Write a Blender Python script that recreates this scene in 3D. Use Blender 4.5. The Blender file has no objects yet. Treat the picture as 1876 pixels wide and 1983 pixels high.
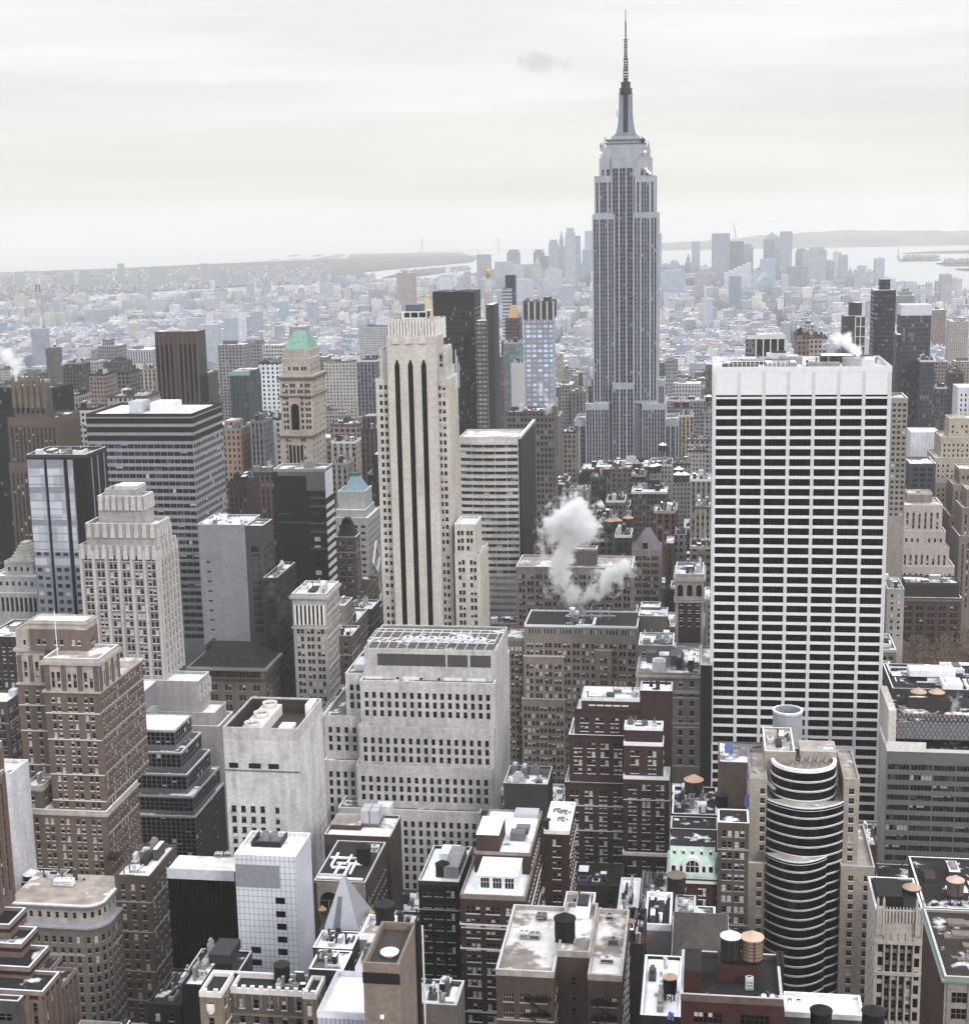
import bpy, math, random
from mathutils import Vector
from math import radians, sin, cos, tan, pi
# ------------------------------------------------------------------ camera
sc = bpy.context.scene
COL = sc.collection
F = 2900.0; CX = 938.0; CY = 991.5
CAM = Vector((0.0, 0.0, 262.0))
AZ = radians(8.5); PT = radians(11.0); RO = 0.0205
fw = Vector((-sin(AZ)*cos(PT), cos(AZ)*cos(PT), -sin(PT)))
r0 = Vector((cos(AZ), sin(AZ), 0)); u0 = r0.cross(fw)
rt = r0*cos(RO) - u0*sin(RO); up = u0*cos(RO) + r0*sin(RO)
cd = bpy.data.cameras.new('camera'); cam = bpy.data.objects.new('camera', cd); COL.objects.link(cam)
from mathutils import Matrix
M = Matrix((rt, up, -fw)).transposed().to_4x4(); M.translation = CAM
cam.matrix_world = M
cd.sensor_fit = 'HORIZONTAL'; cd.sensor_width = 36.0; cd.lens = 36.0*F/1876.0
cd.clip_start = 1.0; cd.clip_end = 90000.0
sc.camera = cam
# ------------------------------------------------------------------ light
SUN_EL = radians(28); SUN_ROT = radians(141.5)
sc.view_settings.view_transform = 'Standard'; sc.view_settings.look = 'None'
sc.view_settings.exposure = 0.22; sc.view_settings.gamma = 1.0
sc.view_settings.use_curve_mapping = False
w = bpy.data.worlds.new("World"); sc.world = w; w.use_nodes = True
N = w.node_tree.nodes; L = w.node_tree.links; N.clear()
def nd(t, **k):
    n = N.new(t)
    for a, b in k.items(): setattr(n, a, b)
    return n
out = nd('ShaderNodeOutputWorld'); bg = nd('ShaderNodeBackground'); L.new(bg.outputs[0], out.inputs[0])
sky = nd('ShaderNodeTexSky', sky_type='NISHITA', sun_disc=False); sky.sun_elevation = SUN_EL; sky.sun_rotation = radians(141.5)
sky.air_density = 1.2; sky.dust_density = 3.0
tc = nd('ShaderNodeTexCoord'); sep = nd('ShaderNodeSeparateXYZ'); L.new(tc.outputs['Generated'], sep.inputs[0])
ramp = nd('ShaderNodeValToRGB'); L.new(sep.outputs[2], ramp.inputs[0])   # overcast layer, brighter towards the zenith
cr = ramp.color_ramp
cr.elements[0].position = 0.0; cr.elements[0].color = (0.74, 0.70, 0.62, 1)
cr.elements[1].position = 1.0; cr.elements[1].color = (1.65, 1.68, 1.75, 1)
for p_, c_ in ((0.022, (0.75, 0.725, 0.67, 1)), (0.07, (0.735, 0.73, 0.725, 1)), (0.15, (0.81, 0.812, 0.83, 1)), (0.3, (1.1, 1.12, 1.17, 1)), (0.6, (1.6, 1.63, 1.7, 1))):
    e = cr.elements.new(p_); e.color = c_
mp = nd('ShaderNodeMapping'); mp.inputs['Scale'].default_value = (1.4, 1.4, 16); mp.inputs['Rotation'].default_value = (0.03, 0.02, 0)
L.new(tc.outputs['Generated'], mp.inputs[0])
nz = nd('ShaderNodeTexNoise'); nz.inputs['Scale'].default_value = 2.2; nz.inputs['Detail'].default_value = 6; nz.inputs['Roughness'].default_value = 0.55
L.new(mp.outputs[0], nz.inputs['Vector'])
mr = nd('ShaderNodeMapRange'); mr.inputs[1].default_value = 0.3; mr.inputs[2].default_value = 0.7; mr.inputs[3].default_value = 0.88; mr.inputs[4].default_value = 1.07
L.new(nz.outputs[0], mr.inputs[0])
mul = nd('ShaderNodeVectorMath', operation='SCALE'); L.new(ramp.outputs[0], mul.inputs[0]); L.new(mr.outputs[0], mul.inputs['Scale'])
# the small grey cloud floating beside the tall spire
def ray(px, py): return fw + rt*((px-CX)/F) + up*((CY-py)/F)
cdir = ray(1052, 122).normalized()
sub = nd('ShaderNodeVectorMath', operation='SUBTRACT'); L.new(tc.outputs['Generated'], sub.inputs[0]); sub.inputs[1].default_value = cdir
n2 = nd('ShaderNodeTexNoise'); n2.inputs['Scale'].default_value = 60; n2.inputs['Detail'].default_value = 7; L.new(tc.outputs['Generated'], n2.inputs['Vector'])
mp2 = nd('ShaderNodeVectorMath', operation='MULTIPLY'); mp2.inputs[1].default_value = (1, 1, 2.3); L.new(sub.outputs[0], mp2.inputs[0])
ln = nd('ShaderNodeVectorMath', operation='LENGTH'); L.new(mp2.outputs[0], ln.inputs[0])
ma = nd('ShaderNodeMath', operation='MULTIPLY_ADD'); L.new(n2.outputs[0], ma.inputs[0]); ma.inputs[1].default_value = 0.045; L.new(ln.outputs['Value'], ma.inputs[2])
mr2 = nd('ShaderNodeMapRange', interpolation_type='SMOOTHSTEP'); mr2.inputs[1].default_value = 0.026; mr2.inputs[2].default_value = 0.043; mr2.inputs[3].default_value = 0.80; mr2.inputs[4].default_value = 1.0
L.new(ma.outputs[0], mr2.inputs[0])
mul2 = nd('ShaderNodeVectorMath', operation='SCALE'); L.new(mul.outputs[0], mul2.inputs[0]); L.new(mr2.outputs[0], mul2.inputs['Scale'])
sk = nd('ShaderNodeVectorMath', operation='SCALE'); L.new(sky.outputs[0], sk.inputs[0]); sk.inputs['Scale'].default_value = 0.012
ad = nd('ShaderNodeVectorMath', operation='ADD'); L.new(mul2.outputs[0], ad.inputs[0]); L.new(sk.outputs[0], ad.inputs[1])
L.new(ad.outputs[0], bg.inputs[0]); bg.inputs[1].default_value = 1.0
sl = bpy.data.lights.new('sun', 'SUN'); sl.energy = 1.5; sl.angle = radians(16); sl.color = (1.0, 0.96, 0.92)
so = bpy.data.objects.new('sun', sl); COL.objects.link(so); so.location = (300, 300, 900)
sdir = Vector((cos(SUN_EL)*0.62, -0.78*cos(SUN_EL), sin(SUN_EL))).normalized()    # towards the sun
so.rotation_euler = sdir.to_track_quat('Z', 'Y').to_euler()
cy = sc.cycles
cy.max_bounces = 9; cy.diffuse_bounces = 1; cy.glossy_bounces = 2; cy.transmission_bounces = 2; cy.volume_bounces = 8; cy.transparent_max_bounces = 4
cy.use_denoising = True; cy.caustics_reflective = False; cy.caustics_refractive = False
cy.volume_max_steps = 128; cy.volume_step_rate = 1.0
# ------------------------------------------------------------------ geometry of the view
def proj(X, Y, Z):
    d = Vector((X, Y, Z)) - CAM; t = d.dot(fw)
    if t < 1: return None
    return CX + F*d.dot(rt)/t, CY - F*d.dot(up)/t, t
def at(px, py, Y):
    r = ray(px, py); t = Y/r.y
    return r.x*t, 262 + r.z*t
def atz(px, py, Z=0.0):
    r = ray(px, py); t = (Z-262)/r.z
    return r.x*t, r.y*t
def xat(px, Y, Z):
    k = (px-CX)/F; q = rt - fw*k
    return -(Y*q.y + (Z-262)*q.z)/q.x
def yat(px, X, Z):
    k = (px-CX)/F; q = rt - fw*k
    return -(X*q.x + (Z-262)*q.z)/q.y
RN = random.Random(11)
# ------------------------------------------------------------------ materials
def lin(h):
    h = h.lstrip('#'); o = []
    for i in (0, 2, 4):
        v = int(h[i:i+2], 16)/255
        o.append(v/12.92 if v <= 0.04045 else ((v+0.055)/1.055)**2.4)
    g_ = sum(o)/3; o = [g_+(x-g_)*0.72 for x in o]
    k_ = min(1.12, (max(g_, .004)/0.42)**0.31)      # deeper darks: contrast curve applied to every palette colour
    return [o[0]*k_, o[1]*.992*k_, o[2]*1.008*k_]
MC = {}
def newmat(name):
    m = bpy.data.materials.new(name); m.use_nodes = True
    nt = m.node_tree; b = nt.nodes['Principled BSDF']
    return m, nt, nt.nodes, nt.links, b
def geo(nt): return nt.nodes.new('ShaderNodeNewGeometry').outputs['Position']
def noise(nt, vec, scale, detail=3, sx=(1, 1, 1)):
    mp = nt.nodes.new('ShaderNodeMapping'); mp.inputs['Scale'].default_value = sx
    nt.links.new(vec, mp.inputs[0])
    n = nt.nodes.new('ShaderNodeTexNoise'); n.inputs['Scale'].default_value = scale; n.inputs['Detail'].default_value = detail
    nt.links.new(mp.outputs[0], n.inputs['Vector']); return n.outputs[0]
def mrange(nt, v, a, b, c, d):
    n = nt.nodes.new('ShaderNodeMapRange'); nt.links.new(v, n.inputs[0])
    for i, x in enumerate((a, b, c, d)): n.inputs[i+1].default_value = x
    return n.outputs[0]
def math_(nt, op, a, b=None):
    n = nt.nodes.new('ShaderNodeMath'); n.operation = op
    for i, v in enumerate((a, b)):
        if v is None: continue
        if isinstance(v, (int, float)): n.inputs[i].default_value = v
        else: nt.links.new(v, n.inputs[i])
    return n.outputs[0]
def scalecol(nt, colr, fac):
    n = nt.nodes.new('ShaderNodeVectorMath'); n.operation = 'SCALE'
    if isinstance(colr, (list, tuple)): n.inputs[0].default_value = colr[:3]
    else: nt.links.new(colr, n.inputs[0])
    if isinstance(fac, (int, float)): n.inputs['Scale'].default_value = fac
    else: nt.links.new(fac, n.inputs['Scale'])
    return n.outputs[0]
def mixc(nt, f, a, b):
    n = nt.nodes.new('ShaderNodeMix'); n.data_type = 'RGBA'
    if isinstance(f, (int, float)): n.inputs[0].default_value = f
    else: nt.links.new(f, n.inputs[0])
    for i, v in ((6, a), (7, b)):
        if isinstance(v, (list, tuple)): n.inputs[i].default_value = (*v[:3], 1)
        else: nt.links.new(v, n.inputs[i])
    return n.outputs[2]
def wall(hx, var=0.22, grime=0.5, rough=0.85, grain=1.0):
    """masonry: large tone changes, vertical rain streaks, fine grain"""
    k = ('wall', hx, var, grime, rough, grain)
    if k in MC: return MC[k]
    m, nt, n, l, b = newmat('masonry_' + hx)
    p = geo(nt); c = lin(hx)
    a1 = mrange(nt, noise(nt, p, 0.05, 4), 0.3, 0.7, 1-var, 1+var*0.6)
    a2 = mrange(nt, noise(nt, p, 0.5, 4, (1, 1, 0.07)), 0.35, 0.75, 1.06, 1-grime*0.35)
    a3 = mrange(nt, noise(nt, p, 1.3*grain, 2, (1, 1, 1.6)), 0.3, 0.7, 0.9, 1.1)
    sv = nt.nodes.new('ShaderNodeVectorMath'); sv.operation = 'SNAP'; sv.inputs[1].default_value = (1.4, 1.4, 0.7)
    av_ = nt.nodes.new('ShaderNodeVectorMath'); av_.operation = 'ADD'; av_.inputs[1].default_value = (.113, .217, .05); l.new(p, av_.inputs[0]); l.new(av_.outputs[0], sv.inputs[0])
    wn = nt.nodes.new('ShaderNodeTexWhiteNoise'); l.new(sv.outputs[0], wn.inputs['Vector']); a4 = mrange(nt, wn.outputs['Value'], 0, 1, .90, 1.09)   # single stones and patched brick
    a5 = mrange(nt, noise(nt, p, 0.22, 6, (1, 1, .45)), .52, .75, 1.0, 1-grime*.45)                                                               # soot
    f = math_(nt, 'MULTIPLY', math_(nt, 'MULTIPLY', math_(nt, 'MULTIPLY', a1, a2), math_(nt, 'MULTIPLY', a3, a4)), a5)
    l.new(scalecol(nt, c, f), b.inputs['Base Color'])
    b.inputs['Roughness'].default_value = rough; b.inputs['Specular IOR Level'].default_value = 0.2
    MC[k] = m; return m
def plain(hx, rough=0.7, metal=0.0, var=0.12):
    k = ('plain', hx, rough, metal, var)
    if k in MC: return MC[k]
    m, nt, n, l, b = newmat('surface_' + hx)
    f = mrange(nt, noise(nt, geo(nt), 0.6, 3), 0.3, 0.7, 1-var, 1+var)
    l.new(scalecol(nt, lin(hx), f), b.inputs['Base Color'])
    b.inputs['Roughness'].default_value = rough; b.inputs['Metallic'].default_value = metal
    b.inputs['Specular IOR Level'].default_value = 0.3
    MC[k] = m; return m
def roofm(hx, snow=0.4, snowcol='e8eaee'):
    """flat roof: felt or gravel with thin wind-blown snow and dirty pools"""
    k = ('roof', hx, snow, snowcol)
    if k in MC: return MC[k]
    m, nt, n, l, b = newmat('roofing_' + hx)
    p = geo(nt)
    n1 = noise(nt, p, 0.09, 6); n2 = noise(nt, p, 0.9, 3)
    t = 0.72 - snow*0.44
    s = mrange(nt, math_(nt, 'ADD', n1, math_(nt, 'MULTIPLY', math_(nt, 'SUBTRACT', noise(nt, p, 0.45, 6), .5), .45)), t-0.05, t+0.06, 0, 1)
    base = scalecol(nt, lin(hx), mrange(nt, noise(nt, p, 0.25, 5), 0.3, 0.7, 0.7, 1.25))
    sn = scalecol(nt, lin(snowcol), mrange(nt, noise(nt, p, 0.3, 6), 0.3, 0.7, 0.72, 0.98))
    l.new(mixc(nt, s, base, sn), b.inputs['Base Color'])
    b.inputs['Roughness'].default_value = 0.9; b.inputs['Specular IOR Level'].default_value = 0.15
    MC[k] = m; return m
def glass(hx='14161b', rough=0.12, var=0.6, spec=0.3, cell=1.6):
    k = ('glass', hx, rough, var, spec, cell)
    if k in MC: return MC[k]
    m, nt, n, l, b = newmat('window_glass_' + hx)
    v = nt.nodes.new('ShaderNodeVectorMath'); v.operation = 'SNAP'; v.inputs[1].default_value = (cell, cell, cell*2)
    ofs = nt.nodes.new('ShaderNodeVectorMath'); ofs.operation = 'ADD'; ofs.inputs[1].default_value = (0.137, 0.211, 0.317)
    l.new(geo(nt), ofs.inputs[0]); l.new(ofs.outputs[0], v.inputs[0])
    wn = nt.nodes.new('ShaderNodeTexWhiteNoise'); l.new(v.outputs[0], wn.inputs['Vector'])
    f = mrange(nt, wn.outputs['Value'], 0, 1, 1-var, 1+var*1.3)
    f = math_(nt, 'ADD', f, math_(nt, 'MULTIPLY', math_(nt, 'GREATER_THAN', wn.outputs['Value'], .9), 3.0 if var > .35 else 0.0))   # a few paler panes: sky reflection painted into the colour
    l.new(scalecol(nt, lin(hx), f), b.inputs['Base Color'])
    b.inputs['Roughness'].default_value = rough; b.inputs['Specular IOR Level'].default_value = spec
    MC[k] = m; return m
def grid(hx, fh=3.5, pw=3.0, gh=0.5, gw=0.5, gl='24262c', blind=0.2, strip=0):
    """masonry of a far building with its window grid as surface pattern"""
    k = ('grid', hx, fh, pw, gh, gw, gl, blind, strip)
    if k in MC: return MC[k]
    m, nt, n, l, b = newmat('far_facade_' + hx)
    g = nt.nodes.new('ShaderNodeNewGeometry'); p = g.outputs['Position']
    s = nt.nodes.new('ShaderNodeSeparateXYZ'); l.new(p, s.inputs[0])
    sn = nt.nodes.new('ShaderNodeSeparateXYZ'); l.new(g.outputs['True Normal'], sn.inputs[0])
    ax = math_(nt, 'GREATER_THAN', math_(nt, 'ABSOLUTE', sn.outputs[0]), 0.7)
    u = math_(nt, 'ADD', math_(nt, 'MULTIPLY', s.outputs[1], ax), math_(nt, 'MULTIPLY', s.outputs[0], math_(nt, 'SUBTRACT', 1.0, ax)))
    uu = math_(nt, 'DIVIDE', math_(nt, 'ADD', u, 50000.0), pw); vv = math_(nt, 'DIVIDE', math_(nt, 'ADD', s.outputs[2], 100*fh), fh)
    fu = math_(nt, 'FRACT', uu); fv = math_(nt, 'FRACT', vv)
    inu = math_(nt, 'LESS_THAN', math_(nt, 'ABSOLUTE', math_(nt, 'SUBTRACT', fu, 0.5)), gw/2)
    inv = math_(nt, 'LESS_THAN', math_(nt, 'ABSOLUTE', math_(nt, 'SUBTRACT', fv, 0.5)), gh/2)
    side = math_(nt, 'LESS_THAN', math_(nt, 'ABSOLUTE', sn.outputs[2]), 0.3)
    win = math_(nt, 'MULTIPLY', math_(nt, 'MULTIPLY', inu, inv), side)
    cv = nt.nodes.new('ShaderNodeCombineXYZ')
    l.new(math_(nt, 'FLOOR', uu), cv.inputs[0]); l.new(math_(nt, 'FLOOR', vv), cv.inputs[1]); l.new(ax, cv.inputs[2])
    wn = nt.nodes.new('ShaderNodeTexWhiteNoise'); l.new(cv.outputs[0], wn.inputs['Vector'])
    gc = scalecol(nt, lin(gl), mrange(nt, wn.outputs['Value'], 0, 1, 0.5, 1.6))
    bl = math_(nt, 'LESS_THAN', wn.outputs['Value'], blind)
    gc = mixc(nt, math_(nt, 'MULTIPLY', bl, 0.35), gc, lin('a8a8a8'))
    a1 = mrange(nt, noise(nt, p, 0.05, 4), 0.3, 0.7, 0.82, 1.12)
    a2 = mrange(nt, noise(nt, p, 0.5, 3, (1, 1, 0.1)), 0.35, 0.75, 1.05, 0.85)
    base = scalecol(nt, lin(hx), math_(nt, 'MULTIPLY', a1, a2))
    if strip: base = mixc(nt, math_(nt, 'MULTIPLY', inu, 0.6), base, lin(gl))
    l.new(mixc(nt, win, base, gc), b.inputs['Base Color'])
    l.new(mrange(nt, win, 0, 1, 0.85, 0.25), b.inputs['Roughness']); b.inputs['Specular IOR Level'].default_value = 0.3
    MC[k] = m; return m
# ------------------------------------------------------------------ mesh building
class MB:
    def __init__(s): s.v = []; s.f = []; s.m = []; s.mats = []
    def mi(s, mat):
        if mat not in s.mats: s.mats.append(mat)
        return s.mats.index(mat)
    def poly(s, pts, mat):
        i = len(s.v); s.v.extend(pts); s.f.append(tuple(range(i, i+len(pts)))); s.m.append(s.mi(mat))
    def box(s, x0, x1, y0, y1, z0, z1, mat, top=None, bottom=False):
        A = (x0, y0, z0); B = (x1, y0, z0); C = (x1, y1, z0); D = (x0, y1, z0)
        E = (x0, y0, z1); G = (x1, y0, z1); H = (x1, y1, z1); I = (x0, y1, z1)
        s.poly([A, B, G, E], mat); s.poly([B, C, H, G], mat); s.poly([C, D, I, H], mat); s.poly([D, A, E, I], mat)
        s.poly([E, G, H, I], top or mat)
        if bottom: s.poly([D, C, B, A], mat)
    def prism(s, pts, z0, z1, mat, top=None):
        n = len(pts)
        for i in range(n):
            a = pts[i]; b = pts[(i+1) % n]
            s.poly([(a[0], a[1], z0), (b[0], b[1], z0), (b[0], b[1], z1), (a[0], a[1], z1)], mat)
        s.poly([(p[0], p[1], z1) for p in pts], top or mat)
    def frus(s, b0, b1, z0, z1, mat, top=None):
        """frustum between rectangles b=(x0,x1,y0,y1)"""
        P = lambda b, z: [(b[0], b[2], z), (b[1], b[2], z), (b[1], b[3], z), (b[0], b[3], z)]
        a = P(b0, z0); c = P(b1, z1)
        for i in range(4):
            j = (i+1) % 4; s.poly([a[i], a[j], c[j], c[i]], mat)
        s.poly(c, top or mat)
    def lathe(s, cx, cy, prof, mat, n=16, cap=True):
        """prof: list of (r, z) from bottom to top"""
        for k in range(len(prof)-1):
            (ra, za), (rb, zb) = prof[k], prof[k+1]
            for i in range(n):
                t0 = 2*pi*i/n; t1 = 2*pi*(i+1)/n
                p = [(cx+ra*cos(t0), cy+ra*sin(t0), za), (cx+ra*cos(t1), cy+ra*sin(t1), za)]
                if rb > 1e-4: p += [(cx+rb*cos(t1), cy+rb*sin(t1), zb), (cx+rb*cos(t0), cy+rb*sin(t0), zb)]
                else: p += [(cx, cy, zb)]
                s.poly(p, mat)
        r, z = prof[-1]
        if cap and r > 1e-4: s.poly([(cx+r*cos(2*pi*i/n), cy+r*sin(2*pi*i/n), z) for i in range(n)], mat)
    def bar(s, a, b, r, mat):
        a = Vector(a); b = Vector(b); d = (b-a)
        if d.length < 1e-6: return
        d.normalize(); q = d.orthogonal().normalized(); w_ = d.cross(q)
        c = [q*r, w_*r, -q*r, -w_*r]
        for i in range(4):
            j = (i+1) % 4; s.poly([tuple(a+c[i]), tuple(a+c[j]), tuple(b+c[j]), tuple(b+c[i])], mat)
        s.poly([tuple(b+x) for x in c], mat); s.poly([tuple(a+x) for x in reversed(c)], mat)
    def mesh(s, name, org=(0, 0, 0)):
        me = bpy.data.meshes.new(name); ox, oy, oz = org
        me.from_pydata([(x-ox, y-oy, z-oz) for x, y, z in s.v], [], s.f)
        for m in s.mats: me.materials.append(m)
        me.polygons.foreach_set('material_index', s.m); me.update(); return me
    def build(s, name, parent=None, org=None):
        if not s.f: return None
        if org is None: org = parent['_org'] if parent is not None and '_org' in parent else (0, 0, 0)
        o = bpy.data.objects.new(name, s.mesh(name, org)); COL.objects.link(o)
        if parent is not None: o.parent = parent
        else: o.location = org
        return o
def tag(o, label=None, cat=None, group=None, kind=None):
    if label: o['label'] = label
    if cat: o['category'] = cat
    if group: o['group'] = group
    if kind: o['kind'] = kind
    return o
ORG = {}
def empty(name, loc):
    o = bpy.data.objects.new(name, None); COL.objects.link(o); o.location = loc; o.empty_display_size = 5
    o['_org'] = [float(x) for x in loc]; return o
# ------------------------------------------------------------------ windows
class St:
    def __init__(s, fh=3.5, p=3.0, ww=1.2, wh=1.8, grp=1, gap=0.35, mt=1.2, edge=1.0, rec=0.2, strip=None, blind=0.3,
                 gl=None, fr=None, sill=None, mul=0, tra=1, cols=None, pier=None, spand=None, first=0, mb=0.6, pm=None, bcol='b5b4b2', hood=0):
        s.__dict__.update(locals()); del s.__dict__['s']
        s.gl = gl or glass(); s.fr = fr or plain('6f6d6b')
        s.id = id(s)
    def but(s, **k):
        d = {a: b for a, b in s.__dict__.items() if a != 'id'}; d.update(k); return St(**d)
WT = {}
def wtemplate(st, w_, h_, var):
    k = (st.id, round(w_, 2), round(h_, 2), var)
    if k in WT: return WT[k]
    m = MB(); x = w_/2; bm = plain(st.bcol, 0.9)
    m.poly([(-x, 0, 0), (x, 0, 0), (x, 0, h_), (-x, 0, h_)], st.gl)
    n = st.mul+1; t = 0.05 if w_ < 2.5 else 0.07
    if var:
        for i in range(n):
            if n > 1 and (hash((i, var, round(w_, 2))) % 3 == 0): continue
            a = -x + w_*i/n + t; b = -x + w_*(i+1)/n - t
            dz = h_*((0.45, 0.97, 0.25)[var-1])
            m.poly([(a, -0.03, h_-dz), (b, -0.03, h_-dz), (b, -0.03, h_), (a, -0.03, h_)], bm)
    for i in range(1, n):
        a = -x + w_*i/n; m.box(a-t, a+t, -0.09, 0, 0, h_, st.fr)
    for j in range(1, st.tra+1):
        z = h_*j/(st.tra+1); m.box(-x, x, -0.08, 0, z-t, z+t, st.fr)
    m.box(-x, -x+t*1.4, -0.07, 0, 0, h_, st.fr); m.box(x-t*1.4, x, -0.07, 0, 0, h_, st.fr)
    if st.sill: m.box(-x-0.1, x+0.1, -st.rec-0.15, 0.0, -0.22, 0.0, st.sill)
    if st.hood: m.box(-x-0.12, x+0.12, -st.rec-0.1, -st.rec+0.02, h_+0.01, h_+0.3, st.sill or st.fr)
    WT[k] = (m, {}); return WT[k]
NWIN = [0, 0]
def put_windows(B, wl, cap=100):
    """the largest in view become parts of their own, the rest one part"""
    if not wl: return
    ox, oy, oz = B['_org']
    def key(w_):
        q = proj(*w_[0]); return q[2] if q else 1e9
    seen = []
    for w_ in wl:
        q = proj(*w_[0])
        if q and -20 < q[0] < 1896 and -20 < q[1] < 1990: seen.append(w_)
    seen.sort(key=key)
    one, rest = seen[:cap], seen[cap:]
    for pos, ang, ww, wh, st, var in one:
        m, c = wtemplate(st, ww, wh, var)
        if 'me' not in c: c['me'] = m.mesh('window')
        o = bpy.data.objects.new('window', c['me']); o.parent = B
        o.location = (pos[0]-ox, pos[1]-oy, pos[2]-oz); o.rotation_euler = (0, 0, ang); COL.objects.link(o)
    NWIN[0] += len(one); NWIN[1] += len(rest)
    if rest:
        big = MB()
        for pos, ang, ww, wh, st, var in rest:
            m, c = wtemplate(st, ww, wh, var); ca, sa = cos(ang), sin(ang); i0 = len(big.v)
            big.v.extend([(pos[0]+ca*x-sa*y, pos[1]+sa*x+ca*y, pos[2]+z) for x, y, z in m.v])
            mm = [big.mi(q) for q in m.mats]
            big.f.extend([tuple(i+i0 for i in f) for f in m.f]); big.m.extend([mm[i] for i in m.m])
        o = big.build('windows', B); o['kind'] = 'stuff'
def face(W, wl, O, ang, Wd, z0, z1, st, wm, sm, zv=-1e9, tm=None):
    """one wall plane with real recessed window openings; O = lower corner at its own left, seen from outside"""
    U = (cos(ang), sin(ang)); Nn = (sin(ang), -cos(ang))
    def P(u, d, z): return (O[0]+U[0]*u-Nn[0]*d, O[1]+U[1]*u-Nn[1]*d, z)
    def q(u0_, u1_, za, zb, d, mat): W.poly([P(u0_, d, za), P(u1_, d, za), P(u1_, d, zb), P(u0_, d, zb)], mat)
    if st is None: q(0, Wd, z0, z1, 0, wm); return
    cols = []
    if st.cols: cols = [(c*Wd-w_/2, c*Wd+w_/2) for c, w_ in st.cols]
    else:
        n = max(1, int(round((Wd-2*st.edge)/st.p))); pp = (Wd-2*st.edge)/n
        if pp*1.0 < st.ww*st.grp+st.gap*(st.grp-1)+0.15: n = max(1, n-1); pp = (Wd-2*st.edge)/n
        tot = st.ww*st.grp+st.gap*(st.grp-1)
        if tot > pp-0.1: k_ = (pp-0.2)/tot
        else: k_ = 1.0
        for i in range(n):
            c = st.edge+pp*(i+0.5)-tot*k_/2
            for g in range(st.grp):
                a = c+g*(st.ww+st.gap)*k_; cols.append((a, a+st.ww*k_))
    cols = [c for c in cols if c[0] > 0.05 and c[1] < Wd-0.05]
    rows = []; v1 = z1-st.mt
    while v1-st.wh > z0+st.mb and v1-st.wh > zv and len(rows) < 120:
        rows.append((v1-st.wh, v1)); v1 -= st.fh
    if not rows or not cols: q(0, Wd, z0, z1, 0, wm); return
    rows.reverse(); r = st.rec; rv = tm or wm
    if st.strip:
        za, zb = rows[0][0]-0.4, rows[-1][1]+0.2
        q(0, Wd, z0, za, 0, wm); q(0, Wd, zb, z1, 0, wm)
        u = 0
        for a, b in cols:
            q(u, a, za, zb, 0, wm); u = b
            W.poly([P(a, 0, za), P(a, r, za), P(a, r, zb), P(a, 0, zb)], rv); W.poly([P(b, r, za), P(b, 0, za), P(b, 0, zb), P(b, r, zb)], rv)
            W.poly([P(a, 0, za), P(b, 0, za), P(b, r, za), P(a, r, za)], rv); W.poly([P(a, r, zb), P(b, r, zb), P(b, 0, zb), P(a, 0, zb)], rv)
            z = za
            for c, d in rows:
                if c > z: q(a, b, z, c, r*0.8, st.strip)
                z = d
            if zb > z: q(a, b, z, zb, r*0.8, st.strip)
        q(u, Wd, za, zb, 0, wm)
    else:
        z = z0
        for c, d in rows:
            q(0, Wd, z, c, 0, wm); u = 0
            for a, b in cols:
                q(u, a, c, d, 0, st.pm or wm); u = b
                W.poly([P(a, 0, c), P(a, r, c), P(a, r, d), P(a, 0, d)], rv); W.poly([P(b, r, c), P(b, 0, c), P(b, 0, d), P(b, r, d)], rv)
                W.poly([P(a, 0, c), P(b, 0, c), P(b, r, c), P(a, r, c)], rv); W.poly([P(a, r, d), P(b, r, d), P(b, 0, d), P(a, 0, d)], rv)
            q(u, Wd, c, d, 0, st.pm or wm); z = d
        q(0, Wd, z, z1, 0, wm)
    for c, d in rows:
        for a, b in cols:
            x = RN.random(); var = 0
            if x < st.blind: var = 1 + int(x/st.blind*2.99)
            wl.append((P((a+b)/2, r, c), ang, b-a, d-c, st, var))
    if st.pier:
        w_, dp = st.pier; n = max(1, int(round((Wd-2*st.edge)/st.p))); pp = (Wd-2*st.edge)/n
        for i in range(n+1):
            c = min(max(st.edge+pp*i, w_/2+0.02), Wd-w_/2-0.02)
            za, zb = max(z0, rows[0][0]-2), min(z1-0.05, rows[-1][1]+2.4)
            pa, pb = c-w_/2, c+w_/2
            q(pa, pb, za, zb, -dp, sm)
            W.poly([P(pa, 0, za), P(pa, -dp, za), P(pa, -dp, zb), P(pa, 0, zb)][::-1], sm); W.poly([P(pb, -dp, za), P(pb, 0, za), P(pb, 0, zb), P(pb, -dp, zb)][::-1], sm)
            W.poly([P(pa, -dp, zb), P(pb, -dp, zb), P(pb, 0, zb), P(pa, 0, zb)], sm)
    if st.sill and not st.strip and not st.spand and not st.pier and len(rows) > 7 and Wd > 7:      # string courses
        for k_, (c, d) in enumerate(reversed(rows)):
            if k_ % 7 in (1, 4) and k_ < 30 and (k_ % 7 == 1 or len(rows) % 2):
                za = c-.75; q(.02, Wd-.02, za, za+.3, -.16, st.sill); W.poly([P(.02, -.16, za+.3), P(Wd-.02, -.16, za+.3), P(Wd-.02, 0, za+.3), P(.02, 0, za+.3)], st.sill)
    if st.spand:
        h_, dp = st.spand
        for c, d in rows:
            za, zb = c-h_-0.03, c-0.03
            q(0.03, Wd-0.03, za, zb, -dp, sm); W.poly([P(0.03, -dp, zb), P(Wd-0.03, -dp, zb), P(Wd-0.03, 0, zb), P(0.03, 0, zb)], sm)
            W.poly([P(0.03, 0, za), P(Wd-0.03, 0, za), P(Wd-0.03, -dp, za), P(0.03, -dp, za)], sm)
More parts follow.
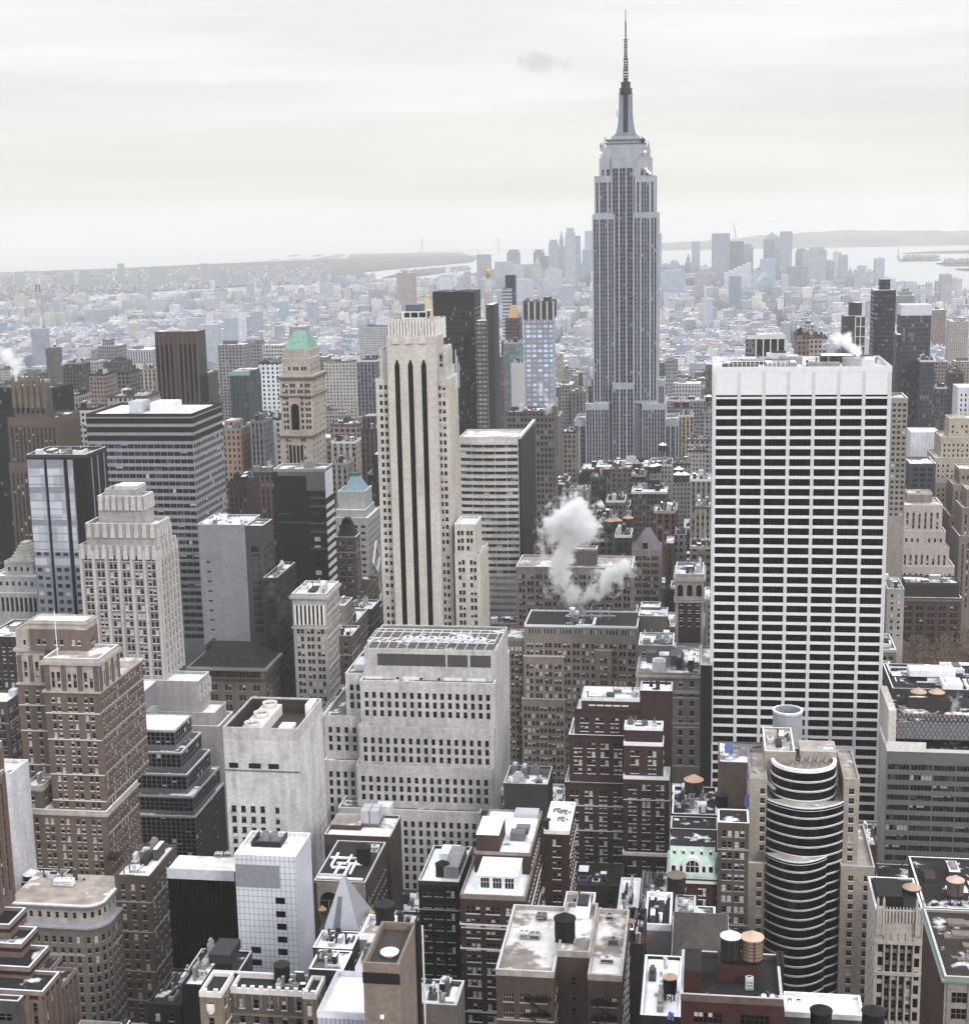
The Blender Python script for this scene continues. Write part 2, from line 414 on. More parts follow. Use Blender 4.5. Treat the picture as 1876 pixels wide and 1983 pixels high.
# ------------------------------------------------------------------ buildings
FOOT = []      # footprints
VIS = []       # (px0, px1, Y, lowest row seen)
class Bld:
    def __init__(s, name, label, cat, mat, st=None, roof=None, vb=None, par=1.0, pmat=None, tm=None, sm=None, cap=100, group=None, sn='the roof', side=None):
        s.name, s.label, s.cat, s.mat, s.st, s.vb, s.par, s.cap, s.group, s.sn = name, label, cat, mat, st, vb, par, cap, group, sn
        s.side = side if side is not None else st
        s.roof = roof or roofm('57565a', 0.5); s.pmat = pmat or mat; s.tm = tm; s.sm = sm or mat; s.stacks = []; s.all = []; s.R = []; s.extra = []
    def stack(s, *tiers, z0=0.0):
        """tiers from the top down; each (xl, xr, yt, Y, dep_or_None, rx_or_None, opts)"""
        out_ = []
        for t in tiers:
            xl, xr, yt, Y = t[:4]; dep = t[4] if len(t) > 4 else 20; o = dict(t[5]) if len(t) > 5 else {}
            X0, Z = at(xl, yt, Y); X1 = xat(xr, Y, Z)
            if isinstance(dep, tuple): Y1 = atz(dep[0], dep[1], Z)[1]                        # far edge read from its own point
            elif dep < 0: Y1 = yat(-dep, X1 if xr < 1380 else X0, Z)      # negative: the column of the far corner
            else: Y1 = Y+dep
            r = dict(x0=X0, x1=X1, y0=Y, y1=Y1, z1=Z, **o); out_.append(r)
        for i, r in enumerate(out_): r['z0'] = out_[i+1]['z1'] if i+1 < len(out_) else z0
        s.stacks.append(out_); s.all += out_; return out_
    def done(s):
        b = s.all[0]; s.x0 = min(t['x0'] for t in s.all); s.x1 = max(t['x1'] for t in s.all)
        s.y0 = min(t['y0'] for t in s.all); s.y1 = max(t['y1'] for t in s.all); s.z1 = max(t['z1'] for t in s.all)
        B = empty(s.name, ((s.x0+s.x1)/2, (s.y0+s.y1)/2, 0)); s.B = B
        tag(B, s.label, s.cat, s.group)
        W = MB(); wl = []
        for t in s.all:
            RF, PR, CO = MB(), MB(), MB()
            x0, x1, y0, y1, z0, z1 = (t[k] for k in ('x0', 'x1', 'y0', 'y1', 'z0', 'z1'))
            mat = t.get('mat', s.mat); st = t.get('st', s.st); side = t.get('side', t['st'] if 'st' in t else s.side)
            vb = t.get('vb', s.vb)
            zvN = at((proj(x0, y0, z1) or (900, 0, 0))[0], vb, y0)[1] if vb else -1e9
            face(W, wl, (x0, y0), 0.0, x1-x0, z0, z1, st, mat, s.sm, zvN, s.tm)
            sx = (x0+x1)/2
            rs = side if sx < 0 else None; ls = side if sx > 0 else None
            face(W, wl, (x1, y0), pi/2, y1-y0, z0, z1, rs, t.get('smat', mat), s.sm, zvN-(y1-y0)*0.3, s.tm)
            face(W, wl, (x0, y1), -pi/2, y1-y0, z0, z1, ls, t.get('smat', mat), s.sm, zvN-(y1-y0)*0.3, s.tm)
            W.poly([(x1, y1, z0), (x0, y1, z0), (x0, y1, z1), (x1, y1, z1)], mat)
            RF.poly([(x0+.02, y0+.02, z1), (x1-.02, y0+.02, z1), (x1-.02, y1-.02, z1), (x0+.02, y1-.02, z1)], t.get('roof', s.roof))
            ph = t.get('par', s.par)
            if ph:
                pm = t.get('pmat', s.pmat); e = 0.06; w_ = 0.45; zb = z1-0.35; zt = z1+ph; cp = RN.choice([plain('b3b1b0'), plain('dcdde1', .9), plain('cfd0d4', .9), pm])
                PR.box(x0-e, x1+e, y0-e, y0+w_, zb, zt, pm, top=cp); PR.box(x0-e, x1+e, y1-w_, y1+e, zb, zt, pm, top=cp)
                PR.box(x0-e, x0+w_, y0+w_, y1-w_, zb, zt, pm, top=cp); PR.box(x1-w_, x1+e, y0+w_, y1-w_, zb, zt, pm, top=cp)
            c = t.get('corn')
            if c:
                for (dz, hh, dp, cm) in c:
                    a, b_ = z1-dz-hh, z1-dz
                    CO.box(x0-dp, x1+dp, y0-dp, y0-0.02, a, b_, cm); CO.box(x1+0.02, x1+dp, y0-0.02, y1+dp, a, b_, cm)
                    CO.box(x0-dp, x0-0.02, y0-0.02, y1+dp, a, b_, cm)
            FOOT.append((x0, x1, y0, y1, s.name, s.y0))
            RF.build('roof', B); PR.build('parapet', B); CO.build('cornice', B)
        W.build('walls', B)
        put_windows(B, wl, s.cap)
        qa = proj(s.x0, s.y0, s.z1); qb = proj(s.x1, s.y0, s.z1)
        VIS.append((qa[0], qb[0], s.y0, s.vb or qa[1]+60))
        return s
    def part(s, m, name): return m.build(name, s.B)
def clutter(B, t, seed, n=5, mats=None, name='bulkhead', hmax=4.0, skip=None):
    """stair bulkheads, ducts and pipe runs of one roof, parts of the building"""
    r = random.Random(seed); x0, x1, y0, y1, z = t['x0'], t['x1'], t['y0'], t['y1'], t['z1']
    mats = mats or [plain('8d8c8e'), plain('5b5a5c'), wall('9b938a'), plain('b9b9bd'), plain('3a3a3e')]
    W_, D_ = x1-x0, y1-y0; used = list(skip or [])
    m1, m2 = MB(), MB(); sepa = y0 < 640
    for i in range(n):
        if sepa: m1 = MB()
        for _ in range(12):
            w_ = r.uniform(0.08, 0.24)*W_; d_ = r.uniform(0.08, 0.3)*D_
            a = r.uniform(x0+1.0, max(x0+1.1, x1-1-w_)); b = r.uniform(y0+1.0, max(y0+1.1, y1-1-d_))
            if all(a+w_ < u[0]-.3 or a > u[1]+.3 or b+d_ < u[2]-.3 or b > u[3]+.3 for u in used): break
        else: continue
        used.append((a, a+w_, b, b+d_)); h_ = r.uniform(1.0, hmax)
        mm = r.choice(mats)
        m1.box(a, a+w_, b, b+d_, z, z+h_, mm, top=r.choice([roofm('57565a', 0.8), mm]))
        if r.random() < 0.5:
            m1.box(a+w_*.2, a+w_*.8, b+d_*.2, b+d_*.8, z+h_-.01, z+h_+r.uniform(.3, 1.0), r.choice(mats))
        if sepa: m1.build(name, B)
    for i in range(n):
        a = r.uniform(x0+1, x1-1); b = r.uniform(y0+1, y1-1); pm = r.choice(mats)
        if r.random() < .5: m2.box(a, min(x1-.8, a+r.uniform(2, W_*.4)), b, b+.5, z+.15, z+.6, pm)
        else: m2.box(a, a+.5, b, min(y1-.8, b+r.uniform(2, D_*.4)), z+.15, z+.6, pm)
        if r.random() < .8: m2.lathe(a, b, [(0.25, z), (0.25, z+r.uniform(1, 2.5)), (0.4, z+2.6)], pm, 8)
    if not sepa: m1.build(name, B)
    m2.build('pipe_run', B)
# ------------------------------------------------------------------ roof things, standing on the roofs
NT = [0]
def water_tank(x, y, z, label, r=2.4, h=4.2, leg=2.2, body='3c3936', cone='b28d66', group=None, hot=0):
    o = empty('water_tank', (x, y, z)); tag(o, label, 'water tank', group)
    b = wall(body, 0.15, 0.9, 0.8); c = plain(cone, 0.85); st = plain('2b2a2c', 0.6)
    m = MB(); m.lathe(x, y, [(r*0.99, z+leg), (r, z+leg+h)], b, 20)
    for k in range(1, 6): m.lathe(x, y, [(r+.03, z+leg+h*k/6), (r+.06, z+leg+h*k/6+.05), (r+.03, z+leg+h*k/6+.12)], st, 20, False)
    m.build('tank', o)
    m = MB(); m.lathe(x, y, [(r*1.1, z+leg+h-.1), (r*1.1, z+leg+h+.08), (r*.5, z+leg+h+r*.36), (0.12, z+leg+h+r*.62)], c, 20); m.build('cone_roof', o)
    for dx, dy in ((-1, -1), (1, -1), (1, 1), (-1, 1)):
        m = MB(); e = r*.62; m.box(x+dx*e-.14, x+dx*e+.14, y+dy*e-.14, y+dy*e+.14, z, z+leg, st); m.build('leg', o)
    m = MB(); m.box(x-r*.9, x+r*.9, y-r*.9, y+r*.9, z+leg-.3, z+leg-.01, st)
    m.bar((x-r*.62, y-r*.62, z), (x+r*.62, y-r*.62, z+leg-.3), .08, st); m.bar((x+r*.62, y-r*.62, z), (x-r*.62, y-r*.62, z+leg-.3), .08, st); m.build('platform', o)
    m = MB(); m.bar((x+r*.2, y-r-.15, z), (x+r*.2, y-r-.15, z+leg+h), .09, st); m.build('riser_pipe', o)
    return o
def tank_at(px, py, Y, label, **k):
    """stands so that its foot shows at this pixel at this distance"""
    X, Z = at(px, py, Y); return water_tank(X, Y, Z, label, **k)
def ac_unit(x, y, z, label, w_=2.2, d_=1.6, h_=1.3, col_='b4b4b6', group=None, fans=1, name='ac_unit'):
    o = empty(name, (x, y, z)); tag(o, label, 'rooftop unit', group)
    a = plain(col_, 0.6); k = plain('2e2e31')
    m = MB(); m.box(x-w_/2, x+w_/2, y-d_/2, y+d_/2, z+.25, z+h_, a)
    for i in range(3): m.box(x-w_/2+.15, x+w_/2-.15, y-d_/2-.04, y-d_/2-.005, z+.4+i*(h_-.6)/3, z+.4+i*(h_-.6)/3+.15, k)
    m.build('casing', o)
    m = MB(); m.box(x-w_/2+.1, x-w_/2+.3, y-d_/2+.1, y+d_/2-.1, z, z+.25, k); m.box(x+w_/2-.3, x+w_/2-.1, y-d_/2+.1, y+d_/2-.1, z, z+.25, k); m.build('skid', o)
    for i in range(fans):
        fx = x-w_/2+w_*(i+.5)/fans; rr = min(w_/fans, d_)*.36
        m = MB(); m.lathe(fx, y, [(rr, z+h_), (rr, z+h_+.25), (rr*.85, z+h_+.25), (rr*.8, z+h_+.12)], a, 12, False); m.poly([(fx+rr*.8*cos(t*pi/6), y+rr*.8*sin(t*pi/6), z+h_+.1) for t in range(12)], k); m.build('fan', o)
    return o
def units(t, k, label, seed, **kw):
    r = random.Random(seed)
    for i in range(k):
        x = r.uniform(t['x0']+2.2, t['x1']-2.2); y = r.uniform(t['y0']+2, t['y1']-2)
        ac_unit(x, y, t['z1'], label, w_=r.uniform(1.6, 3.0), d_=r.uniform(1.2, 2.2), h_=r.uniform(1.0, 1.8), col_=r.choice(['b9b9bc', '9a9a9d', 'd0d0d2', '77787b']), **kw)
HAZE = 7.5e-5
# ================================================================== SETTING
def sheet(name, pts, z, mat, kind='structure'):
    m = MB(); m.poly([(x, y, z) for x, y in pts], mat); o = m.build(name); o['kind'] = kind; return o
def px_poly(pts, Z=0.0): return [atz(x, y, Z) for x, y in pts]
# water as far as the horizon
m, nt, n, l, b = newmat('bay_water')
b.inputs['Base Color'].default_value = (0.30, 0.32, 0.33, 1); b.inputs['Roughness'].default_value = 0.22; b.inputs['Specular IOR Level'].default_value = 0.6
bp = n.new('ShaderNodeBump'); bp.inputs['Strength'].default_value = 0.25; bp.inputs['Distance'].default_value = 4
l.new(noise(nt, geo(nt), 0.02, 5, (1, 2.5, 1)), bp.inputs['Height']); l.new(bp.outputs[0], b.inputs['Normal'])
water = sheet('water', [(-60000, -20000), (60000, -20000), (60000, 60000), (-60000, 60000)], -4.0, m)
# land
m, nt, n, l, b = newmat('city_ground')
p = geo(nt); a_ = noise(nt, p, 0.004, 6); b_ = noise(nt, p, 0.03, 4)
l.new(mixc(nt, mrange(nt, a_, 0.35, 0.65, 0, 1), scalecol(nt, lin('4a494d'), mrange(nt, b_, 0.3, 0.7, 0.6, 1.5)), lin('3a3a3c')), b.inputs['Base Color']); b.inputs['Roughness'].default_value = 0.9
GROUNDM = m
def landpx(name, pts, z=0.0, mat=GROUNDM, thick=3.8):
    q = px_poly(pts, z); mm = MB(); mm.prism(q, z-thick, z, mat); o = mm.build(name); o['kind'] = 'structure'; return o
# Manhattan: near edge behind the camera, shores traced on the map of the view
sh = px_poly([(1876, 579), (1750, 562), (1655, 541), (1560, 528), (1440, 520), (1300, 512), (1130, 508), (1000, 512), (920, 528), (700, 556), (560, 566), (420, 572), (250, 585), (0, 606)])
mm = MB(); mm.prism([(6000, -9000), (-7000, -9000)] + [(sh[-1][0]-300, sh[-1][1])] + sh[::-1] + [(2300, sh[0][1]*0.8)], -3.8, 0.0, GROUNDM); g = mm.build('ground'); g['kind'] = 'structure'
# far shore beyond the east river, out to the misty horizon
landpx('far_shore', [(-900, 640), (-600, 552), (0, 527), (230, 519), (530, 505), (700, 499), (775, 495), (860, 492), (925, 497), (915, 506), (850, 512), (790, 517), (700, 526), (720, 536), (640, 545), (500, 551), (300, 562), (0, 580), (-500, 640)], 0.5)
landpx('harbour_pier', [(800, 522), (905, 514), (912, 520), (820, 532), (740, 537)], 0.5)
# low islands in the bay
landpx('island', [(1738, 501), (1800, 498), (1822, 501), (1812, 504), (1745, 504.5)], 1.0)
landpx('island', [(1812, 509), (1850, 504.5), (1900, 504), (1980, 506), (1980, 513), (1830, 513)], 1.0)
landpx('island', [(1745, 490), (1800, 486), (1876, 484), (2100, 484), (2100, 488), (1800, 489)], 1.0)
landpx('island', [(1850, 520), (1900, 518), (2000, 518), (2000, 522), (1870, 522)], 1.0)
m, nt, n, l, b = newmat('wooded_hills'); p = geo(nt)
l.new(scalecol(nt, lin('6b7068'), mrange(nt, noise(nt, p, 0.002, 6), 0.3, 0.7, 0.5, 1.3)), b.inputs['Base Color']); b.inputs['Roughness'].default_value = 0.95
HILLM = m
def hills(name, line, Y0, depth, seed):
    """a long ridge: crest heights from the view, rounded cross-section"""
    r = random.Random(seed); mm = MB(); rows = []
    pts = []
    for i in range(len(line)-1):
        (xa, ya), (xb, yb) = line[i], line[i+1]; k = max(1, int(abs(xb-xa)/14))
        for j in range(k): pts.append((xa+(xb-xa)*j/k, ya+(yb-ya)*j/k))
    pts.append(line[-1])
    for s_ in (0, 0.25, 0.6, 1.0, 1.7, 2.4):
        row = []
        for px, py in pts:
            X, Z = at(px, py, Y0+depth*0.5)
            hgt = Z*(sin(min(1, s_)*pi/2) if s_ <= 1 else max(0, 1-(s_-1)/1.4)) + (r.uniform(-5, 5) if 0 < s_ < 2 else 0)
            yy = Y0+depth*0.5*s_; row.append((X*yy/(Y0+depth*0.5), yy, -3.9 if s_ in (0, 2.4) else hgt))
        rows.append(row)
    for a, b_ in zip(rows, rows[1:]):
        for i in range(len(a)-1): mm.poly([a[i], a[i+1], b_[i+1], b_[i]], HILLM)
    o = mm.build(name); o['kind'] = 'structure'; return o
hills('hills', [(1230, 478), (1290, 470), (1360, 466), (1420, 462), (1470, 456), (1540, 451), (1600, 447.5), (1660, 445.5), (1700, 446), (1780, 446), (1876, 447), (2000, 449), (2300, 455)], 12500, 3000, 3)
hills('hills', [(940, 489), (990, 484), (1040, 483), (1100, 481), (1180, 480), (1240, 480)], 13500, 2500, 4)
hills('hills', [(-300, 533), (0, 521), (230, 513), (400, 508), (533, 501), (600, 499), (700, 495), (790, 492), (850, 489), (930, 494)], 11500, 1500, 5)
# streets and avenues laid 4 mm over the ground, pavements as real steps
ASPH = newmat('asphalt'); m, nt, n, l, b = ASPH; p = geo(nt)
l.new(scalecol(nt, lin('3b3b3e'), mrange(nt, noise(nt, p, 0.2, 5), 0.3, 0.7, 0.7, 1.3)), b.inputs['Base Color']); b.inputs['Roughness'].default_value = 0.85; ASPHM = m
PAVE = plain('6f6d6c', 0.9)
AVES = [(-1290, 30), (-1010, 30), (-800, 28), (-600, 28), (-455, 40), (-310, 26), (-168, 30), (175, 30), (455, 30), (735, 30), (1015, 30), (1295, 30)]
sty = MB()
for i, (ax, wd) in enumerate(AVES):
    sty.poly([(ax-wd/2, -300, .004), (ax+wd/2, -300, .004), (ax+wd/2, 4300, .004), (ax-wd/2, 4300, .004)], ASPHM)
av = sty.build('avenue'); av['kind'] = 'structure'
sty = MB()
STREETS = [40+80*k for k in range(0, 50)]
for k, y in enumerate(STREETS):
    sty.poly([(-1400, y-8, .008), (1300, y-8, .008), (1300, y+8, .008), (-1400, y+8, .008)], ASPHM)
ss = sty.build('street'); ss['kind'] = 'structure'
sty = MB()
for ax, wd in AVES:
    for sg in (-1, 1):
        e = ax+sg*wd/2
        for k in range(0, 14):
            y = STREETS[k]; a0, a1 = sorted((e, e-sg*4.5)); sty.box(a0, a1, y+8.5, y+71.5, 0, .15, PAVE)
pv = sty.build('pavement'); pv['kind'] = 'structure'
lane = plain('c9c9c4'); sty = MB()
for ax, wd in AVES:
    for dx in (-wd/6, wd/6):
        for k in range(0, 160): sty.poly([(ax+dx-.1, 40+k*9, .012), (ax+dx+.1, 40+k*9, .012), (ax+dx+.1, 43+k*9, .012), (ax+dx-.1, 43+k*9, .012)], lane)
o = sty.build('lane_markings'); o['kind'] = 'structure'
# ================================================================== THE TALL STONE SKYSCRAPER
def skyscraper():
    stone = wall('989da8', 0.10, 0.35); steel = plain('7f8796', 0.4, 0.5); spn = plain('545a6c', 0.5); gl = glass('2a2d38', 0.15, 0.5, cell=1.8)
    dk = plain('2c3340', 0.5, 0.3); lt = plain('7c8798', 0.45, 0.35)
    Y = 1290.0
    B = Bld('stone_skyscraper', 'tallest grey stone skyscraper with dark vertical window strips and a needle mast', 'skyscraper', stone, cap=100, par=0.6, roof=roofm('77706c', .4), vb=905)
    fr = plain('9fa3ad', .5)
    def S(cols, **k): return St(fh=3.7, ww=1.6, wh=2.1, rec=0.5, strip=spn, gl=gl, fr=fr, cols=cols, mt=k.pop('mt', 5), tra=0, bcol='85868c', blind=0.06, **k)
    tri = lambda lo, hi: [(lo+(hi-lo)*f, 1.45) for f in (0.09, 0.26, 0.42, 0.58, 0.74, 0.91)]
    # centre shaft with three double strips, wings either side, each stack with its own setbacks
    cen = S([(f, 2.3) for f in (0.10, 0.235, 0.43, 0.57, 0.765, 0.90)], mt=9)
    A = B.stack((1163, 1256, 288, Y+3, 38, dict(st=St(fh=30, ww=1.6, wh=3.2, mt=7, p=6.2, edge=5, rec=.5, gl=gl, tra=0, blind=0), side=None)),
                (1160, 1260, 307, Y+1.5, 41, dict(st=S([(.07, 1.6), (.17, 2.4), (.83, 2.4), (.93, 1.6)], mt=9))), z0=0)
    A[0]['z0'] = A[1]['z1']
    C_ = B.stack((1184, 1226, 305.0, Y-0.6, 40, dict(st=cen, side=None, par=0)))
    sidecols = [(f, 1.6) for f in (0.06, 0.14, 0.26, 0.34, 0.46, 0.54, 0.66, 0.74, 0.86, 0.94)]
    w4 = S([(0.15, 1.7), (0.37, 1.7), (0.50, 1.7), (0.63, 1.7), (0.85, 1.7)], mt=5)
    w4r = w4
    w6 = S([(0.11, 1.75), (0.23, 1.75), (0.39, 1.75), (0.50, 1.75), (0.61, 1.75), (0.77, 1.75), (0.89, 1.75)], mt=4)
    sd = S(sidecols, mt=4)
    w7 = S([(0.09, 1.75), (0.205, 1.75), (0.33, 1.75), (0.46, 1.75), (0.58, 1.75), (0.71, 1.75), (0.83, 1.75), (0.93, 1.6)], mt=5)
    B.stack((1150.5, 1185.5, 342, Y-0.2, 42, dict(st=w4, side=sd)), (1146.5, 1190, 416, Y-1.2, 44, dict(st=w6, side=sd)), (1133.5, 1179, 783, Y-8, 60, dict(st=w7, side=sd)))
    B.stack((1229, 1269, 341, Y-0.2, 42, dict(st=w4r, side=sd)), (1225, 1274, 413, Y-1.2, 44, dict(st=w6, side=sd)), (1243, 1288, 783, Y-8, 60, dict(st=w7, side=sd)))
    B.stack((1185.5, 1226.5, 743, Y-7.4, 30, dict(st=S([(f, 2.2) for f in (0.09, 0.235, 0.428, 0.572, 0.765, 0.91)], mt=5), side=None)))
    B.stack((1137.5, 1146.4, 737, Y+2, 30, dict(st=S([(0.3, 1.5), (0.68, 1.5)]), side=sd)), (1111.5, 1133.4, 815, Y-4, 50, dict(st=S([(0.16, 1.5), (0.30, 1.5), (0.6, 1.5), (0.74, 1.5), (0.88, 1.5)]), side=sd)))
    B.stack((1274.2, 1287, 737, Y+2, 30, dict(st=S([(0.3, 1.5), (0.68, 1.5)]), side=sd)), (1288.2, 1314, 815, Y-4, 50, dict(st=S([(0.12, 1.5), (0.26, 1.5), (0.5, 1.5), (0.64, 1.5), (0.88, 1.5)]), side=sd)))
    B.done()
    Bo = B.B; cx = (A[0]['x0']+A[0]['x1'])/2; cyy = Y+22
    def Z(py): return at(1209, py, Y+14)[1]
    k = 1304/2900.0
    def hw(px): return px*k*0.5
    # observation terraces
    M_ = MB()
    for (wpx, ya, yb, dep, mat) in ((84, 289, 285, 36, stone), (70, 285, 278, 30, stone), (74, 278, 276, 32, lt), (66, 276, 271, 27, stone), (72, 271, 269, 30, lt), (52, 269, 263, 22, stone), (46, 263, 262, 20, lt), (41, 262, 259, 17, lt)):
        M_.box(cx-hw(wpx), cx+hw(wpx), cyy-dep/2, cyy+dep/2, Z(ya), Z(yb), mat)
    M_.build('observation_deck', Bo)
    # mooring mast: fluted core and four flaring wings
    M_ = MB(); zb = Z(259); zt = Z(180)
    M_.lathe(cx, cyy, [(hw(12), zb), (hw(12), zt)], lt, 12)
    for s_ in (-1, 1):
        for kx in (0, 1):
            prof = [(38, 259), (31, 245), (28, 232), (25.5, 215), (25, 180)]
            for (wa, pa), (wb, pb) in zip(prof, prof[1:]):
                a, c = hw(wa), hw(wb); za, zc = Z(pa), Z(pb); t = 1.6
                if kx == 0:
                    for q in (-1, 1): M_.poly([(cx+s_*a, cyy+q*t, za), (cx+s_*2, cyy+q*t, za), (cx+s_*2, cyy+q*t, zc), (cx+s_*c, cyy+q*t, zc)], lt)
                    M_.poly([(cx+s_*a, cyy-t, za), (cx+s_*a, cyy+t, za), (cx+s_*c, cyy+t, zc), (cx+s_*c, cyy-t, zc)], lt)
                elif s_ == 1:
                    for q in (-1, 1): M_.poly([(cx+q*t, cyy+s_*a, za), (cx+q*t, cyy+s_*2, za), (cx+q*t, cyy+s_*2, zc), (cx+q*t, cyy+s_*c, zc)], lt)
                    M_.poly([(cx-t, cyy+s_*a, za), (cx+t, cyy+s_*a, za), (cx+t, cyy+s_*c, zc), (cx-t, cyy+s_*c, zc)], lt)
    for sx, wpx in ((-1, 17), (1, 17)):      # diagonal buttress faces seen from the north
        pass
    prof = [(36, 259), (30, 245), (27, 232), (25, 215), (24.5, 180)]
    for (wa, pa), (wb, pb) in zip(prof, prof[1:]):
        za, zc = Z(pa), Z(pb); M_.frus((cx-hw(wa)*.94, cx+hw(wa)*.94, cyy-hw(wa)*.6, cyy+hw(wa)*.6), (cx-hw(wb)*.94, cx+hw(wb)*.94, cyy-hw(wb)*.6, cyy+hw(wb)*.6), za, zc, lt)
    M_.build('mooring_mast', Bo)
    M_ = MB(); g2 = glass('1f2738', .2, .5, cell=2)
    yf = cyy-hw(36)*.6
    for (wa, pa), (wb, pb) in zip(prof, prof[1:]):
        for cxo, w_ in ((0, 4.4),):
            ya_, yb_ = cyy-hw(wa)*.6-.25, cyy-hw(wb)*.6-.25
            M_.poly([(cx-w_/2*k*2, ya_, Z(pa)+(1.5 if pa == 259 else 0)), (cx+w_/2*k*2, ya_, Z(pa)+(1.5 if pa == 259 else 0)), (cx+w_/2*k*2, yb_, Z(pb)), (cx-w_/2*k*2, yb_, Z(pb))], dk)
    M_.build('mast_window', Bo)
    M_ = MB()
    M_.lathe(cx, cyy, [(hw(24), Z(181)), (hw(25), Z(178)), (hw(25), Z(177))], dk, 16); M_.lathe(cx, cyy, [(hw(23), Z(177)), (hw(23), Z(171))], glass('1c2333'), 16)
    M_.lathe(cx, cyy, [(hw(25), Z(171)), (hw(25), Z(169)), (hw(18), Z(168.5)), (hw(17), Z(160)), (hw(19), Z(159)), (hw(20), Z(157.5)), (hw(13), Z(157)), (hw(8), Z(153.5)), (hw(5), Z(152))], dk, 16)
    M_.build('mast_crown', Bo)
    M_ = MB(); kk = plain('20242e', .5, .4)
    za = Z(152)
    for (wa, pa, pb) in ((8.0, 152, 130), (6.4, 130, 108), (4.6, 108, 74), (2.6, 74, 38), (1.3, 38, 15)):
        h_ = hw(wa); z0, z1 = Z(pa), Z(pb)
        if wa > 3:
            for sx in (-1, 1):
                for sy in (-1, 1): M_.box(cx+sx*h_-.22, cx+sx*h_+.22, cyy+sy*h_-.22, cyy+sy*h_+.22, z0, z1, kk)
            nn = int((z1-z0)/2.2)
            for i in range(nn):
                zz = z0+(z1-z0)*i/nn; M_.box(cx-h_, cx+h_, cyy-h_, cyy+h_, zz, zz+(.9 if i % 3 else 1.4), kk)
            M_.box(cx-.35, cx+.35, cyy-.35, cyy+.35, z0, z1, kk)
        else: M_.box(cx-h_, cx+h_, cyy-h_, cyy+h_, z0, z1, kk)
    M_.box(cx-hw(9), cx+hw(9), cyy-1, cyy+1, Z(75), Z(73.6), kk); M_.box(cx-hw(7), cx+hw(7), cyy-1, cyy+1, Z(152.5), Z(151.5), kk)
    M_.box(cx+hw(7.5), cx+hw(8.6), cyy-.3, cyy+.3, Z(131), Z(110), kk); M_.box(cx+hw(2), cx+hw(8), cyy-.3, cyy+.3, Z(131.6), Z(131), kk)
    for (ax_, pa, pb) in ((-12, 224, 221), (-9, 252, 247)):
        M_.bar((cx+hw(ax_*2.6), cyy, Z(pa)), (cx+hw(ax_*2.6), cyy, Z(pb-10)), .35, kk)
    M_.build('antenna', Bo)
    M_ = MB(); r = random.Random(5)
    for i in range(34):
        px = r.choice([r.uniform(-46, -33), r.uniform(30, 46)]); py = 288 if abs(px) > 38 else 277
        M_.box(cx+hw(px*2)-.15, cx+hw(px*2)+.15, cyy-16, cyy-15.6, Z(py)-.5, Z(py)+r.uniform(2, 6), kk)
    wh = plain('e4e6ea')
    for (px, py) in ((-44, 297), (38, 296), (43, 334), (47, 337), (40, 329)): M_.lathe(cx+hw(px*2), Y-1.0, [(1.1, Z(py)-1.1), (1.4, Z(py)), (1.0, Z(py)+1.1)], wh, 10)
    M_.build('small_aerials', Bo)
skyscraper()
# ================================================================== STYLES
GD = glass('0f1013', .15, .6); GB = glass('232932', .12, .6); GK = glass('0b0a0c', .10, .5, cell=4); GG = glass('39474b', .1, .5, cell=3)
TRIM = plain('cfccc6', .8); SNOWT = plain('e6e8ec', .9, var=.05)
sill = plain('a9a6a1', .8)
punch = lambda **k: St(**{**dict(fh=3.4, p=3.0, ww=1.25, wh=1.85, mt=2.0, edge=.8, rec=.18, sill=sill, blind=.45), **k})
pair = lambda **k: St(**{**dict(fh=3.4, p=4.6, ww=1.25, wh=1.85, grp=2, gap=.35, mt=2.0, edge=.8, rec=.18, sill=sill, blind=.5), **k})
R_W = roofm('b9bac0', .85); R_S = roofm('6a696c', .6); R_D = roofm('3b393b', .25); R_T = roofm('a2948a', .35); R_G = roofm('7c7a7c', .45)
whitepar = SNOWT
def B_(name, label, cat, colr, st, *tiers, **k):
    z0 = k.pop('z0', 0.0); extra = k.pop('extra', [])
    b = Bld(name, label, cat, wall(colr, grime=k.pop('grime', .5), var=k.pop('var', .18)) if isinstance(colr, str) else colr, st, **k)
    b.stack(*tiers, z0=z0)
    for e in extra: b.stack(*e)
    return b.done()
def top(b, i=0): return b.all[i]
def boxpart(b, name, xl, xr, yt, yb, Y, dep, mat, topm=None):
    """box on a roof, edges read at distance Y"""
    X0, Z = at(xl, yt, Y); X1 = xat(xr, Y, Z); Z0 = at(xl, yb, Y)[1]
    m = MB(); m.box(X0, X1, Y, Y+dep, Z0, Z, mat, top=topm); return m.build(name, b.B)
# ---------------------------------------------------------------- white slab with seven bays of dark bands
white = plain('cbccce', .55, var=.05); 
st = St(fh=3.78, p=8.9, ww=7.85, wh=2.62, mt=10.4, edge=.75, rec=.08, gl=glass('050405', .2, .6, .12, cell=2.2), fr=plain('121113'), mul=5, tra=0, blind=0.0)
g = B_('office_tower', 'broad white slab office tower with seven columns of black window bands', 'office tower', white, st,
       (1379.5, 1727, 719, 565, 42), roof=roofm('8b8684', .55), par=1.6, vb=1640, sn='white slab tower', side=False or None)
t = top(g)
m = MB(); k_ = glass('0a090b', .12, .6, cell=2.2); W_ = t['x1']-t['x0']
for i in range(7):
    a = t['x0']+.75+(W_-1.5)*i/7+.6; b2 = t['x0']+.75+(W_-1.5)*(i+1)/7-.6
    m.box(a, b2, t['y0']-.03, t['y0']-.01, t['z1']-9.6, t['z1']-8.9, k_)
m.build('louver_slot', g.B)
m = MB()
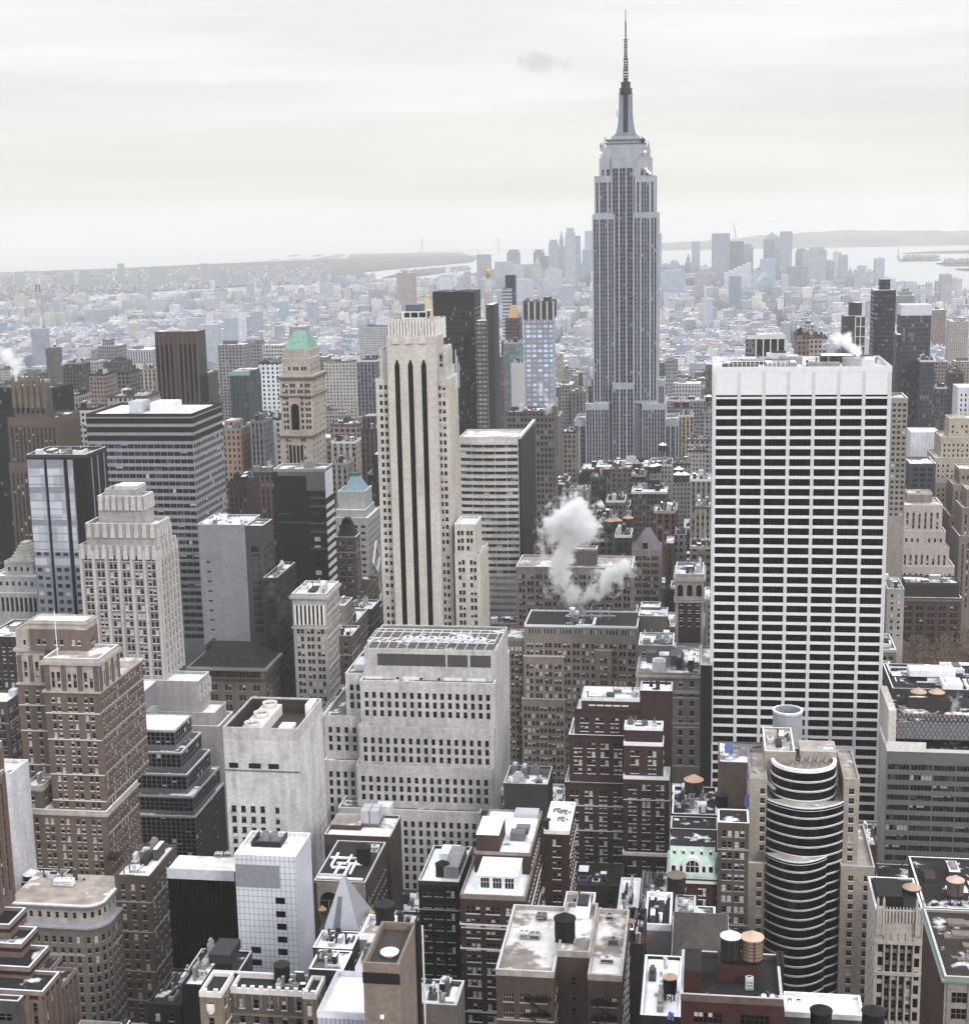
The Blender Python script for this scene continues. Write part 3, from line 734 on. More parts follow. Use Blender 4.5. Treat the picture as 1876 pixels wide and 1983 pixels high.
for i in range(8):
    a = t['x0']+.75+(W_-1.5)*i/7
    m.box(a-.4, a-.28, t['y0']-.22, t['y0']-.01, 60, t['z1']-.4, white); m.box(a+.28, a+.4, t['y0']-.22, t['y0']-.01, 60, t['z1']-.4, white)
m.build('facade_fin', g.B)
lw = glass('9c846c', .8, .2)
for px, py in ((1487, 1274), (1603, 1274)):
    X, Zz = at(px, py, t['y0']); m = MB(); m.box(X-.9, X+.9, t['y0']+.30, t['y0']+.40, Zz-1.1, Zz+1.1, lw); o = m.build('boarded_pane', g.B); o['label'] = 'tan covered pane in a black window band'
clutter(g.B, t, 5, 9, hmax=3.5)
m = MB()
for i in range(14):
    x = t['x0']+6+i*1.6; m.box(x, x+.15, 571, 571.2, t['z1'], t['z1']+3.0, SNOWT); 
m.box(t['x0']+5, t['x0']+29, 571, 571.25, t['z1']+3, t['z1']+3.2, SNOWT); m.build('roof_railing', g.B)
m = MB(); m.lathe(t['x0']+53, 583, [(4.2, t['z1']), (4.2, t['z1']+3.2), (3.8, t['z1']+3.2), (3.6, t['z1']+1.5)], plain('9c9b9d'), 20); m.build('cooling_tower', g.B)
water_tank(t['x0']+9, 586, t['z1'], 'small tan water tank on top of the broad white slab tower', r=2.0, h=1.6, leg=.3, body='a5896b', cone='a98e70')
# ---------------------------------------------------------------- cream tower with three black stripes
lime = 'b9b3a9'; LM = wall(lime, .12, .35)
cs = St(fh=3.45, p=4.7, ww=1.3, wh=1.9, grp=2, gap=.45, mt=2.0, edge=.7, rec=.35, blind=.25)
csd = cs.but(p=3.0, grp=1, pier=(.8, .35), strip=plain('6a645c'), ww=1.35)
bs = Bld('art_deco_tower', 'cream stone tower with three tall black vertical stripes and a stepped crown', 'tower', LM, None, par=1.0, roof=R_G, vb=1245, sn='striped cream tower')
b_a = bs.stack((750, 839.5, 625, 641, -853, dict(st=None, par=1.6)), (748.5, 842.6, 656, 640, -857, dict(st=None, side=csd)), z0=0)
b_b = bs.stack((734, 750, 680, 644, 32, dict(st=None)), (727, 754, 737, 643.2, 36, dict(st=cs.but(cols=[(.36, 1.35), (.70, 1.35)]), par=.8)), z0=0)
bs.stack((843, 863, 676, 645, -874, dict(st=csd, side=csd)), (840, 864, 718, 643.9, -880, dict(st=csd, side=csd)), (838, 867, 738, 643, -885, dict(st=cs.but(cols=[(.42, 1.35), (.72, 1.35)]), side=csd)), z0=0)
wing = pair(fh=3.45, p=5.2, grp=2, ww=1.3, wh=1.95, blind=.3, edge=.5)
wd = punch(fh=3.45, p=2.6, pier=(.6, .3), strip=plain('6a645c'), blind=.3)
bs.stack((880, 920, 1019, 638, -931.5, dict(st=wing, side=wd, roof=R_W)), (880.2, 929, 1076, 637.2, -944.5, dict(st=wing, side=wd)), z0=0)
bs.done(); tt = b_a[1]
m = MB(); bk = glass('0c0d11', .2, .3)
for fx in (.20, .475, .75):       # the stripes: deep slots with stepped tops
    c = tt['x0']+(tt['x1']-tt['x0'])*fx; zt = at(790, 697, 640)[1]
    m.box(c-1.1, c+1.1, 639.9, 639.98, 20, zt-2, bk); m.box(c-.8, c+.8, 639.9, 639.98, zt-2, zt-1, bk); m.box(c-.45, c+.45, 639.9, 639.98, zt-1, zt, bk)
m.build('black_stripe', bs.B)
m = MB(); tc_ = b_a[0]; zt = tc_['z1']
for i in range(15):
    x = tc_['x0']+(tc_['x1']-tc_['x0'])*(i+.5)/15; m.box(x-.28, x+.28, 640.4, 640.96, zt-8.5, zt+(1.3 if i % 2 else .6), TRIM)
for i in range(9):
    y = 642+28*(i+.5)/9; m.box(tc_['x1']+.06, tc_['x1']+.5, y-.3, y+.3, zt-8.5, zt+(1.3 if i % 2 else .6), TRIM)
for c in (.18, .46, .75):
    x = tc_['x0']+(tc_['x1']-tc_['x0'])*c; m.frus((x-1.7, x+1.7, 639.4, 640.9), (x-.5, x+.5, 640.2, 640.9), zt-9, zt-2.5, LM)
m.build('crown_fluting', bs.B)
X0, Z0 = at(777, 622, 650)
boxpart(bs, 'penthouse', 783, 823, 606, 624, 650, 12, plain('3a332f')); boxpart(bs, 'penthouse', 785, 815, 590, 606, 652, 9, plain('5c6b7d', .5))
m = MB(); X, Zb = at(780, 628, 648); X1 = xat(826, 648, Zb); Zt = at(780, 604, 648)[1]
for x in (X, X+3.5, X1-3.5, X1): m.bar((x, 648, Zb-2), (x, 648, Zt), .2, SNOWT)
for z in (Zt, (Zt+Zb)/2): m.bar((X, 648, z), (X1, 648, z), .2, SNOWT); m.bar((X, 662, z), (X1, 662, z), .2, SNOWT)
m.build('steel_frame', bs.B)
m = MB()
for i in range(3): x = xat(880+i*3, 648, 210); m.bar((x, 650, 190), (x, 650, 207-i*3), .12, SNOWT)
m.build('flag_mast', bs.B)
# ---------------------------------------------------------------- curved banded tower and its dark slab
band = St(fh=3.7, p=6.2, ww=5.9, wh=1.9, mt=3.2, edge=.4, rec=.25, gl=GG, mul=3, tra=0, blind=.18, fr=plain('4b4f55'))
cur = B_('office_tower', 'office tower with concave striped front and a dark brown slab end', 'office tower', 'b4afaa', band,
         (889, 1003.5, 849, 800, 30, dict(side=None)), roof=roofm('a3a5ab', .5), par=1.0, vb=1115, extra=[[(1003.7, 1008, 849, 799.5, -1036, dict(st=None, mat=plain('2e2a2a', .5), par=1.2))]])
t = top(cur)
m = MB()
for i in range(30):   # bowed spandrels: the front swells in a shallow curve
    z = t['z1']-3.2-3.7*i; n_ = 14
    for j in range(n_):
        u0_, u1_ = j/n_, (j+1)/n_; f_ = lambda u: 0.3+2.2*(1-(2*u-1)**2)*0.8*max(.15, 1-i/40)
        xa, xb = t['x0']+(t['x1']-t['x0'])*u0_, t['x0']+(t['x1']-t['x0'])*u1_
        a, b2 = 800-f_(u0_), 800-f_(u1_)
        m.poly([(xa, a, z), (xb, b2, z), (xb, b2, z+1.5), (xa, a, z+1.5)], wall('b5b0aa')); m.poly([(xa, a, z+1.5), (xb, b2, z+1.5), (xb, 800, z+1.5), (xa, 800, z+1.5)], wall('b5b0aa'))
m.build('curved_spandrel', cur.B); boxpart(cur, 'penthouse', 962, 992, 844, 851, 812, 10, plain('8b8b90'))
# ---------------------------------------------------------------- office tower with striped bands, far side of the avenue
bt = St(fh=3.72, p=3.4, ww=3.2, wh=2.1, mt=14, edge=.3, rec=.35, gl=glass('2b3340', .1, .7, cell=2.8), mul=1, tra=0, blind=.10, fr=plain('565a63'))
bt2 = bt
bd = B_('office_tower', 'wide dark and silver striped office tower with a white flat roof', 'office tower', wall('8d9095', .1, .2), bt,
        (166.5, 371.5, 806, 700, -429), roof=roofm('dcdce0', .9), par=1.3, pmat=plain('3a3634'), vb=1240)
t = top(bd); m = MB(); dk = plain('29262a', .5)
for i in range(3):
    z = t['z1']-1.0-i*4.3; m.box(t['x0']-.12, t['x1']+.12, t['y0']-.12, t['y0']-.01, z-2.7, z, dk); m.box(t['x1']+.01, t['x1']+.12, t['y0'], t['y1'], z-2.7, z, dk)
m.build('louver_band', bd.B)
boxpart(bd, 'penthouse', 248, 273, 778, 799, 712, 12, plain('a9abb3')); boxpart(bd, 'penthouse', 290, 333, 780, 799, 715, 14, plain('c2c4cb'), R_W)
# ---------------------------------------------------------------- black slab with silver glass strips
bl = plain('1d1b1e', .45); sg = glass('a3a8b4', .2, .25, cell=3)
silver = St(fh=3.7, p=2.5, ww=2.3, wh=1.9, mt=38, edge=.2, rec=.2, gl=glass('3a3f4a', .12, .6, cell=2), tra=0, blind=.12, fr=plain('9aa0ab', .5))
bk_ = B_('office_tower', 'black slab office tower with silver glass strips on its narrow face', 'office tower', bl, None,
         (51, 165, 885, 620, -206), roof=roofm('5a5a5f', .4), par=1.2, pmat=plain('47474b'), vb=1190)
t = top(bk_); W_ = t['x1']-t['x0']; m1, wl = MB(), []; sm_ = plain('9196a3', .35, .3)
for a, b2 in ((.02, .30), (.35, .63), (.70, .79)):
    face(m1, wl, (t['x0']+W_*a, t['y0']-.8), 0, W_*(b2-a), 40, t['z1']-1, silver, sm_, sm_, at(100, 1190, 620)[1])
    xa, xb = t['x0']+W_*a, t['x0']+W_*b2; m1.poly([(xa, t['y0']-.8, 40), (xa, t['y0'], 40), (xa, t['y0'], t['z1']-1), (xa, t['y0']-.8, t['z1']-1)], sm_); m1.poly([(xb, t['y0']-.8, 40), (xb, t['y0'], 40), (xb, t['y0'], t['z1']-1), (xb, t['y0']-.8, t['z1']-1)], sm_)
m1.build('glass_strip', bk_.B); put_windows(bk_.B, wl)
m = MB()
for i in range(12):
    z = t['z1']-5-i*3.7
    for a, b2 in ((.02, .30), (.35, .63), (.70, .79)):
        m.box(t['x0']+W_*a+.1, t['x0']+W_*b2-.1, t['y0']-.92, t['y0']-.82, z-3.3 if i % 4 != 2 else z-1, z, sg)
m.build('spandrel_glass', bk_.B)
m = MB()
for a in (.27, .55, .85):
    y = t['y0']+(t['y1']-t['y0'])*a; m.box(t['x1']+.01, t['x1']+.15, y-.5, y+.5, 60, t['z1']-1, sm_)
m.build('side_strip', bk_.B); clutter(bk_.B, t, 8, 4)
# ---------------------------------------------------------------- grey deco tower with ribbed crown
gr = 'a09b98'; GM = wall(gr, .15, .5); ribt = wall('b3adaa', .1, .4)
gs = St(fh=3.3, p=5.6, ww=1.25, wh=1.9, grp=2, gap=.4, mt=3.0, edge=.6, rec=.25, blind=.45, pier=(1.1, .7), strip=wall('7d7774'), sill=TRIM)
gs3 = gs.but(p=4.2)
lc = Bld('art_deco_tower', 'pale grey setback tower with ribbed fluted crown and tank housing on top', 'tower', GM, gs, par=1.2, roof=R_W, vb=1330, sm=ribt, sn='ribbed grey tower')
crown = St(fh=9, p=4.4, ww=1.2, wh=5.5, mt=5.5, edge=.4, rec=.5, blind=0, tra=0, pier=(1.5, .8), strip=None)
L1 = lc.stack((203, 262, 956, 550, 12, dict(st=crown, par=1.8)), (189, 277, 968, 547, -296, dict(st=crown, par=1.6)), (165, 303, 1021, 545, -328, dict(st=crown.but(mt=4.5, p=4.6), side=gs3, par=1.6)),
              (153, 306, 1062, 543, -341, dict(st=gs, side=gs3, par=1.4)),
              (216, 384, 1321, 538.5, -405, dict(st=gs.but(mt=3.5), side=gs3, roof=R_W)), (216, 416, 1381, 537, -438, dict(st=gs, side=gs3, roof=R_W)), (216, 424, 1406, 535.5, -451, dict(st=gs, side=gs3)))
lc.done()
boxpart(lc, 'tank_housing', 221, 266, 941, 972, 556, 9, plain('9fa1a6', .5), R_W); boxpart(lc, 'tank_housing', 223, 264, 972, 985, 555, 10, plain('4c4c52'))
m = MB()
for tI, n_ in ((1, 7), (2, 9), (3, 11)):
    tq = L1[tI]
    for i in range(n_):
        m = MB(); x = tq['x0']+(tq['x1']-tq['x0'])*(i+.5)/n_; m.frus((x-1.0, x+1.0, tq['y0']-.9, tq['y0']-.1), (x-.6, x+.6, tq['y0']-.6, tq['y0']-.1), tq['z1']-4, tq['z1']+1.6, ribt); m.build('crown_finial', lc.B)
    for i in range(5):
        m = MB(); y = tq['y0']+(tq['y1']-tq['y0'])*(i+.5)/5; m.frus((tq['x1']+.1, tq['x1']+.8, y-.9, y+.9), (tq['x1']+.1, tq['x1']+.5, y-.5, y+.5), tq['z1']-4, tq['z1']+1.6, ribt); m.build('crown_finial', lc.B)
# ---------------------------------------------------------------- corrugated grey slab with glass corner
cg = B_('office_tower', 'plain light grey metal-clad slab with a dark glass corner', 'office tower', wall('88888e', .06, .2, .6), None,
        (383, 474, 1019, 645, 24), roof=R_S, par=.9, vb=1245)
gg = St(fh=3.8, p=4, ww=3.85, wh=2.5, mt=9, edge=.1, rec=.15, gl=glass('2a3234', .1, .6, cell=3), mul=2, tra=0, blind=.06, fr=plain('4f5557'))
B_('glass_tower', 'dark green glass tower wing joined behind the plain grey slab', 'office tower', plain('4d5456', .4), gg,
   (475.5, 508.6, 1021, 645, -526.5), roof=R_S, par=.9, vb=1400)
B_('glass_tower', 'low dark glass block with a planted roof terrace beside the grey slab', 'office tower', plain('454b4d', .4), gg.but(mt=1.2),
   (513, 516, 1121, 597, -563), roof=R_G, par=1.1, vb=1400) if False else None
b = B_('glass_tower', 'lower dark glass block with an angled roof terrace', 'office tower', plain('3e4446', .35), gg.but(mt=1.0),
       (509.5, 536, 1123, 638, -572), roof=R_G, par=1.1, vb=1370); clutter(b.B, top(b), 3, 3)
m = MB(); t = top(cg)
for i in range(9): m.box(t['x0']+3.2+i*.05, t['x0']+5.0+i*.05, 644.9, 644.98, t['z1']-17-i*4.6, t['z1']-16.3-i*4.6, plain('2a2a2e'))
m.build('vent_slot', cg.B); clutter(cg.B, t, 4, 6, [plain('4d6f9c'), plain('d8dade'), plain('8d8f95')], 'rooftop_plant', 2.0)
# ---------------------------------------------------------------- mansard roofed palazzo
pz = Bld('palazzo_building', 'brown stone block with a black hipped roof and round dormers', 'building', wall('7d7168', .2, .6), punch(fh=4.6, p=6.0, grp=2, ww=1.3, wh=2.6, mt=8, blind=.2), par=.3, roof=R_D, vb=1400, sn='hipped roof block')
P1 = pz.stack((368, 512, 1291, 612, -540, dict(corn=[(.2, 1.0, 1.4, wall('8d8580')), (4.9, .8, 1.0, wall('57504c'))]))); pz.done(); t = P1[0]
m = MB(); m.frus((t['x0'], t['x1'], t['y0'], t['y1']), (t['x0']+9, t['x1']-9, t['y0']+9, t['y1']-9), t['z1']+.3, t['z1']+8, plain('2f2d30', .8)); m.build('hipped_roof', pz.B)
for i in range(6):
    x = t['x0']+3+(t['x1']-t['x0']-7)*(i+.5)/6; m = MB(); m.lathe(x, t['y0']+3.2, [(.9, t['z1']+2.4), (.9, t['z1']+3.6), (.5, t['z1']+4.4), (0.1, t['z1']+4.6)], plain('47464a'), 10); m.build('dormer', pz.B)
m = MB()
for i in range(22):
    x = t['x0']+2+(t['x1']-t['x0']-4)*(i+.5)/22; m.box(x-.5, x+.5, t['y0']-.14, t['y0']-.02, t['z1']-4.4, t['z1']-1.6, GD)
m.build('arcade', pz.B)
rx0, rz = at(417, 1233, 650); o = empty('roof_container', (rx0+5, 654, rz-6)); tag(o, 'dark red metal plant box standing behind the black hipped roof', 'plant box')
m = MB(); m.box(rx0, xat(474, 636, rz), 636, 643.5, rz-6, rz, plain('4a2a2c', .5), bottom=True); m.build('casing', o)
m = MB(); [m.box(rx0+i*1.6, rx0+.1+i*1.6, 635.9, 643.6, rz, rz+.12, plain('6b4a4a')) for i in range(7)]; m.build('rib', o)
pb = B_('stone_building', 'buff stone annexe with small arched windows behind the black hipped roof', 'building', '8d7f70', punch(), (358, 392, 1262, 585, 22), (396, 540, 1262, 583, 35), roof=R_D, vb=1300, par=.5) if False else None
# ---------------------------------------------------------------- black slab with white diagonal bands
ks = plain('262427', .5)
kb = B_('office_tower', 'charcoal slab tower with bright stepped bands down its side', 'office tower', ks, None, (529, 628, 912, 720, -644), roof=roofm('8f8b8a', .5), par=1.2, pmat=plain('8b8a8c'), vb=1125)
t = top(kb); m = MB(); wm_ = plain('c9c9cf', .6)
m.box(t['x1']+.01, t['x1']+.12, t['y0']+.5, t['y1']-1, t['z1']-14, t['z1']-.5, wm_)
for i in range(20): z = t['z1']-17.5-i*4.35; m.box(t['x1']+.01, t['x1']+.45, t['y0']+.4, t['y1']-.6, z-1.9, z, wm_)
m.build('side_band', kb.B)
m = MB(); g2 = plain('5a585a')
m.box(t['x0']+2, t['x1'], t['y0']-.12, t['y0']-.01, t['z1']-2.5, t['z1']-.4, plain('6a6868')); m.box(t['x1']-9.5, t['x1'], t['y0']-.12, t['y0']-.01, t['z1']-10, t['z1']-2.5, plain('6a6868'))
for i in (3, 4, 6, 7, 9, 13, 14): z = t['z1']-i*4.35; m.box(t['x1']-8.5, t['x1']-.2, t['y0']-.2, t['y0']-.01, z-1.1, z, g2)
for i, a, b2 in ((5, .05, .3), (6, .05, .95), (11, .05, .38)): z = t['z1']-i*4.35; m.box(t['x0']+25*a, t['x0']+25*b2, t['y0']-.15, t['y0']-.01, z-.5, z, g2)
m.build('front_band', kb.B)
m = MB(); r = random.Random(2)
for i in range(12): z = t['z1']-12-i*4.35; m.box(t['x1']-6.5, t['x1']-3.5, t['y0']-.1, t['y0']-.01, z-2.2, z, r.choice([plain('3b4048'), GD, plain('9fa9b8')]))
m.build('stair_window', kb.B); clutter(kb.B, t, 14, 3)
# ---------------------------------------------------------------- tower with a verdigris pyramid and truss sides
pt = '9d9b9b'
pw = Bld('office_tower', 'pale stone tower topped by a blue-green copper pyramid', 'tower', wall(pt, .1, .4), punch(fh=3.7, p=4.4, ww=2.4, wh=1.6, mul=1, mt=3.5, blind=.15), par=.8, roof=R_W, vb=1200)
P1 = pw.stack((654, 706, 955, 812, -720, dict(st=St(fh=4, p=14, ww=11, wh=2.6, mt=7, mul=5, tra=0, gl=GG, blind=0), par=1.2)), (650, 706, 990, 806, -725), (650, 712, 1005, 803, -736))
pw.done(); t = P1[0]
cop = plain('6f929b', .6); x_, y_ = (t['x0']+t['x1'])/2, 824
zt = at(684, 920, 824)[1]; w1 = (t['x1']-t['x0'])*.36
m = MB(); m.frus((x_-w1*1.15, x_+w1*1.15, y_-w1, y_+w1), (x_-w1*.38, x_+w1*.38, y_-w1*.35, y_+w1*.35), t['z1'], zt, cop)
m.box(x_-w1*.46, x_+w1*.46, y_-w1*.42, y_+w1*.42, zt, zt+1.6, plain('48676b')); m.build('copper_pyramid', pw.B)
m = MB(); t = P1[2]
for i in range(4):
    z = t['z1']-16-i*22; ym = (t['y0']+t['y1'])/2
    for s_ in (-1, 1): m.bar((t['x1']+.6, ym, z), (t['x1']+.6, ym+s_*9, z-11), .7, TRIM); m.bar((t['x1']+.6, ym, z-18), (t['x1']+.6, ym+s_*9, z-11), .7, TRIM)
m.build('truss', pw.B)
# ---------------------------------------------------------------- brown deco tower with dark hip roof
bh = Bld('stone_tower', 'brown brick tower with a steep dark slate hip roof', 'tower', wall('71625a', .15, .5), pair(fh=3.4, p=4.2, ww=1.1, blind=.3), par=.6, roof=R_D, vb=1300, side=punch(p=2.8))
P1 = bh.stack((650, 688, 1042, 760, -697), (650, 702, 1150, 757, 40), (650, 712, 1205, 755, 48)); bh.done(); t = P1[0]
m = MB(); m.frus((t['x0']+.5, t['x1']-.5, t['y0']+.5, t['y1']-.5), (t['x0']+3.5, t['x0']+6.5, t['y0']+8, t['y1']-8), t['z1'], t['z1']+10, plain('35333a', .8)); m.build('hip_roof', bh.B)
# ---------------------------------------------------------------- classical corner tower
cl = B_('stone_building', 'white classical office block with a columned top storey and cornice', 'building', 'a5a09b', punch(fh=3.35, p=4.4, grp=2, ww=1.35, wh=1.95, mt=15, blind=.25, pier=(.7, .2)),
        (565, 631, 1153, 605, -656, dict(corn=[(.2, 1.2, 1.0, wall('a9a6a4')), (14, .7, .6, wall('a9a6a4'))])), roof=R_W, par=.9, vb=1375, side=punch(fh=3.35, p=2.9, mt=3, sill=TRIM))
t = top(cl); m = MB()
for i in range(8): x = t['x0']+1.2+(t['x1']-t['x0']-2.4)*i/7; m.box(x-.4, x+.4, t['y0']-.6, t['y0']-.02, t['z1']-13, t['z1']-4.2, TRIM)
m.build('column', cl.B); m = MB()
for i in range(7): x = t['x0']+1.2+(t['x1']-t['x0']-2.4)*(i+.5)/7; m.box(x-.7, x+.7, t['y0']-.12, t['y0']-.02, t['z1']-12.8, t['z1']-4.4, GD)
m.build('tall_window', cl.B); clutter(cl.B, t, 6, 5, hmax=5)
# the smaller blocks between it and the striped cream tower
for i, (xl, xr, yt, Y, rx, c, lab) in enumerate((
        (630, 668, 1176, 655, -683, '8f8985', 'small grey stone block with a snowy terrace wedged beside the classical block'),
        (655, 690, 1208, 690, -712, '8a7f78', 'narrow buff block with a flat white roof near the striped cream tower'),
        (643, 680, 1235, 625, -697, '6b5f59', 'low brown block with potted plants on its white roof'),
        (672, 720, 1182, 720, -735, '6a5d58', 'brown brick walk-up with a tan roof squeezed behind the columned block'),
        (612, 652, 1395, 560, -700, '9a9490', 'low pale terrace block in front of the classical block'))):
    b = B_('brick_building', lab, 'building', c, punch(p=3.2, blind=.2), (xl, xr, yt, Y, rx), roof=random.Random(i).choice([R_W, R_S]), vb=1420); clutter(b.B, top(b), 40+i, 3)
# ================================================================== NEARER BUILDINGS
# white stone block with rows of tall dark windows and stepped wings
st = St(fh=3.55, p=2.95, ww=1.42, wh=2.45, mt=3.6, edge=1.0, rec=.25, blind=.0, gl=glass('17181c', .15, .5), fr=plain('2a2b30'), tra=1)
wsn = wall('b9b5b2', .12, .75)
ww = Bld('office_block', 'pale stepped stone office block with rows of dark windows and big roof fans', 'office block', wsn, st, par=.9, roof=roofm('6f6a66', .2), vb=1790, sn='stepped white stone block')
T = ww.stack((704.5, 960, 1257, 536, 34, dict(st=None, par=.4)), (696.5, 957, 1322, 531, 44, dict(side=None)), (694, 955, 1410, 528, 48, dict(side=None)), (690, 953, 1485, 525, 52, dict(side=None)), (655, 930, 1568, 521, 56, dict(side=None)))
T2 = ww.stack((668.5, 704, 1308, 538.5, 38), (626, 698, 1390, 536, 46), (628, 694, 1476, 532, 50), z0=0)
ww.done(); t = T[0]
m = MB(); lv = plain('55555a', .5)
for a, b2 in ((730, 862), (866, 905), (910, 950)):
    X0 = xat(a, 536, t['z1']); X1 = xat(b2, 536, t['z1']); m.box(X0, X1, 535.85, 535.98, t['z1']-6.2, t['z1']-1.6, lv)
m.build('louver_panel', ww.B)
m = MB(); 
for px in (706, 780, 860, 905): X = xat(px+12, 536, t['z1']-11); m.box(X-2.5, X+4.5, 535.86, 535.98, t['z1']-13.2, t['z1']-10.6, plain('ced2da'))
for px in (770, 815, 850): X = xat(px, 536, t['z1']-11); m.box(X-.5, X+.5, 535.86, 535.98, t['z1']-13.4, t['z1']-10.8, plain('1c1c20'))
m.build('loading_door', ww.B)
m = MB(); fr_ = plain('cfd1d6', .6)
for i in range(7):
    x = t['x0']+15+i*4.7; m = MB(); m.lathe(x, 547, [(2.1, t['z1']+.4), (2.1, t['z1']+2.0), (1.8, t['z1']+2.0), (1.7, t['z1']+1.2)], fr_, 16); m.box(x-1.8, x+1.8, 546.85, 547.15, t['z1']+1.9, t['z1']+2.1, fr_); m.lathe(x, 547, [(.5, t['z1']+1), (.5, t['z1']+2.2)], plain('4b4b50'), 8); m.build('cooling_fan', ww.B)
m = MB(); z = t['z1']+2.6
for y in (538, 543, 552, 556): m.bar((t['x0']+1, y, z), (t['x1']-1, y, z), .16, fr_)
for i in range(14): x = t['x0']+1+(t['x1']-t['x0']-2)*i/13; m.bar((x, 538, z), (x, 556, z), .13, fr_); m.bar((x, 538, z-2.6), (x+1.5, 538, z), .2, fr_)
for i in range(13): x = t['x0']+1+(t['x1']-t['x0']-2)*i/13; m.bar((x, 538, z), (x+3.5, 543, z), .18, fr_)
m.build('steel_frame', ww.B)
m = MB(); X0, Zz = at(690, 1298, 545); m.box(X0-1, X0+6, 545, 556, T2[0]['z1'], T2[0]['z1']+2.4, plain('c9ccd2')); m.build('cooling_bank', ww.B)
# ---------------------------------------------------------------- cooling tower block
cst = St(fh=3.6, p=3.7, ww=1.45, wh=2.0, mt=21.5, edge=1.5, rec=.5, blind=.35, gl=GD, cols=[(.09, 1.6), (.22, 1.6), (.35, 1.6), (.48, 1.6), (.68, 1.4)], strip=wall('5d5a59'))
ct = B_('concrete_building', 'stained pale concrete block with cooling fans sunk in its roof pit', 'building', wall('c2c0c0', .12, .8), cst.but(strip=None, sill=wall('5d5a59')),
        (432.7, 577, 1437, 440, -624.5, dict(side=St(fh=3.6, p=5, ww=1.0, wh=2.2, mt=26, edge=13, rec=.3, cols=[(.72, 1), (.82, 1), (.92, 1)], blind=0))), roof=plain('4d4039'), par=.8, vb=1660)
t = top(ct); x0, x1, y0, y1, z = t['x0'], t['x1'], t['y0'], t['y1'], t['z1']
m = MB(); br = plain('4a3c34', .8)
m.box(x0-.02, x1+.02, y0-.02, y0+.5, z+.78, z+5, wsn); m.box(x1-.5, x1+.02, y0+.5, y1, z+.78, z+5, wsn); m.box(x0-.02, x0+.5, y0+.5, y1, z+.78, z+5, wsn); m.box(x0+.5, x1-.5, y1-.5, y1+.02, z+.78, z+5, wsn)
m.build('roof_screen', ct.B)
m = MB(); m.box(x0+.55, x1-.55, y1-.62, y1-.52, z+.02, z+4.5, br); m.box(x0+.52, x0+.62, y0+.6, y1-.7, z+.02, z+4.5, br); m.build('pit_lining', ct.B)
m = MB(); pl = plain('c9c6c0', .7); m.box(x0+5, x0+11.5, y0+2, y1-3, z+.02, z+3.6, pl); m.build('fan_deck', ct.B)
for i in range(3):
    m = MB(); y = y0+5+(y1-y0-11)*i/2.0; m.lathe(x0+8.2, y, [(2.2, z+3.6), (2.5, z+4.5), (2.5, z+5.3), (2.3, z+5.3), (2.1, z+4.4)], pl, 20); m.poly([(x0+8.2+2.1*cos(q*pi/8), y+2.1*sin(q*pi/8), z+4.5) for q in range(16)], plain('6d6a68'))
    for q in range(4): a = q*pi/2+.5; m.bar((x0+8.2, y, z+5.2), (x0+8.2+2.3*cos(a), y+2.3*sin(a), z+5.2), .12, pl)
    m.build('cooling_fan', ct.B)
m = MB(); m.box(x1-8, x1-3.5, y0+6, y0+11, z+.02, z+3.4, plain('dcdad6')); m.box(x1-3.5, x1-1.2, y1-9, y1-2, z+.02, z+5.6, plain('d8d6d2')); m.build('rooftop_plant', ct.B)
m = MB(); m.box(x0+1.5, x0+4.5, y0-.13, y0-.02, z-8.6, z-6.9, plain('1e1c1d')); m.box(x0+8, x0+12, y0-.13, y0-.02, z-8.6, z-6.9, plain('1e1c1d')); m.box(x0+14.5, x0+18, y0-.13, y0-.02, z-8.6, z-6.9, plain('1e1c1d')); m.box(x0, x1+.1, y0-.25, y0-.02, z-9.6, z-9.2, wall('7c7a7a')); m.build('vent_slot', ct.B)
# ---------------------------------------------------------------- stepped dark glass block
cm = plain('75767c', .5); zg = St(fh=1.62, p=1.75, ww=1.64, wh=1.48, mt=.7, edge=.15, rec=.12, tra=0, blind=.06, gl=glass('101116', .12, .6, .3, cell=1.7), fr=plain('2a2b2f'))
zq = B_('glass_building', 'dark glass office block stepping out in five tiers with white ledges', 'office block', cm, zg,
        (225, 338.5, 1413, 500, -370, dict(roof=R_W)), (225, 350.5, 1455, 497, -389.5), (225, 361.5, 1497, 494, -407), (225, 373.5, 1539, 491, -425), (225, 378.5, 1577, 489, -434), roof=roofm('5c5a5e', .3), par=.3, pmat=plain('a3a4aa', .6), vb=1680)
t = top(zq); boxpart(zq, 'penthouse', 225, 262, 1352, 1400, 512, 22, plain('85868c', .6), R_W); boxpart(zq, 'penthouse', 262, 290, 1378, 1395, 520, 8, plain('9a9ca2', .6))
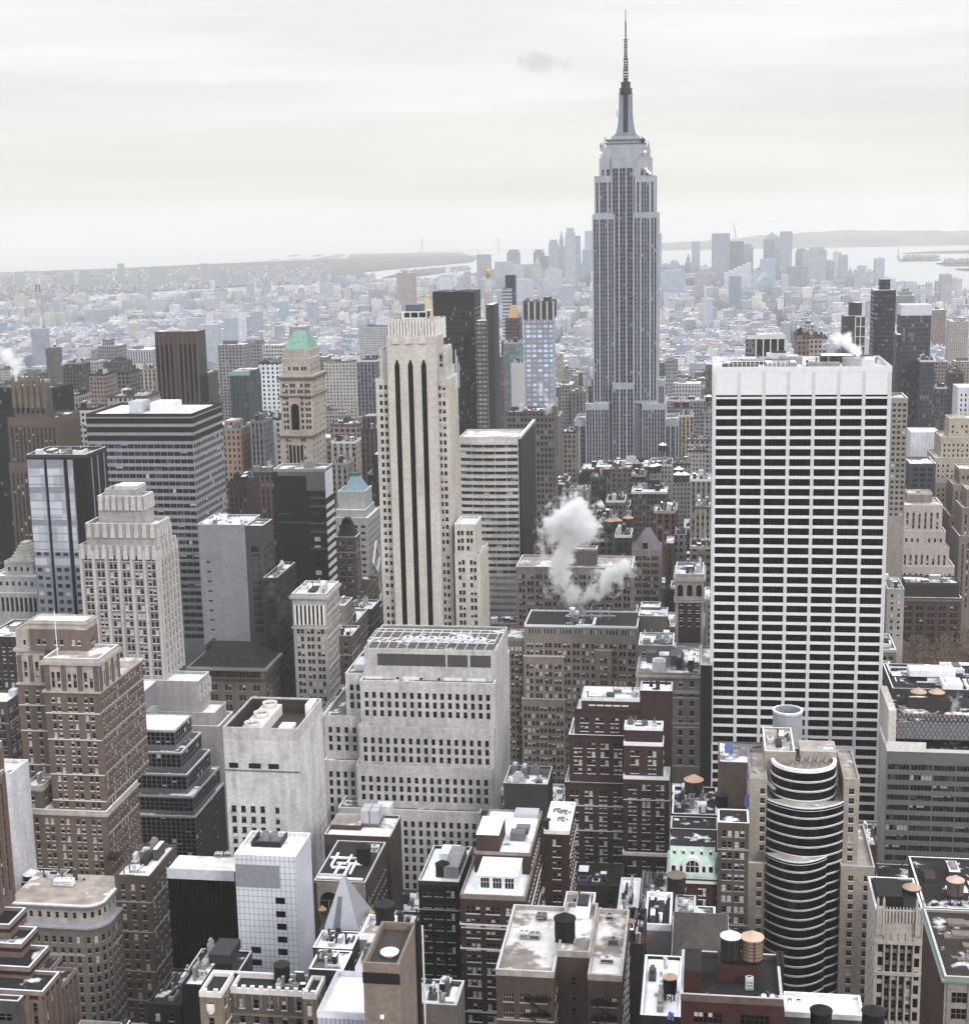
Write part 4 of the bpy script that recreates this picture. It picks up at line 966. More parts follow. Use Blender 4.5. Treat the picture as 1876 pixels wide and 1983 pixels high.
# ---------------------------------------------------------------- brown brick hotel with white stone top
bb = wall('7b695c', .15, .5); wt = wall('aea49a', .12, .5)
hs = St(fh=3.0, p=5.6, ww=1.15, wh=1.75, grp=2, gap=.75, mt=2.2, edge=1.0, rec=.25, sill=TRIM, blind=.5)
hs1 = hs.but(p=3.6, grp=1); hside = punch(fh=3.0, p=2.6, ww=1.0, wh=1.7)
ho = Bld('brick_hotel', 'tall brown brick hotel with white stone upper storeys and quoined penthouse', 'hotel', bb, hs, par=.9, roof=R_T, vb=1700, pmat=wt, side=hside, sn='brown brick hotel')
c2 = [(.1, .7, .7, wt), (11.5, .6, .5, wt)]
H1 = ho.stack((54, 165, 1204, 452, -184, dict(st=None, mat=wt, roof=R_W, par=.5, corn=[(.1, .5, .5, wt)])), (56, 168, 1218, 451.5, -188, dict(st=hs.but(mt=3.5, p=6.5), mat=bb, par=0)),
              (84, 190, 1279, 440, -229, dict(mat=wt, corn=[(.1, 1.2, .9, wt)], st=hs.but(mt=4, pier=(1.6, .25), sill=None, strip=bb))), (85.5, 192, 1337, 440.02, 38, dict(corn=[(.0, .6, .6, wt)], par=0)),
              (44, 206, 1571, 437, -267, dict(corn=[(.1, .7, .6, wt)])))
H2 = ho.stack((29.5, 84, 1222, 454, 20, dict(mat=wt, st=hs1.but(mt=3, ww=.9), par=.7)), (30, 85, 1254, 453.6, 21, dict(mat=wt, st=hs1.but(mt=5, pier=(1.4, .2), strip=bb, sill=None), par=0, corn=[(.2, 1.0, .7, wt)])), (33, 88, 1323, 453.4, 22, dict(st=hs1, par=0, corn=[(.0, .5, .4, wt)])), z0=0)
H3 = ho.stack((43.5, 81, 1527, 439, 12, dict(st=hs1, corn=[(.1, .6, .4, wt)])), z0=0)
ho.done()
m = MB(); xx, zz = at(112, 1275, 443); m.bar((xx, 443, zz-2), (xx, 443, zz+16), .12, SNOWT); m.build('flagpole', ho.B)
clutter(ho.B, H3[0], 3, 2)
# ---------------------------------------------------------------- far west corner: tan tower and its stepped terraces
fb = wall('80685a', .12, .4); fs = St(fh=3.4, p=3.2, ww=1.2, wh=2.0, mt=2.5, edge=.6, rec=.3, blind=.35, strip=wall('6a5046'), pier=(.9, .3))
ft = Bld('art_deco_tower', 'tan brick tower cut by the picture edge with dark roofed terraces cascading from it', 'tower', fb, fs, par=.9, pmat=wall('8d7f77'), roof=R_D, sn='tan terraced tower')
bandm = wall('4b2c28', .1, .3)
cb = [(.3, 1.0, .1, bandm)]
F1 = ft.stack((-190, -46, 1478, 332, -4, dict(par=1.6)), (-190, -42, 1530, 331, -9),
              (-150, 18, 1789, 330, -50.6, dict(corn=cb, st=fs.but(mt=3))), (-150, 41, 1825, 326, -72.5, dict(corn=cb)), (-150, 57, 1869, 320, -94.6, dict(corn=cb)), (-150, 83, 1914, 313, -116, dict(corn=cb)))
F2 = ft.stack((55, 97, 1882, 345.5, -121, dict(corn=cb)), (80, 121, 1912, 338.5, -149, dict(corn=cb)), z0=0)
ft.done()
b = B_('office_block', 'low office block with pale roof and louvred front in the bottom corner', 'office block', '5f5b58', St(fh=3.4, p=5, ww=4.6, wh=1.7, mt=2, rec=.5, mul=2, blind=.2),
       (-140, 36, 1938, 262, -46), roof=roofm('9b9a9c', .5), par=1.0); units(top(b), 2, 'white rooftop unit on the low office block in the bottom corner', 4, group='rooftop units on the low corner block')
# rounded corner building
rc = wall('7d746c', .12, .6); 
rb = Bld('corner_building', 'beige rounded-corner block with double cornice and a gravel roof', 'building', rc, punch(fh=3.25, p=3.9, ww=1.2, wh=2.0, grp=2, gap=.3, mt=11, blind=.12), par=.3, roof=roofm('a89a8c', .2), vb=1990, sn='rounded corner block')
R1 = rb.stack((10, 196, 1752, 396, -250)); 
t = R1[0]
# the walls follow a quarter round at the corner: flat faces stop short of it
rad = 6.0; x1, y0, y1, z1, x0 = t['x1'], t['y0'], t['y1'], t['z1'], t['x0']
s_ = rb; B = empty(s_.name, ((x0+x1)/2, (y0+y1)/2, 0)); s_.B = B; tag(B, s_.label, s_.cat)
W, RF, CO, UP = MB(), MB(), MB(), MB(); wl = []
sw = punch(fh=3.25, p=2.5, ww=1.15, wh=2.0, mt=3.5, blind=.12); sp1 = St(fh=9, p=2.6, ww=1.1, wh=1.9, mt=2.2, edge=.6, rec=.25, blind=0)
zt1, zt0 = z1, z1-6.0
for za, zb, stt, off, mt_ in ((zt0, zt1, sp1, 1.2, TRIM), (0, zt0, sw, 0, rc)):
    X1, Y0 = x1-off, y0+off; X0 = x0
    face(W, wl, (X0, Y0), 0, X1-rad-X0, za, zb, stt, wall('a9a39c') if off else rc, rc, 0)
    face(W, wl, (X1, Y0+rad), pi/2, y1-Y0-rad, za, zb, stt, wall('a9a39c') if off else rc, rc, 0)
    n_ = 4
    for i in range(n_):
        a0 = -pi/2+pi/2*i/n_; a1 = -pi/2+pi/2*(i+1)/n_; cxx, cyy = X1-rad, Y0+rad
        pa = (cxx+rad*cos(a0), cyy+rad*sin(a0)); pb_ = (cxx+rad*cos(a1), cyy+rad*sin(a1)); ang = math.atan2(pb_[1]-pa[1], pb_[0]-pa[0])
        wd_ = math.dist(pa, pb_); face(W, wl, pa, ang, wd_, za, zb, stt.but(cols=[(.5, 1.1)]), wall('a9a39c') if off else rc, rc, 0)
    W.poly([(X1, y1, za), (X0, y1, za), (X0, y1, zb), (X1, y1, zb)], rc)
def outline(off):
    o_ = [(x0, y0-off)]; cxx, cyy = x1-rad, y0+rad; R_ = rad+off
    for i in range(9): a = -pi/2+pi/2*i/8; o_.append((cxx+R_*cos(a), cyy+R_*sin(a)))
    return o_ + [(x1+off, y1), (x0, y1)]
for off, za, zb, mt_ in ((.9, zt0-.6, zt0, plain('9a9ca6')), (.4, zt0-1.4, zt0-.6, rc), (-.3, z1-.9, z1-.1, plain('6f7d78')), (-.7, z1-.1, z1+.25, TRIM), (.3, z1-13, z1-12.5, rc)): CO.prism(outline(off), za, zb, mt_)
RF.poly([(a, b2, z1+.26) for a, b2 in outline(-1.6)], s_.roof)
W.build('walls', B); RF.build('roof', B); CO.build('cornice', B); put_windows(B, wl, 100); FOOT.append((x0, x1, y0, y1, s_.name, y0)); VIS.append((-60, 250, 396, 1990))
t = dict(t); t['z1'] = z1+.26
tt_ = dict(t, x0=xat(60, 410, z1), x1=x1-3, y0=y0+3, y1=y1-2); clutter(B, dict(tt_, y0=y0+16, x1=x1-12), 77, 3, hmax=4)
ac_unit(xat(120, 408, z1), 410, t['z1'], 'long white air handler on the gravel roof of the rounded corner block', 6, 2.4, 2.2, 'dfe1e4', fans=4)
ac_unit(xat(208, 425, z1), 430, t['z1'], 'black air handler near the cornice of the rounded corner block', 3, 3, 2.0, '343438')
# blocks behind it
b = B_('brick_building', 'low brown brick block with white walled bulkhead behind the gravel roof', 'building', '4f403b', punch(), (30, 108, 1712, 423, 11), roof=R_S, vb=1760, par=.6); clutter(b.B, top(b), 9, 3)
tank_at(62, 1716, 426, 'black water tank with snowy lid behind the gravel roofed corner block', r=2.6, h=3.8, leg=.6, cone='cfd0d4', body='33302f')
b = B_('brick_building', 'tan brick wing with L-shaped snowy roof beside the avenue', 'building', '6f5d52', punch(fh=3.3, p=3.6), (222, 290, 1700, 410, 24), roof=R_S, vb=1990, par=.9); clutter(b.B, top(b), 19, 4)
b = B_('apartment_building', 'blank white walled block squeezed behind the tan terraced tower', 'building', 'c4c4c8', None, (-60, 21, 1500, 422, -55), roof=R_T, par=.8, vb=1650)
b = B_('brick_building', 'tan brick block with arched cornice and snow edged roof at the margin', 'building', '6f5f55', pair(fh=3.3, p=4.4), (-80, 14, 1362, 520, -46), roof=R_W, vb=1500); clutter(b.B, top(b), 2, 3)
# ---------------------------------------------------------------- white tile tower and black glass front
wtile, nt, n, l, bq = newmat('white_tile_cladding'); g_ = n.new('ShaderNodeNewGeometry'); p = g_.outputs['Position']
s3 = n.new('ShaderNodeSeparateXYZ'); l.new(p, s3.inputs[0]); sn3 = n.new('ShaderNodeSeparateXYZ'); l.new(g_.outputs['True Normal'], sn3.inputs[0])
ax = math_(nt, 'GREATER_THAN', math_(nt, 'ABSOLUTE', sn3.outputs[0]), .7)
u_ = math_(nt, 'ADD', math_(nt, 'MULTIPLY', s3.outputs[1], ax), math_(nt, 'MULTIPLY', s3.outputs[0], math_(nt, 'SUBTRACT', 1.0, ax)))
e1 = math_(nt, 'LESS_THAN', math_(nt, 'FRACT', math_(nt, 'DIVIDE', math_(nt, 'ADD', u_, 5000.0), 1.34)), .07)
e2 = math_(nt, 'LESS_THAN', math_(nt, 'FRACT', math_(nt, 'DIVIDE', s3.outputs[2], 1.78)), .05)
sd_ = math_(nt, 'LESS_THAN', math_(nt, 'ABSOLUTE', sn3.outputs[2]), .3)
ln_ = math_(nt, 'MULTIPLY', math_(nt, 'MAXIMUM', e1, e2), sd_)
l.new(mixc(nt, ln_, scalecol(nt, lin('c6cad6'), mrange(nt, noise(nt, p, .15, 3), .3, .7, .92, 1.06)), lin('4c4f58')), bq.inputs['Base Color']); bq.inputs['Roughness'].default_value = .35
wtw = B_('tiled_tower', 'slim white tiled tower with a few black square windows and open roof deck', 'tower', wtile, None, (454, 572, 1661, 372, -601.5), roof=roofm('cfc8bd', .6), par=1.0, pmat=wtile, vb=1900, sn='white tiled tower')
t = top(wtw); wk = glass('0e0d10', .1, .5, cell=3); wl = []
m = MB(); m.box(t['x0']+.1, t['x0']+12.6, t['y0']-.05, t['y0']-.02, t['z1']-8.6, t['z1']-1.9, plain('8d8f97', .5)); m.build('grey_panel', wtw.B)
for px, py in ((542.7, 1745), (544, 1771), (546, 1795), (547, 1820), (548, 1844), (549.3, 1868)):
    X, Zz = at(px, py, t['y0']); m = MB(); m.box(X-1.35, X+1.35, t['y0']-.06, t['y0']-.02, Zz-.9, Zz+.9, wk); m.build('window', wtw.B)
for px, py in ((496.5, 1840), (498, 1864), (499.8, 1890)):
    X, Zz = at(px, py, t['y0']); m = MB(); m.box(X-1.35, X+1.35, t['y0']-.06, t['y0']-.02, Zz-.9, Zz+.9, wk); m.build('window', wtw.B)
m = MB(); d2 = plain('1e1e22', .5); x0, x1, y0, y1, z = t['x0'], t['x1'], t['y0'], t['y1'], t['z1']
m.box(x0+2.5, x0+3.0, y0+8, y1-1.5, z+.02, z+1.6, d2); m.box(x0+2.5, x0+11, y0+7.5, y0+8, z+.02, z+1.6, d2); m.box(x0+10.5, x0+11, y0+8, y1-1.5, z+.02, z+1.6, d2)
m.box(x0+3.0, x0+10.5, y0+8, y1-1.5, z+.02, z+.2, plain('6c7380', .4)); m.build('plant_screen', wtw.B)
for i in range(2):
    m = MB(); m.lathe(x0+5.4+i*2.6, y0+12, [(1.15, z+.2), (1.15, z+2.6), (1.0, z+2.6), (.95, z+1.6)], plain('8f9094', .5), 16); m.poly([(x0+5.4+i*2.6+.95*cos(q*pi/6), y0+12+.95*sin(q*pi/6), z+1.7) for q in range(12)], d2); m.build('exhaust_fan', wtw.B)
# black glass front with the pale roof strip
bgm = plain('b9bcc6', .5)
bgb = B_('glass_building', 'black glass fronted block with a white roof strip joined to the tiled tower', 'building', glass('0a0a0c', .08, .3, .6, cell=30), None, (324, 453.5, 1684, 384, (453, 1661), dict(par=0)), roof=roofm('cfc6bb', .4), vb=1900)
t2 = top(bgb); m = MB(); m.box(t2['x0']-.1, t2['x1'], t2['y0']-.35, t2['y0']-.03, t2['z1']-2.6, t2['z1']+.5, bgm)
m.build('fascia', bgb.B); m = MB()
for i in range(14): x = t2['x0']+(t2['x1']-t2['x0'])*i/14; m.box(x, x+.08, t2['y0']-.2, t2['y0']-.03, 20, t2['z1']-2.7, plain('17171a'))
for i in range(16): z_ = t2['z1']-2.6-i*4; m.box(t2['x0'], t2['x1'], t2['y0']-.12, t2['y0']-.03, z_-.12, z_, plain('17171a'))
m.build('mullion', bgb.B)
for i, px in enumerate((424, 442)): X = xat(px, 394, t2['z1']); ac_unit(X, 394+i*.5, t2['z1'], 'white rooftop unit on the pale strip above the black glass front', group='rooftop units on the black glass block', fans=2)
b = B_('glass_building', 'low dark glass annexe crouching under the black glass front', 'building', plain('2a2b2c', .3), St(fh=3.4, p=3, ww=2.8, wh=2.4, rec=.1, tra=0, blind=.05, gl=glass('1c1e1e', .1, .5)), (362, 462, 1882, 352, 12), roof=R_D, par=.5)
b = B_('brick_building', 'low black roofed house at the dark foot of the avenue', 'building', '39383b', punch(), (285, 350, 1948, 330, -395), roof=R_D, par=.7); clutter(b.B, top(b), 12, 3)
b = B_('brick_building', 'small dark block with snow dusted roof beside the gothic parapet', 'building', '2f2d30', None, (352, 392, 1912, 318, 22), roof=R_S, par=.7); clutter(b.B, top(b), 13, 4)
# gothic parapet building
gm = wall('8f7f6a', .15, .6); gpt = Bld('gothic_building', 'old yellow stone hotel with crenellated gothic parapet and a black tank', 'building', wall('70665e', .15, .6), punch(fh=3.6, p=3.3, ww=1.2, wh=2.1, mt=1.6, sill=TRIM, blind=.3), par=.9, roof=plain('37353a', .9), pmat=TRIM, sn='gothic parapet hotel')
G1 = gpt.stack((450, 598, 1921, 292, (560, 1897))); G2 = gpt.stack((386, 428, 1928, 286, (430, 1890), dict(mat=gm)), z0=0); G3 = gpt.stack((586, 612, 1932, 288, 8, dict(mat=gm)), z0=0)
G1[0]['x0'] = G2[0]['x1']+.1; gpt.done(); t = G1[0]
m = MB()
for q in (G1[0], G2[0], G3[0]):
    n_ = max(2, int((q['x1']-q['x0'])/1.9))
    for i in range(n_): x = q['x0']+(q['x1']-q['x0'])*(i+.5)/n_; m.box(x-.45, x+.45, q['y0']-.12, q['y0']+.6, q['z1']+.9, q['z1']+1.5, TRIM); m.box(x-.25, x+.25, q['y0']-.35, q['y0']-.02, q['z1']-3.5, q['z1']-.3, gm)
m.box(t['x0'], t['x1'], t['y0']-.4, t['y0']-.02, t['z1']-5.4, t['z1']-5.0, gm); m.build('crenellation', gpt.B)
m = MB(); m.bar((t['x0']-6, t['y1']-.5, t['z1']+1.3), (t['x1'], t['y1']-.5, t['z1']+1.3), .3, TRIM); m.build('coping_pipe', gpt.B)
for q in (G2[0], G3[0]):      # shield relief under a stepped gable
    m = MB(); xc = (q['x0']+q['x1'])/2; y_ = q['y0']-.12; z_ = q['z1']
    m.box(xc-.9, xc+.9, y_-.1, y_+.1, z_-3.6, z_-1.9, TRIM); m.box(xc-.45, xc+.45, y_-.2, y_-.1, z_-4.2, z_-2.1, TRIM); m.build('shield_relief', gpt.B)
tank_at(547, 1908, 298, 'black water tank on the tar roof of the gothic parapet hotel', r=1.75, h=3.6, leg=1.4, cone='3c3a3d', body='2b2a2d')
m = MB(); m.box(t['x0']-7.5, t['x0']-2.5, 300, 308, G2[0]['z1']+.02, G2[0]['z1']+2.2, plain('3b3a3e')); m.build('bulkhead', gpt.B)
tq = dict(t, x0=t['x1']-9, z1=t['z1']+.01); clutter(gpt.B, tq, 31, 5)
# white roof with the tan lift tower
wr = B_('brick_building', 'low block with a snow white flat roof and pale glazed front', 'building', plain('aeb3c0', .5), None, (614, 735, 1968, 262, (740, 1893)), roof=roofm('77757a', .88), par=1.0, pmat=plain('cdd2dc', .6))
t = top(wr); m = MB()
for i in range(14): x = t['x0']+(t['x1']-t['x0'])*i/14; m.box(x, x+.07, t['y0']-.08, t['y0']-.01, t['z1']-6, t['z1']-.2, plain('5b5e68'))
m.build('mullion', wr.B)
tt2 = Bld('lift_tower', 'square tan brick shaft tower with a white dish sunk in its open top', 'tower', wall('8d7b6e', .1, .5), None, par=0, roof=plain('544a44', .9), sn='tan shaft tower')
Q = tt2.stack((702.5, 773, 1879, 252, 17)); tt2.done(); q = Q[0]; x0, x1, y0, y1, z = q['x0'], q['x1'], q['y0'], q['y1'], q['z1']
m = MB(); bn = wall('8d7b6e', .1, .5); h_ = 1.5
for a in ((x0-.02, x1+.02, y0-.02, y0+.5), (x0-.02, x1+.02, y1-.5, y1+.02), (x0-.02, x0+.5, y0+.5, y1-.5), (x1-.5, x1+.02, y0+.5, y1-.5)): m.box(a[0], a[1], a[2], a[3], z-.3, z+h_, bn)
m.build('parapet', tt2.B); m = MB(); bd_ = plain('2e2725'); m.box(x0-.1, x1+.1, y0-.1, y0-.02, z-2.6, z-.4, bd_); m.build('dark_band', tt2.B)
m = MB(); m.lathe((x0+x1)/2+.4, y0+6.0, [(1.75, z+.6), (1.8, z+.9), (.1, z+1.3)], plain('dfe2e8', .5), 20); m.lathe((x0+x1)/2+.4, y0+6.0, [(1.2, z), (1.2, z+.6)], plain('88898d'), 12); m.build('roof_dish', tt2.B)
m = MB(); m.lathe(x1+.5, y1-1, [(.45, 20), (.45, z+2.4)], plain('2c2829'), 10); m.lathe(x1+1.3, y1-.6, [(.2, 20), (.2, z+1.2)], TRIM, 8); m.build('flue', tt2.B)
m = MB(); xm = (x0+x1)/2; m.box(xm-.1, xm+.1, y0-.3, y0-.02, z-16, z-9, plain('8d8a88')); m.box(xm-.4, xm+.3, y0-.4, y0-.02, z-9.6, z-8.9, SNOWT); m.build('conduit', tt2.B)
b = B_('brick_building', 'low flat white roof with a black vent shed behind the tan shaft tower', 'building', '77706c', None, (785, 884, 1948, 270, (889, 1905)), roof=roofm('a8a6a8', .9), par=.7); clutter(b.B, top(b), 77, 4)
# white tank building behind
wb = B_('brick_building', 'pale narrow block with white coped walls carrying a black tank', 'building', '8f8a88', None, (696, 752, 1817, 312, -769), roof=R_T, par=1.0, pmat=SNOWT)
wb2 = B_('brick_building', 'lower pale wing with a green machine box beside white coping', 'building', '8a8583', None, (688, 720, 1880, 294, 13), roof=R_D, par=.8, pmat=SNOWT)
t = top(wb); tank_at(746, 1788, 317, 'black ringed water tank above the narrow block with white coping', r=2.2, h=4.2, leg=.5, cone='35353a', body='2c2c30')
t = top(wb2); ac_unit((t['x0']+t['x1'])/2, 299, t['z1'], 'green louvred machine box on the roof of the lower pale wing', 1.6, 3.0, 3.4, '4f7a70')
# metal pyramid roof
pyb = B_('stone_building', 'low block under a tall silver metal pyramid', 'building', '57514e', None, (619, 699, 1803, 334, -724), roof=R_D, par=.3)
t = top(pyb); x0, x1, y0, y1, z = t['x0'], t['x1'], t['y0'], t['y1'], t['z1']; apz = at(664.6, 1696, (y0+y1)/2)[1]; slv = plain('9da0aa', .35, .3, .05); xc, yc = xat(664.6, (y0+y1)/2, apz), (y0+y1)/2
o = MB(); o.frus((x0+.8, x1-.8, y0+.8, y1-.8), (xc-.35, xc+.35, yc-.3, yc+.3), z+.02, apz, slv, plain('8b8680')); py_ = o.build('metal_pyramid', pyb.B); 
m = MB(); f0 = Vector((xc, y0+.8, z)); f1 = Vector((xc, yc-.3, apz)); 
for a, b2, w_ in ((0.0, .62, .9),): pa = f0.lerp(f1, a); pb2 = f0.lerp(f1, b2); m.poly([(pa.x-w_-.6, pa.y-.12, pa.z), (pa.x+w_-.6, pa.y-.12, pa.z), (pb2.x+w_*.6-.3, pb2.y-.12, pb2.z), (pb2.x-w_*.6-.3, pb2.y-.12, pb2.z)], plain('6a6c74', .5))
m.build('hatch_strip', pyb.B)
gold = plain('a98a4a', .35, .7)
for px, py, Y in ((624, 1757, 350), (717, 1763, 342)):
    X, Z = at(px, py, Y); m = MB(); m.lathe(X, Y, [(.5, Z-8), (.5, Z-2), (1.1, Z-1.6), (1.2, Z-.6), (.5, Z), (.1, Z+.5)], gold, 8); m.build('gilded_finial', pyb.B)
b = B_('brick_building', 'low snowy roofs with a tan stair hut below the silver pyramid', 'building', '5b4a44', punch(fh=3.4), (606, 682, 1838, 324, 9), roof=roofm('8e8c90', .7), par=.4); clutter(b.B, top(b), 21, 5, hmax=3)
b = B_('brick_building', 'dark old brick house with a sloping slate coloured roof by the tiled tower', 'building', '4a3b36', punch(fh=3.4), (598, 664, 1880, 296, 9), roof=R_S, par=.4); clutter(b.B, top(b), 22, 3, hmax=2)
# theatre with arched front
th = B_('theatre_building', 'old theatre block with arched terracotta front and white pipes on a tar roof', 'building', wall('54473f', .15, .5), punch(fh=3.5, p=3.0, blind=.1), (608, 707, 1708, 404, -747, dict(side=punch(fh=3.5, p=2.6, blind=.05, mt=6))), roof=plain('363437', .9), par=.5, pmat=wall('7c7068'), vb=1800)
t = top(th); x0, x1, y0, y1, z = t['x0'], t['x1'], t['y0'], t['y1'], t['z1']
m = MB(); tr = wall('8a8078', .15, .5)
for cxx in (x0+4.5, x0+12.0):
    m.box(cxx-3.6, cxx+3.6, y0-.5, y0-.07, z-9, z-.2, tr)
    pts = [(cxx+2.6*cos(q*pi/10), z-5.4+2.6*sin(q*pi/10)) for q in range(11)]
    m.poly([(a, y0-.56, c) for a, c in pts], GD); m.box(cxx-2.6, cxx-.2, y0-.58, y0-.52, z-8.8, z-5.6, GD); m.box(cxx+.2, cxx+2.6, y0-.58, y0-.52, z-8.8, z-5.6, GD)
m.build('arched_front', th.B)
m = MB()
for a in ((2, 7, 3, .5), (4, 8, 12, .6), (1, 10, 16, .5), (3, 5, 9, .6), (0.5, 14, 1.5, .5)): m.box(x0+a[0], x0+a[0]+a[1], y0+a[2], y0+a[2]+a[3], z+.3, z+.9, SNOWT)
for a in ((5, 4, 8), (8, 2, 10), (2.5, 10, 9), (7, 12, 6), (9.5, 5, 9)): m.box(x0+a[0], x0+a[0]+.6, y0+a[1], y0+a[1]+a[2], z+.5, z+1.1, SNOWT)
m.build('white_duct', th.B)
m = MB(); m.box(x0+.8, x0+9, y0+2.4, y0+4.0, z+.02, z+1.0, plain('9fb0ba', .3)); m.build('skylight', th.B)
water_tank(x0+12.0, y0+14, z, 'tall black iron tank among white pipes on the theatre roof', r=2.2, h=5.0, leg=.6, cone='2d2c2f', body='262528')
units(dict(x0=x0+12.5, x1=x1-1, y0=y0+18, y1=y1-2, z1=z), 3, 'grey cooling unit beside the iron tank on the theatre roof', 5, group='cooling units on the theatre roof')
# brown block behind the theatre
bw = B_('brick_building', 'brown brick block with white roof, cooling rig and long windowed side', 'building', '5f4d43', punch(fh=3.4, p=3.0, blind=.15, mt=5), (628, 755, 1621, 440, -776, dict(st=St(fh=8, p=8, ww=1.4, wh=1.8, mt=3.5, blind=.2))), roof=roofm('9c9a9e', .75), par=.9, vb=1700, side=punch(fh=3.4, p=2.8, blind=.15, ww=1.1))
t = top(bw); m = MB(); z = t['z1']; xm = xat(700, 450, z)
for i in range(4): m.box(xm+(i % 2)*3.1, xm+(i % 2)*3.1+2.8, 449+(i//2)*3.4, 452+(i//2)*3.4, z+1.2, z+5.6, plain('a9aab0', .4))
m.box(xm-.5, xm+6.5, 448.4, 456.5, z+.8, z+1.2, plain('6c6c72')); m.build('cooling_rig', bw.B); X = xat(742, 458, z); m = MB(); m.box(X-2.5, X+2.5, 458, 463, z+.02, z+3.5, plain('bcbdc2')); m.build('bulkhead', bw.B)
b = boxpart(bw, 'penthouse', 640, 698, 1597, 1618, 446, 9, wall('5f4d43'), R_T)
# dark block with tank
dkb = B_('brick_building', 'nearly black brick loft with a snowy roof and a dark tank on stilts', 'building', '33292a', pair(fh=3.5, p=3.6, blind=.15, ww=1.0), (810, 888, 1711, 396, (905, 1645)), roof=roofm('77757a', .85), par=.9, pmat=wall('4a4243'), side=punch(fh=3.5, blind=.1), sn='dark loft', vb=1980)
tank_at(857.5, 1708, 402, 'black water tank on stilts above the nearly black loft', r=2.0, h=3.0, leg=2.6, cone='242326', body='262424')
t = top(dkb); m = MB(); m.box(t['x0']+3.5, t['x0']+9, t['y0']+15, t['y0']+22, t['z1']+.02, t['z1']+2.6, plain('c8c9cf')); m.box(t['x1']-5, t['x1']-.6, t['y0']+4, t['y1']-6, t['z1']+.02, t['z1']+3.6, wall('8f8c8e')); m.build('bulkhead', dkb.B)
# red brick tall with white penthouse
rbm = wall('5a4038', .15, .4)
rst = St(fh=3.55, p=4.2, ww=1.0, wh=1.95, grp=3, gap=.25, mt=2.6, edge=.7, rec=.18, sill=TRIM, blind=.6)
rst = rst.but(p=5.4, grp=3, ww=1.1)
rp = Bld('brick_building', 'red brown brick block with white terrace penthouse and snow covered main roof', 'building', rbm, rst, par=1.0, roof=roofm('8a8a90', .96), vb=1990, sn='red block with white penthouse', pmat=wall('8f827c'))
P1 = rp.stack((918, 1027, 1652, 388, (1052, 1574), dict(st=None, side=punch(fh=3.55, p=2.7, sill=TRIM, blind=.2, ww=1.1), par=.5)), (891, 1017, 1738, 372, 40, dict(side=punch(fh=3.55, p=2.7, sill=TRIM, blind=.2), corn=[(7.5, .4, .3, TRIM), (14.6, .4, .3, TRIM)])))
rp.done(); t = P1[1]; x0, y0, z = t['x0'], t['y0'], t['z1']
m = MB(); wp = plain('d8dbe2', .6); xa, xb = xat(925, 376, z), xat(1001, 376, z); m.box(xa, xb, 376, 387.9, z+.02, z+4.6, wp, top=SNOWT); m.box(xa-.2, xb+.2, 375.8, 387.9, z+4.6, z+4.9, SNOWT); m.build('penthouse', rp.B)
for i in range(3):
    m = MB(); xm = xa+(xb-xa)*(.19+.31*i); m.box(xm-1.15, xm+1.15, 375.92, 375.98, z+1.2, z+4.1, GD)
    for q in (-.4, .4): m.box(xm+q-.05, xm+q+.05, 375.86, 375.94, z+1.2, z+4.1, TRIM)
    m.box(xm-1.15, xm+1.15, 375.86, 375.94, z+2.9, z+3.0, TRIM); m.build('penthouse_window', rp.B)
t0 = P1[0]; z = t0['z1']
m = MB(); m.box(t0['x0']+.5, t0['x0']+7, t0['y0']+.6, t0['y0']+14, z+.02, z+5.2, rbm, top=roofm('8a8a90', .96)); m.build('bulkhead', rp.B)
m = MB(); dkp = plain('6f7076')
m.box(t0['x0']+10, t0['x0']+14, t0['y0']+14, t0['y0']+17, z+.02, z+2, dkp); m.box(t0['x0']+9, t0['x0']+13, t0['y0']+9, t0['y0']+12.5, z+.02, z+2.4, dkp); m.box(t0['x0']+14, t0['x0']+15.6, t0['y0']+8, t0['y0']+16, z+.02, z+1.5, plain('c9cad0')); m.box(t0['x0']+8, t0['x0']+15, t0['y0']+26, t0['y0']+31, z+.02, z+1.2, plain('a8a6aa')); m.build('duct', rp.B)
rw = B_('brick_building', 'dark red brick wing with a white roof terrace and patio tables', 'building', '4f3731', pair(fh=3.5, p=4.4, sill=TRIM, blind=.4, ww=1.0), (1053, 1102, 1613, 408, 22, dict(side=punch(fh=3.5, sill=TRIM))), roof=roofm('b5aca4', .9), par=.9, pmat=TRIM, vb=1780)
t = top(rw)
for i, (fx, fy) in enumerate(((.35, .75), (.65, .7), (.6, .45))):
    o = empty('patio_table', (t['x0']+(t['x1']-t['x0'])*fx, t['y0']+(t['y1']-t['y0'])*fy, t['z1'])); tag(o, 'brown round patio table set on the white roof terrace', 'table', 'patio tables on the roof terrace'); x, y, z = o.location
    m = MB(); m.lathe(x, y, [(.9, z+.7), (.9, z+.78)], plain('8a6a50'), 12); m.build('table_top', o); m = MB(); m.lathe(x, y, [(.35, z), (.08, z+.1), (.08, z+.7)], plain('5a4a40'), 8); m.build('leg', o)
    for q in range(5): a = q*2*pi/5; m = MB(); m.box(x+1.4*cos(a)-.25, x+1.4*cos(a)+.25, y+1.4*sin(a)-.25, y+1.4*sin(a)+.25, z, z+.5, plain('9a7458')); m.build('stool', o)
m = MB(); X = xat(1059, 409, t['z1']); m.lathe(X, 408.8, [(.7, 30), (.7, t['z1']+3.4), (1.2, t['z1']+3.6), (1.2, t['z1']+3.9)], plain('34302f'), 10); m.build('flue', rw.B)
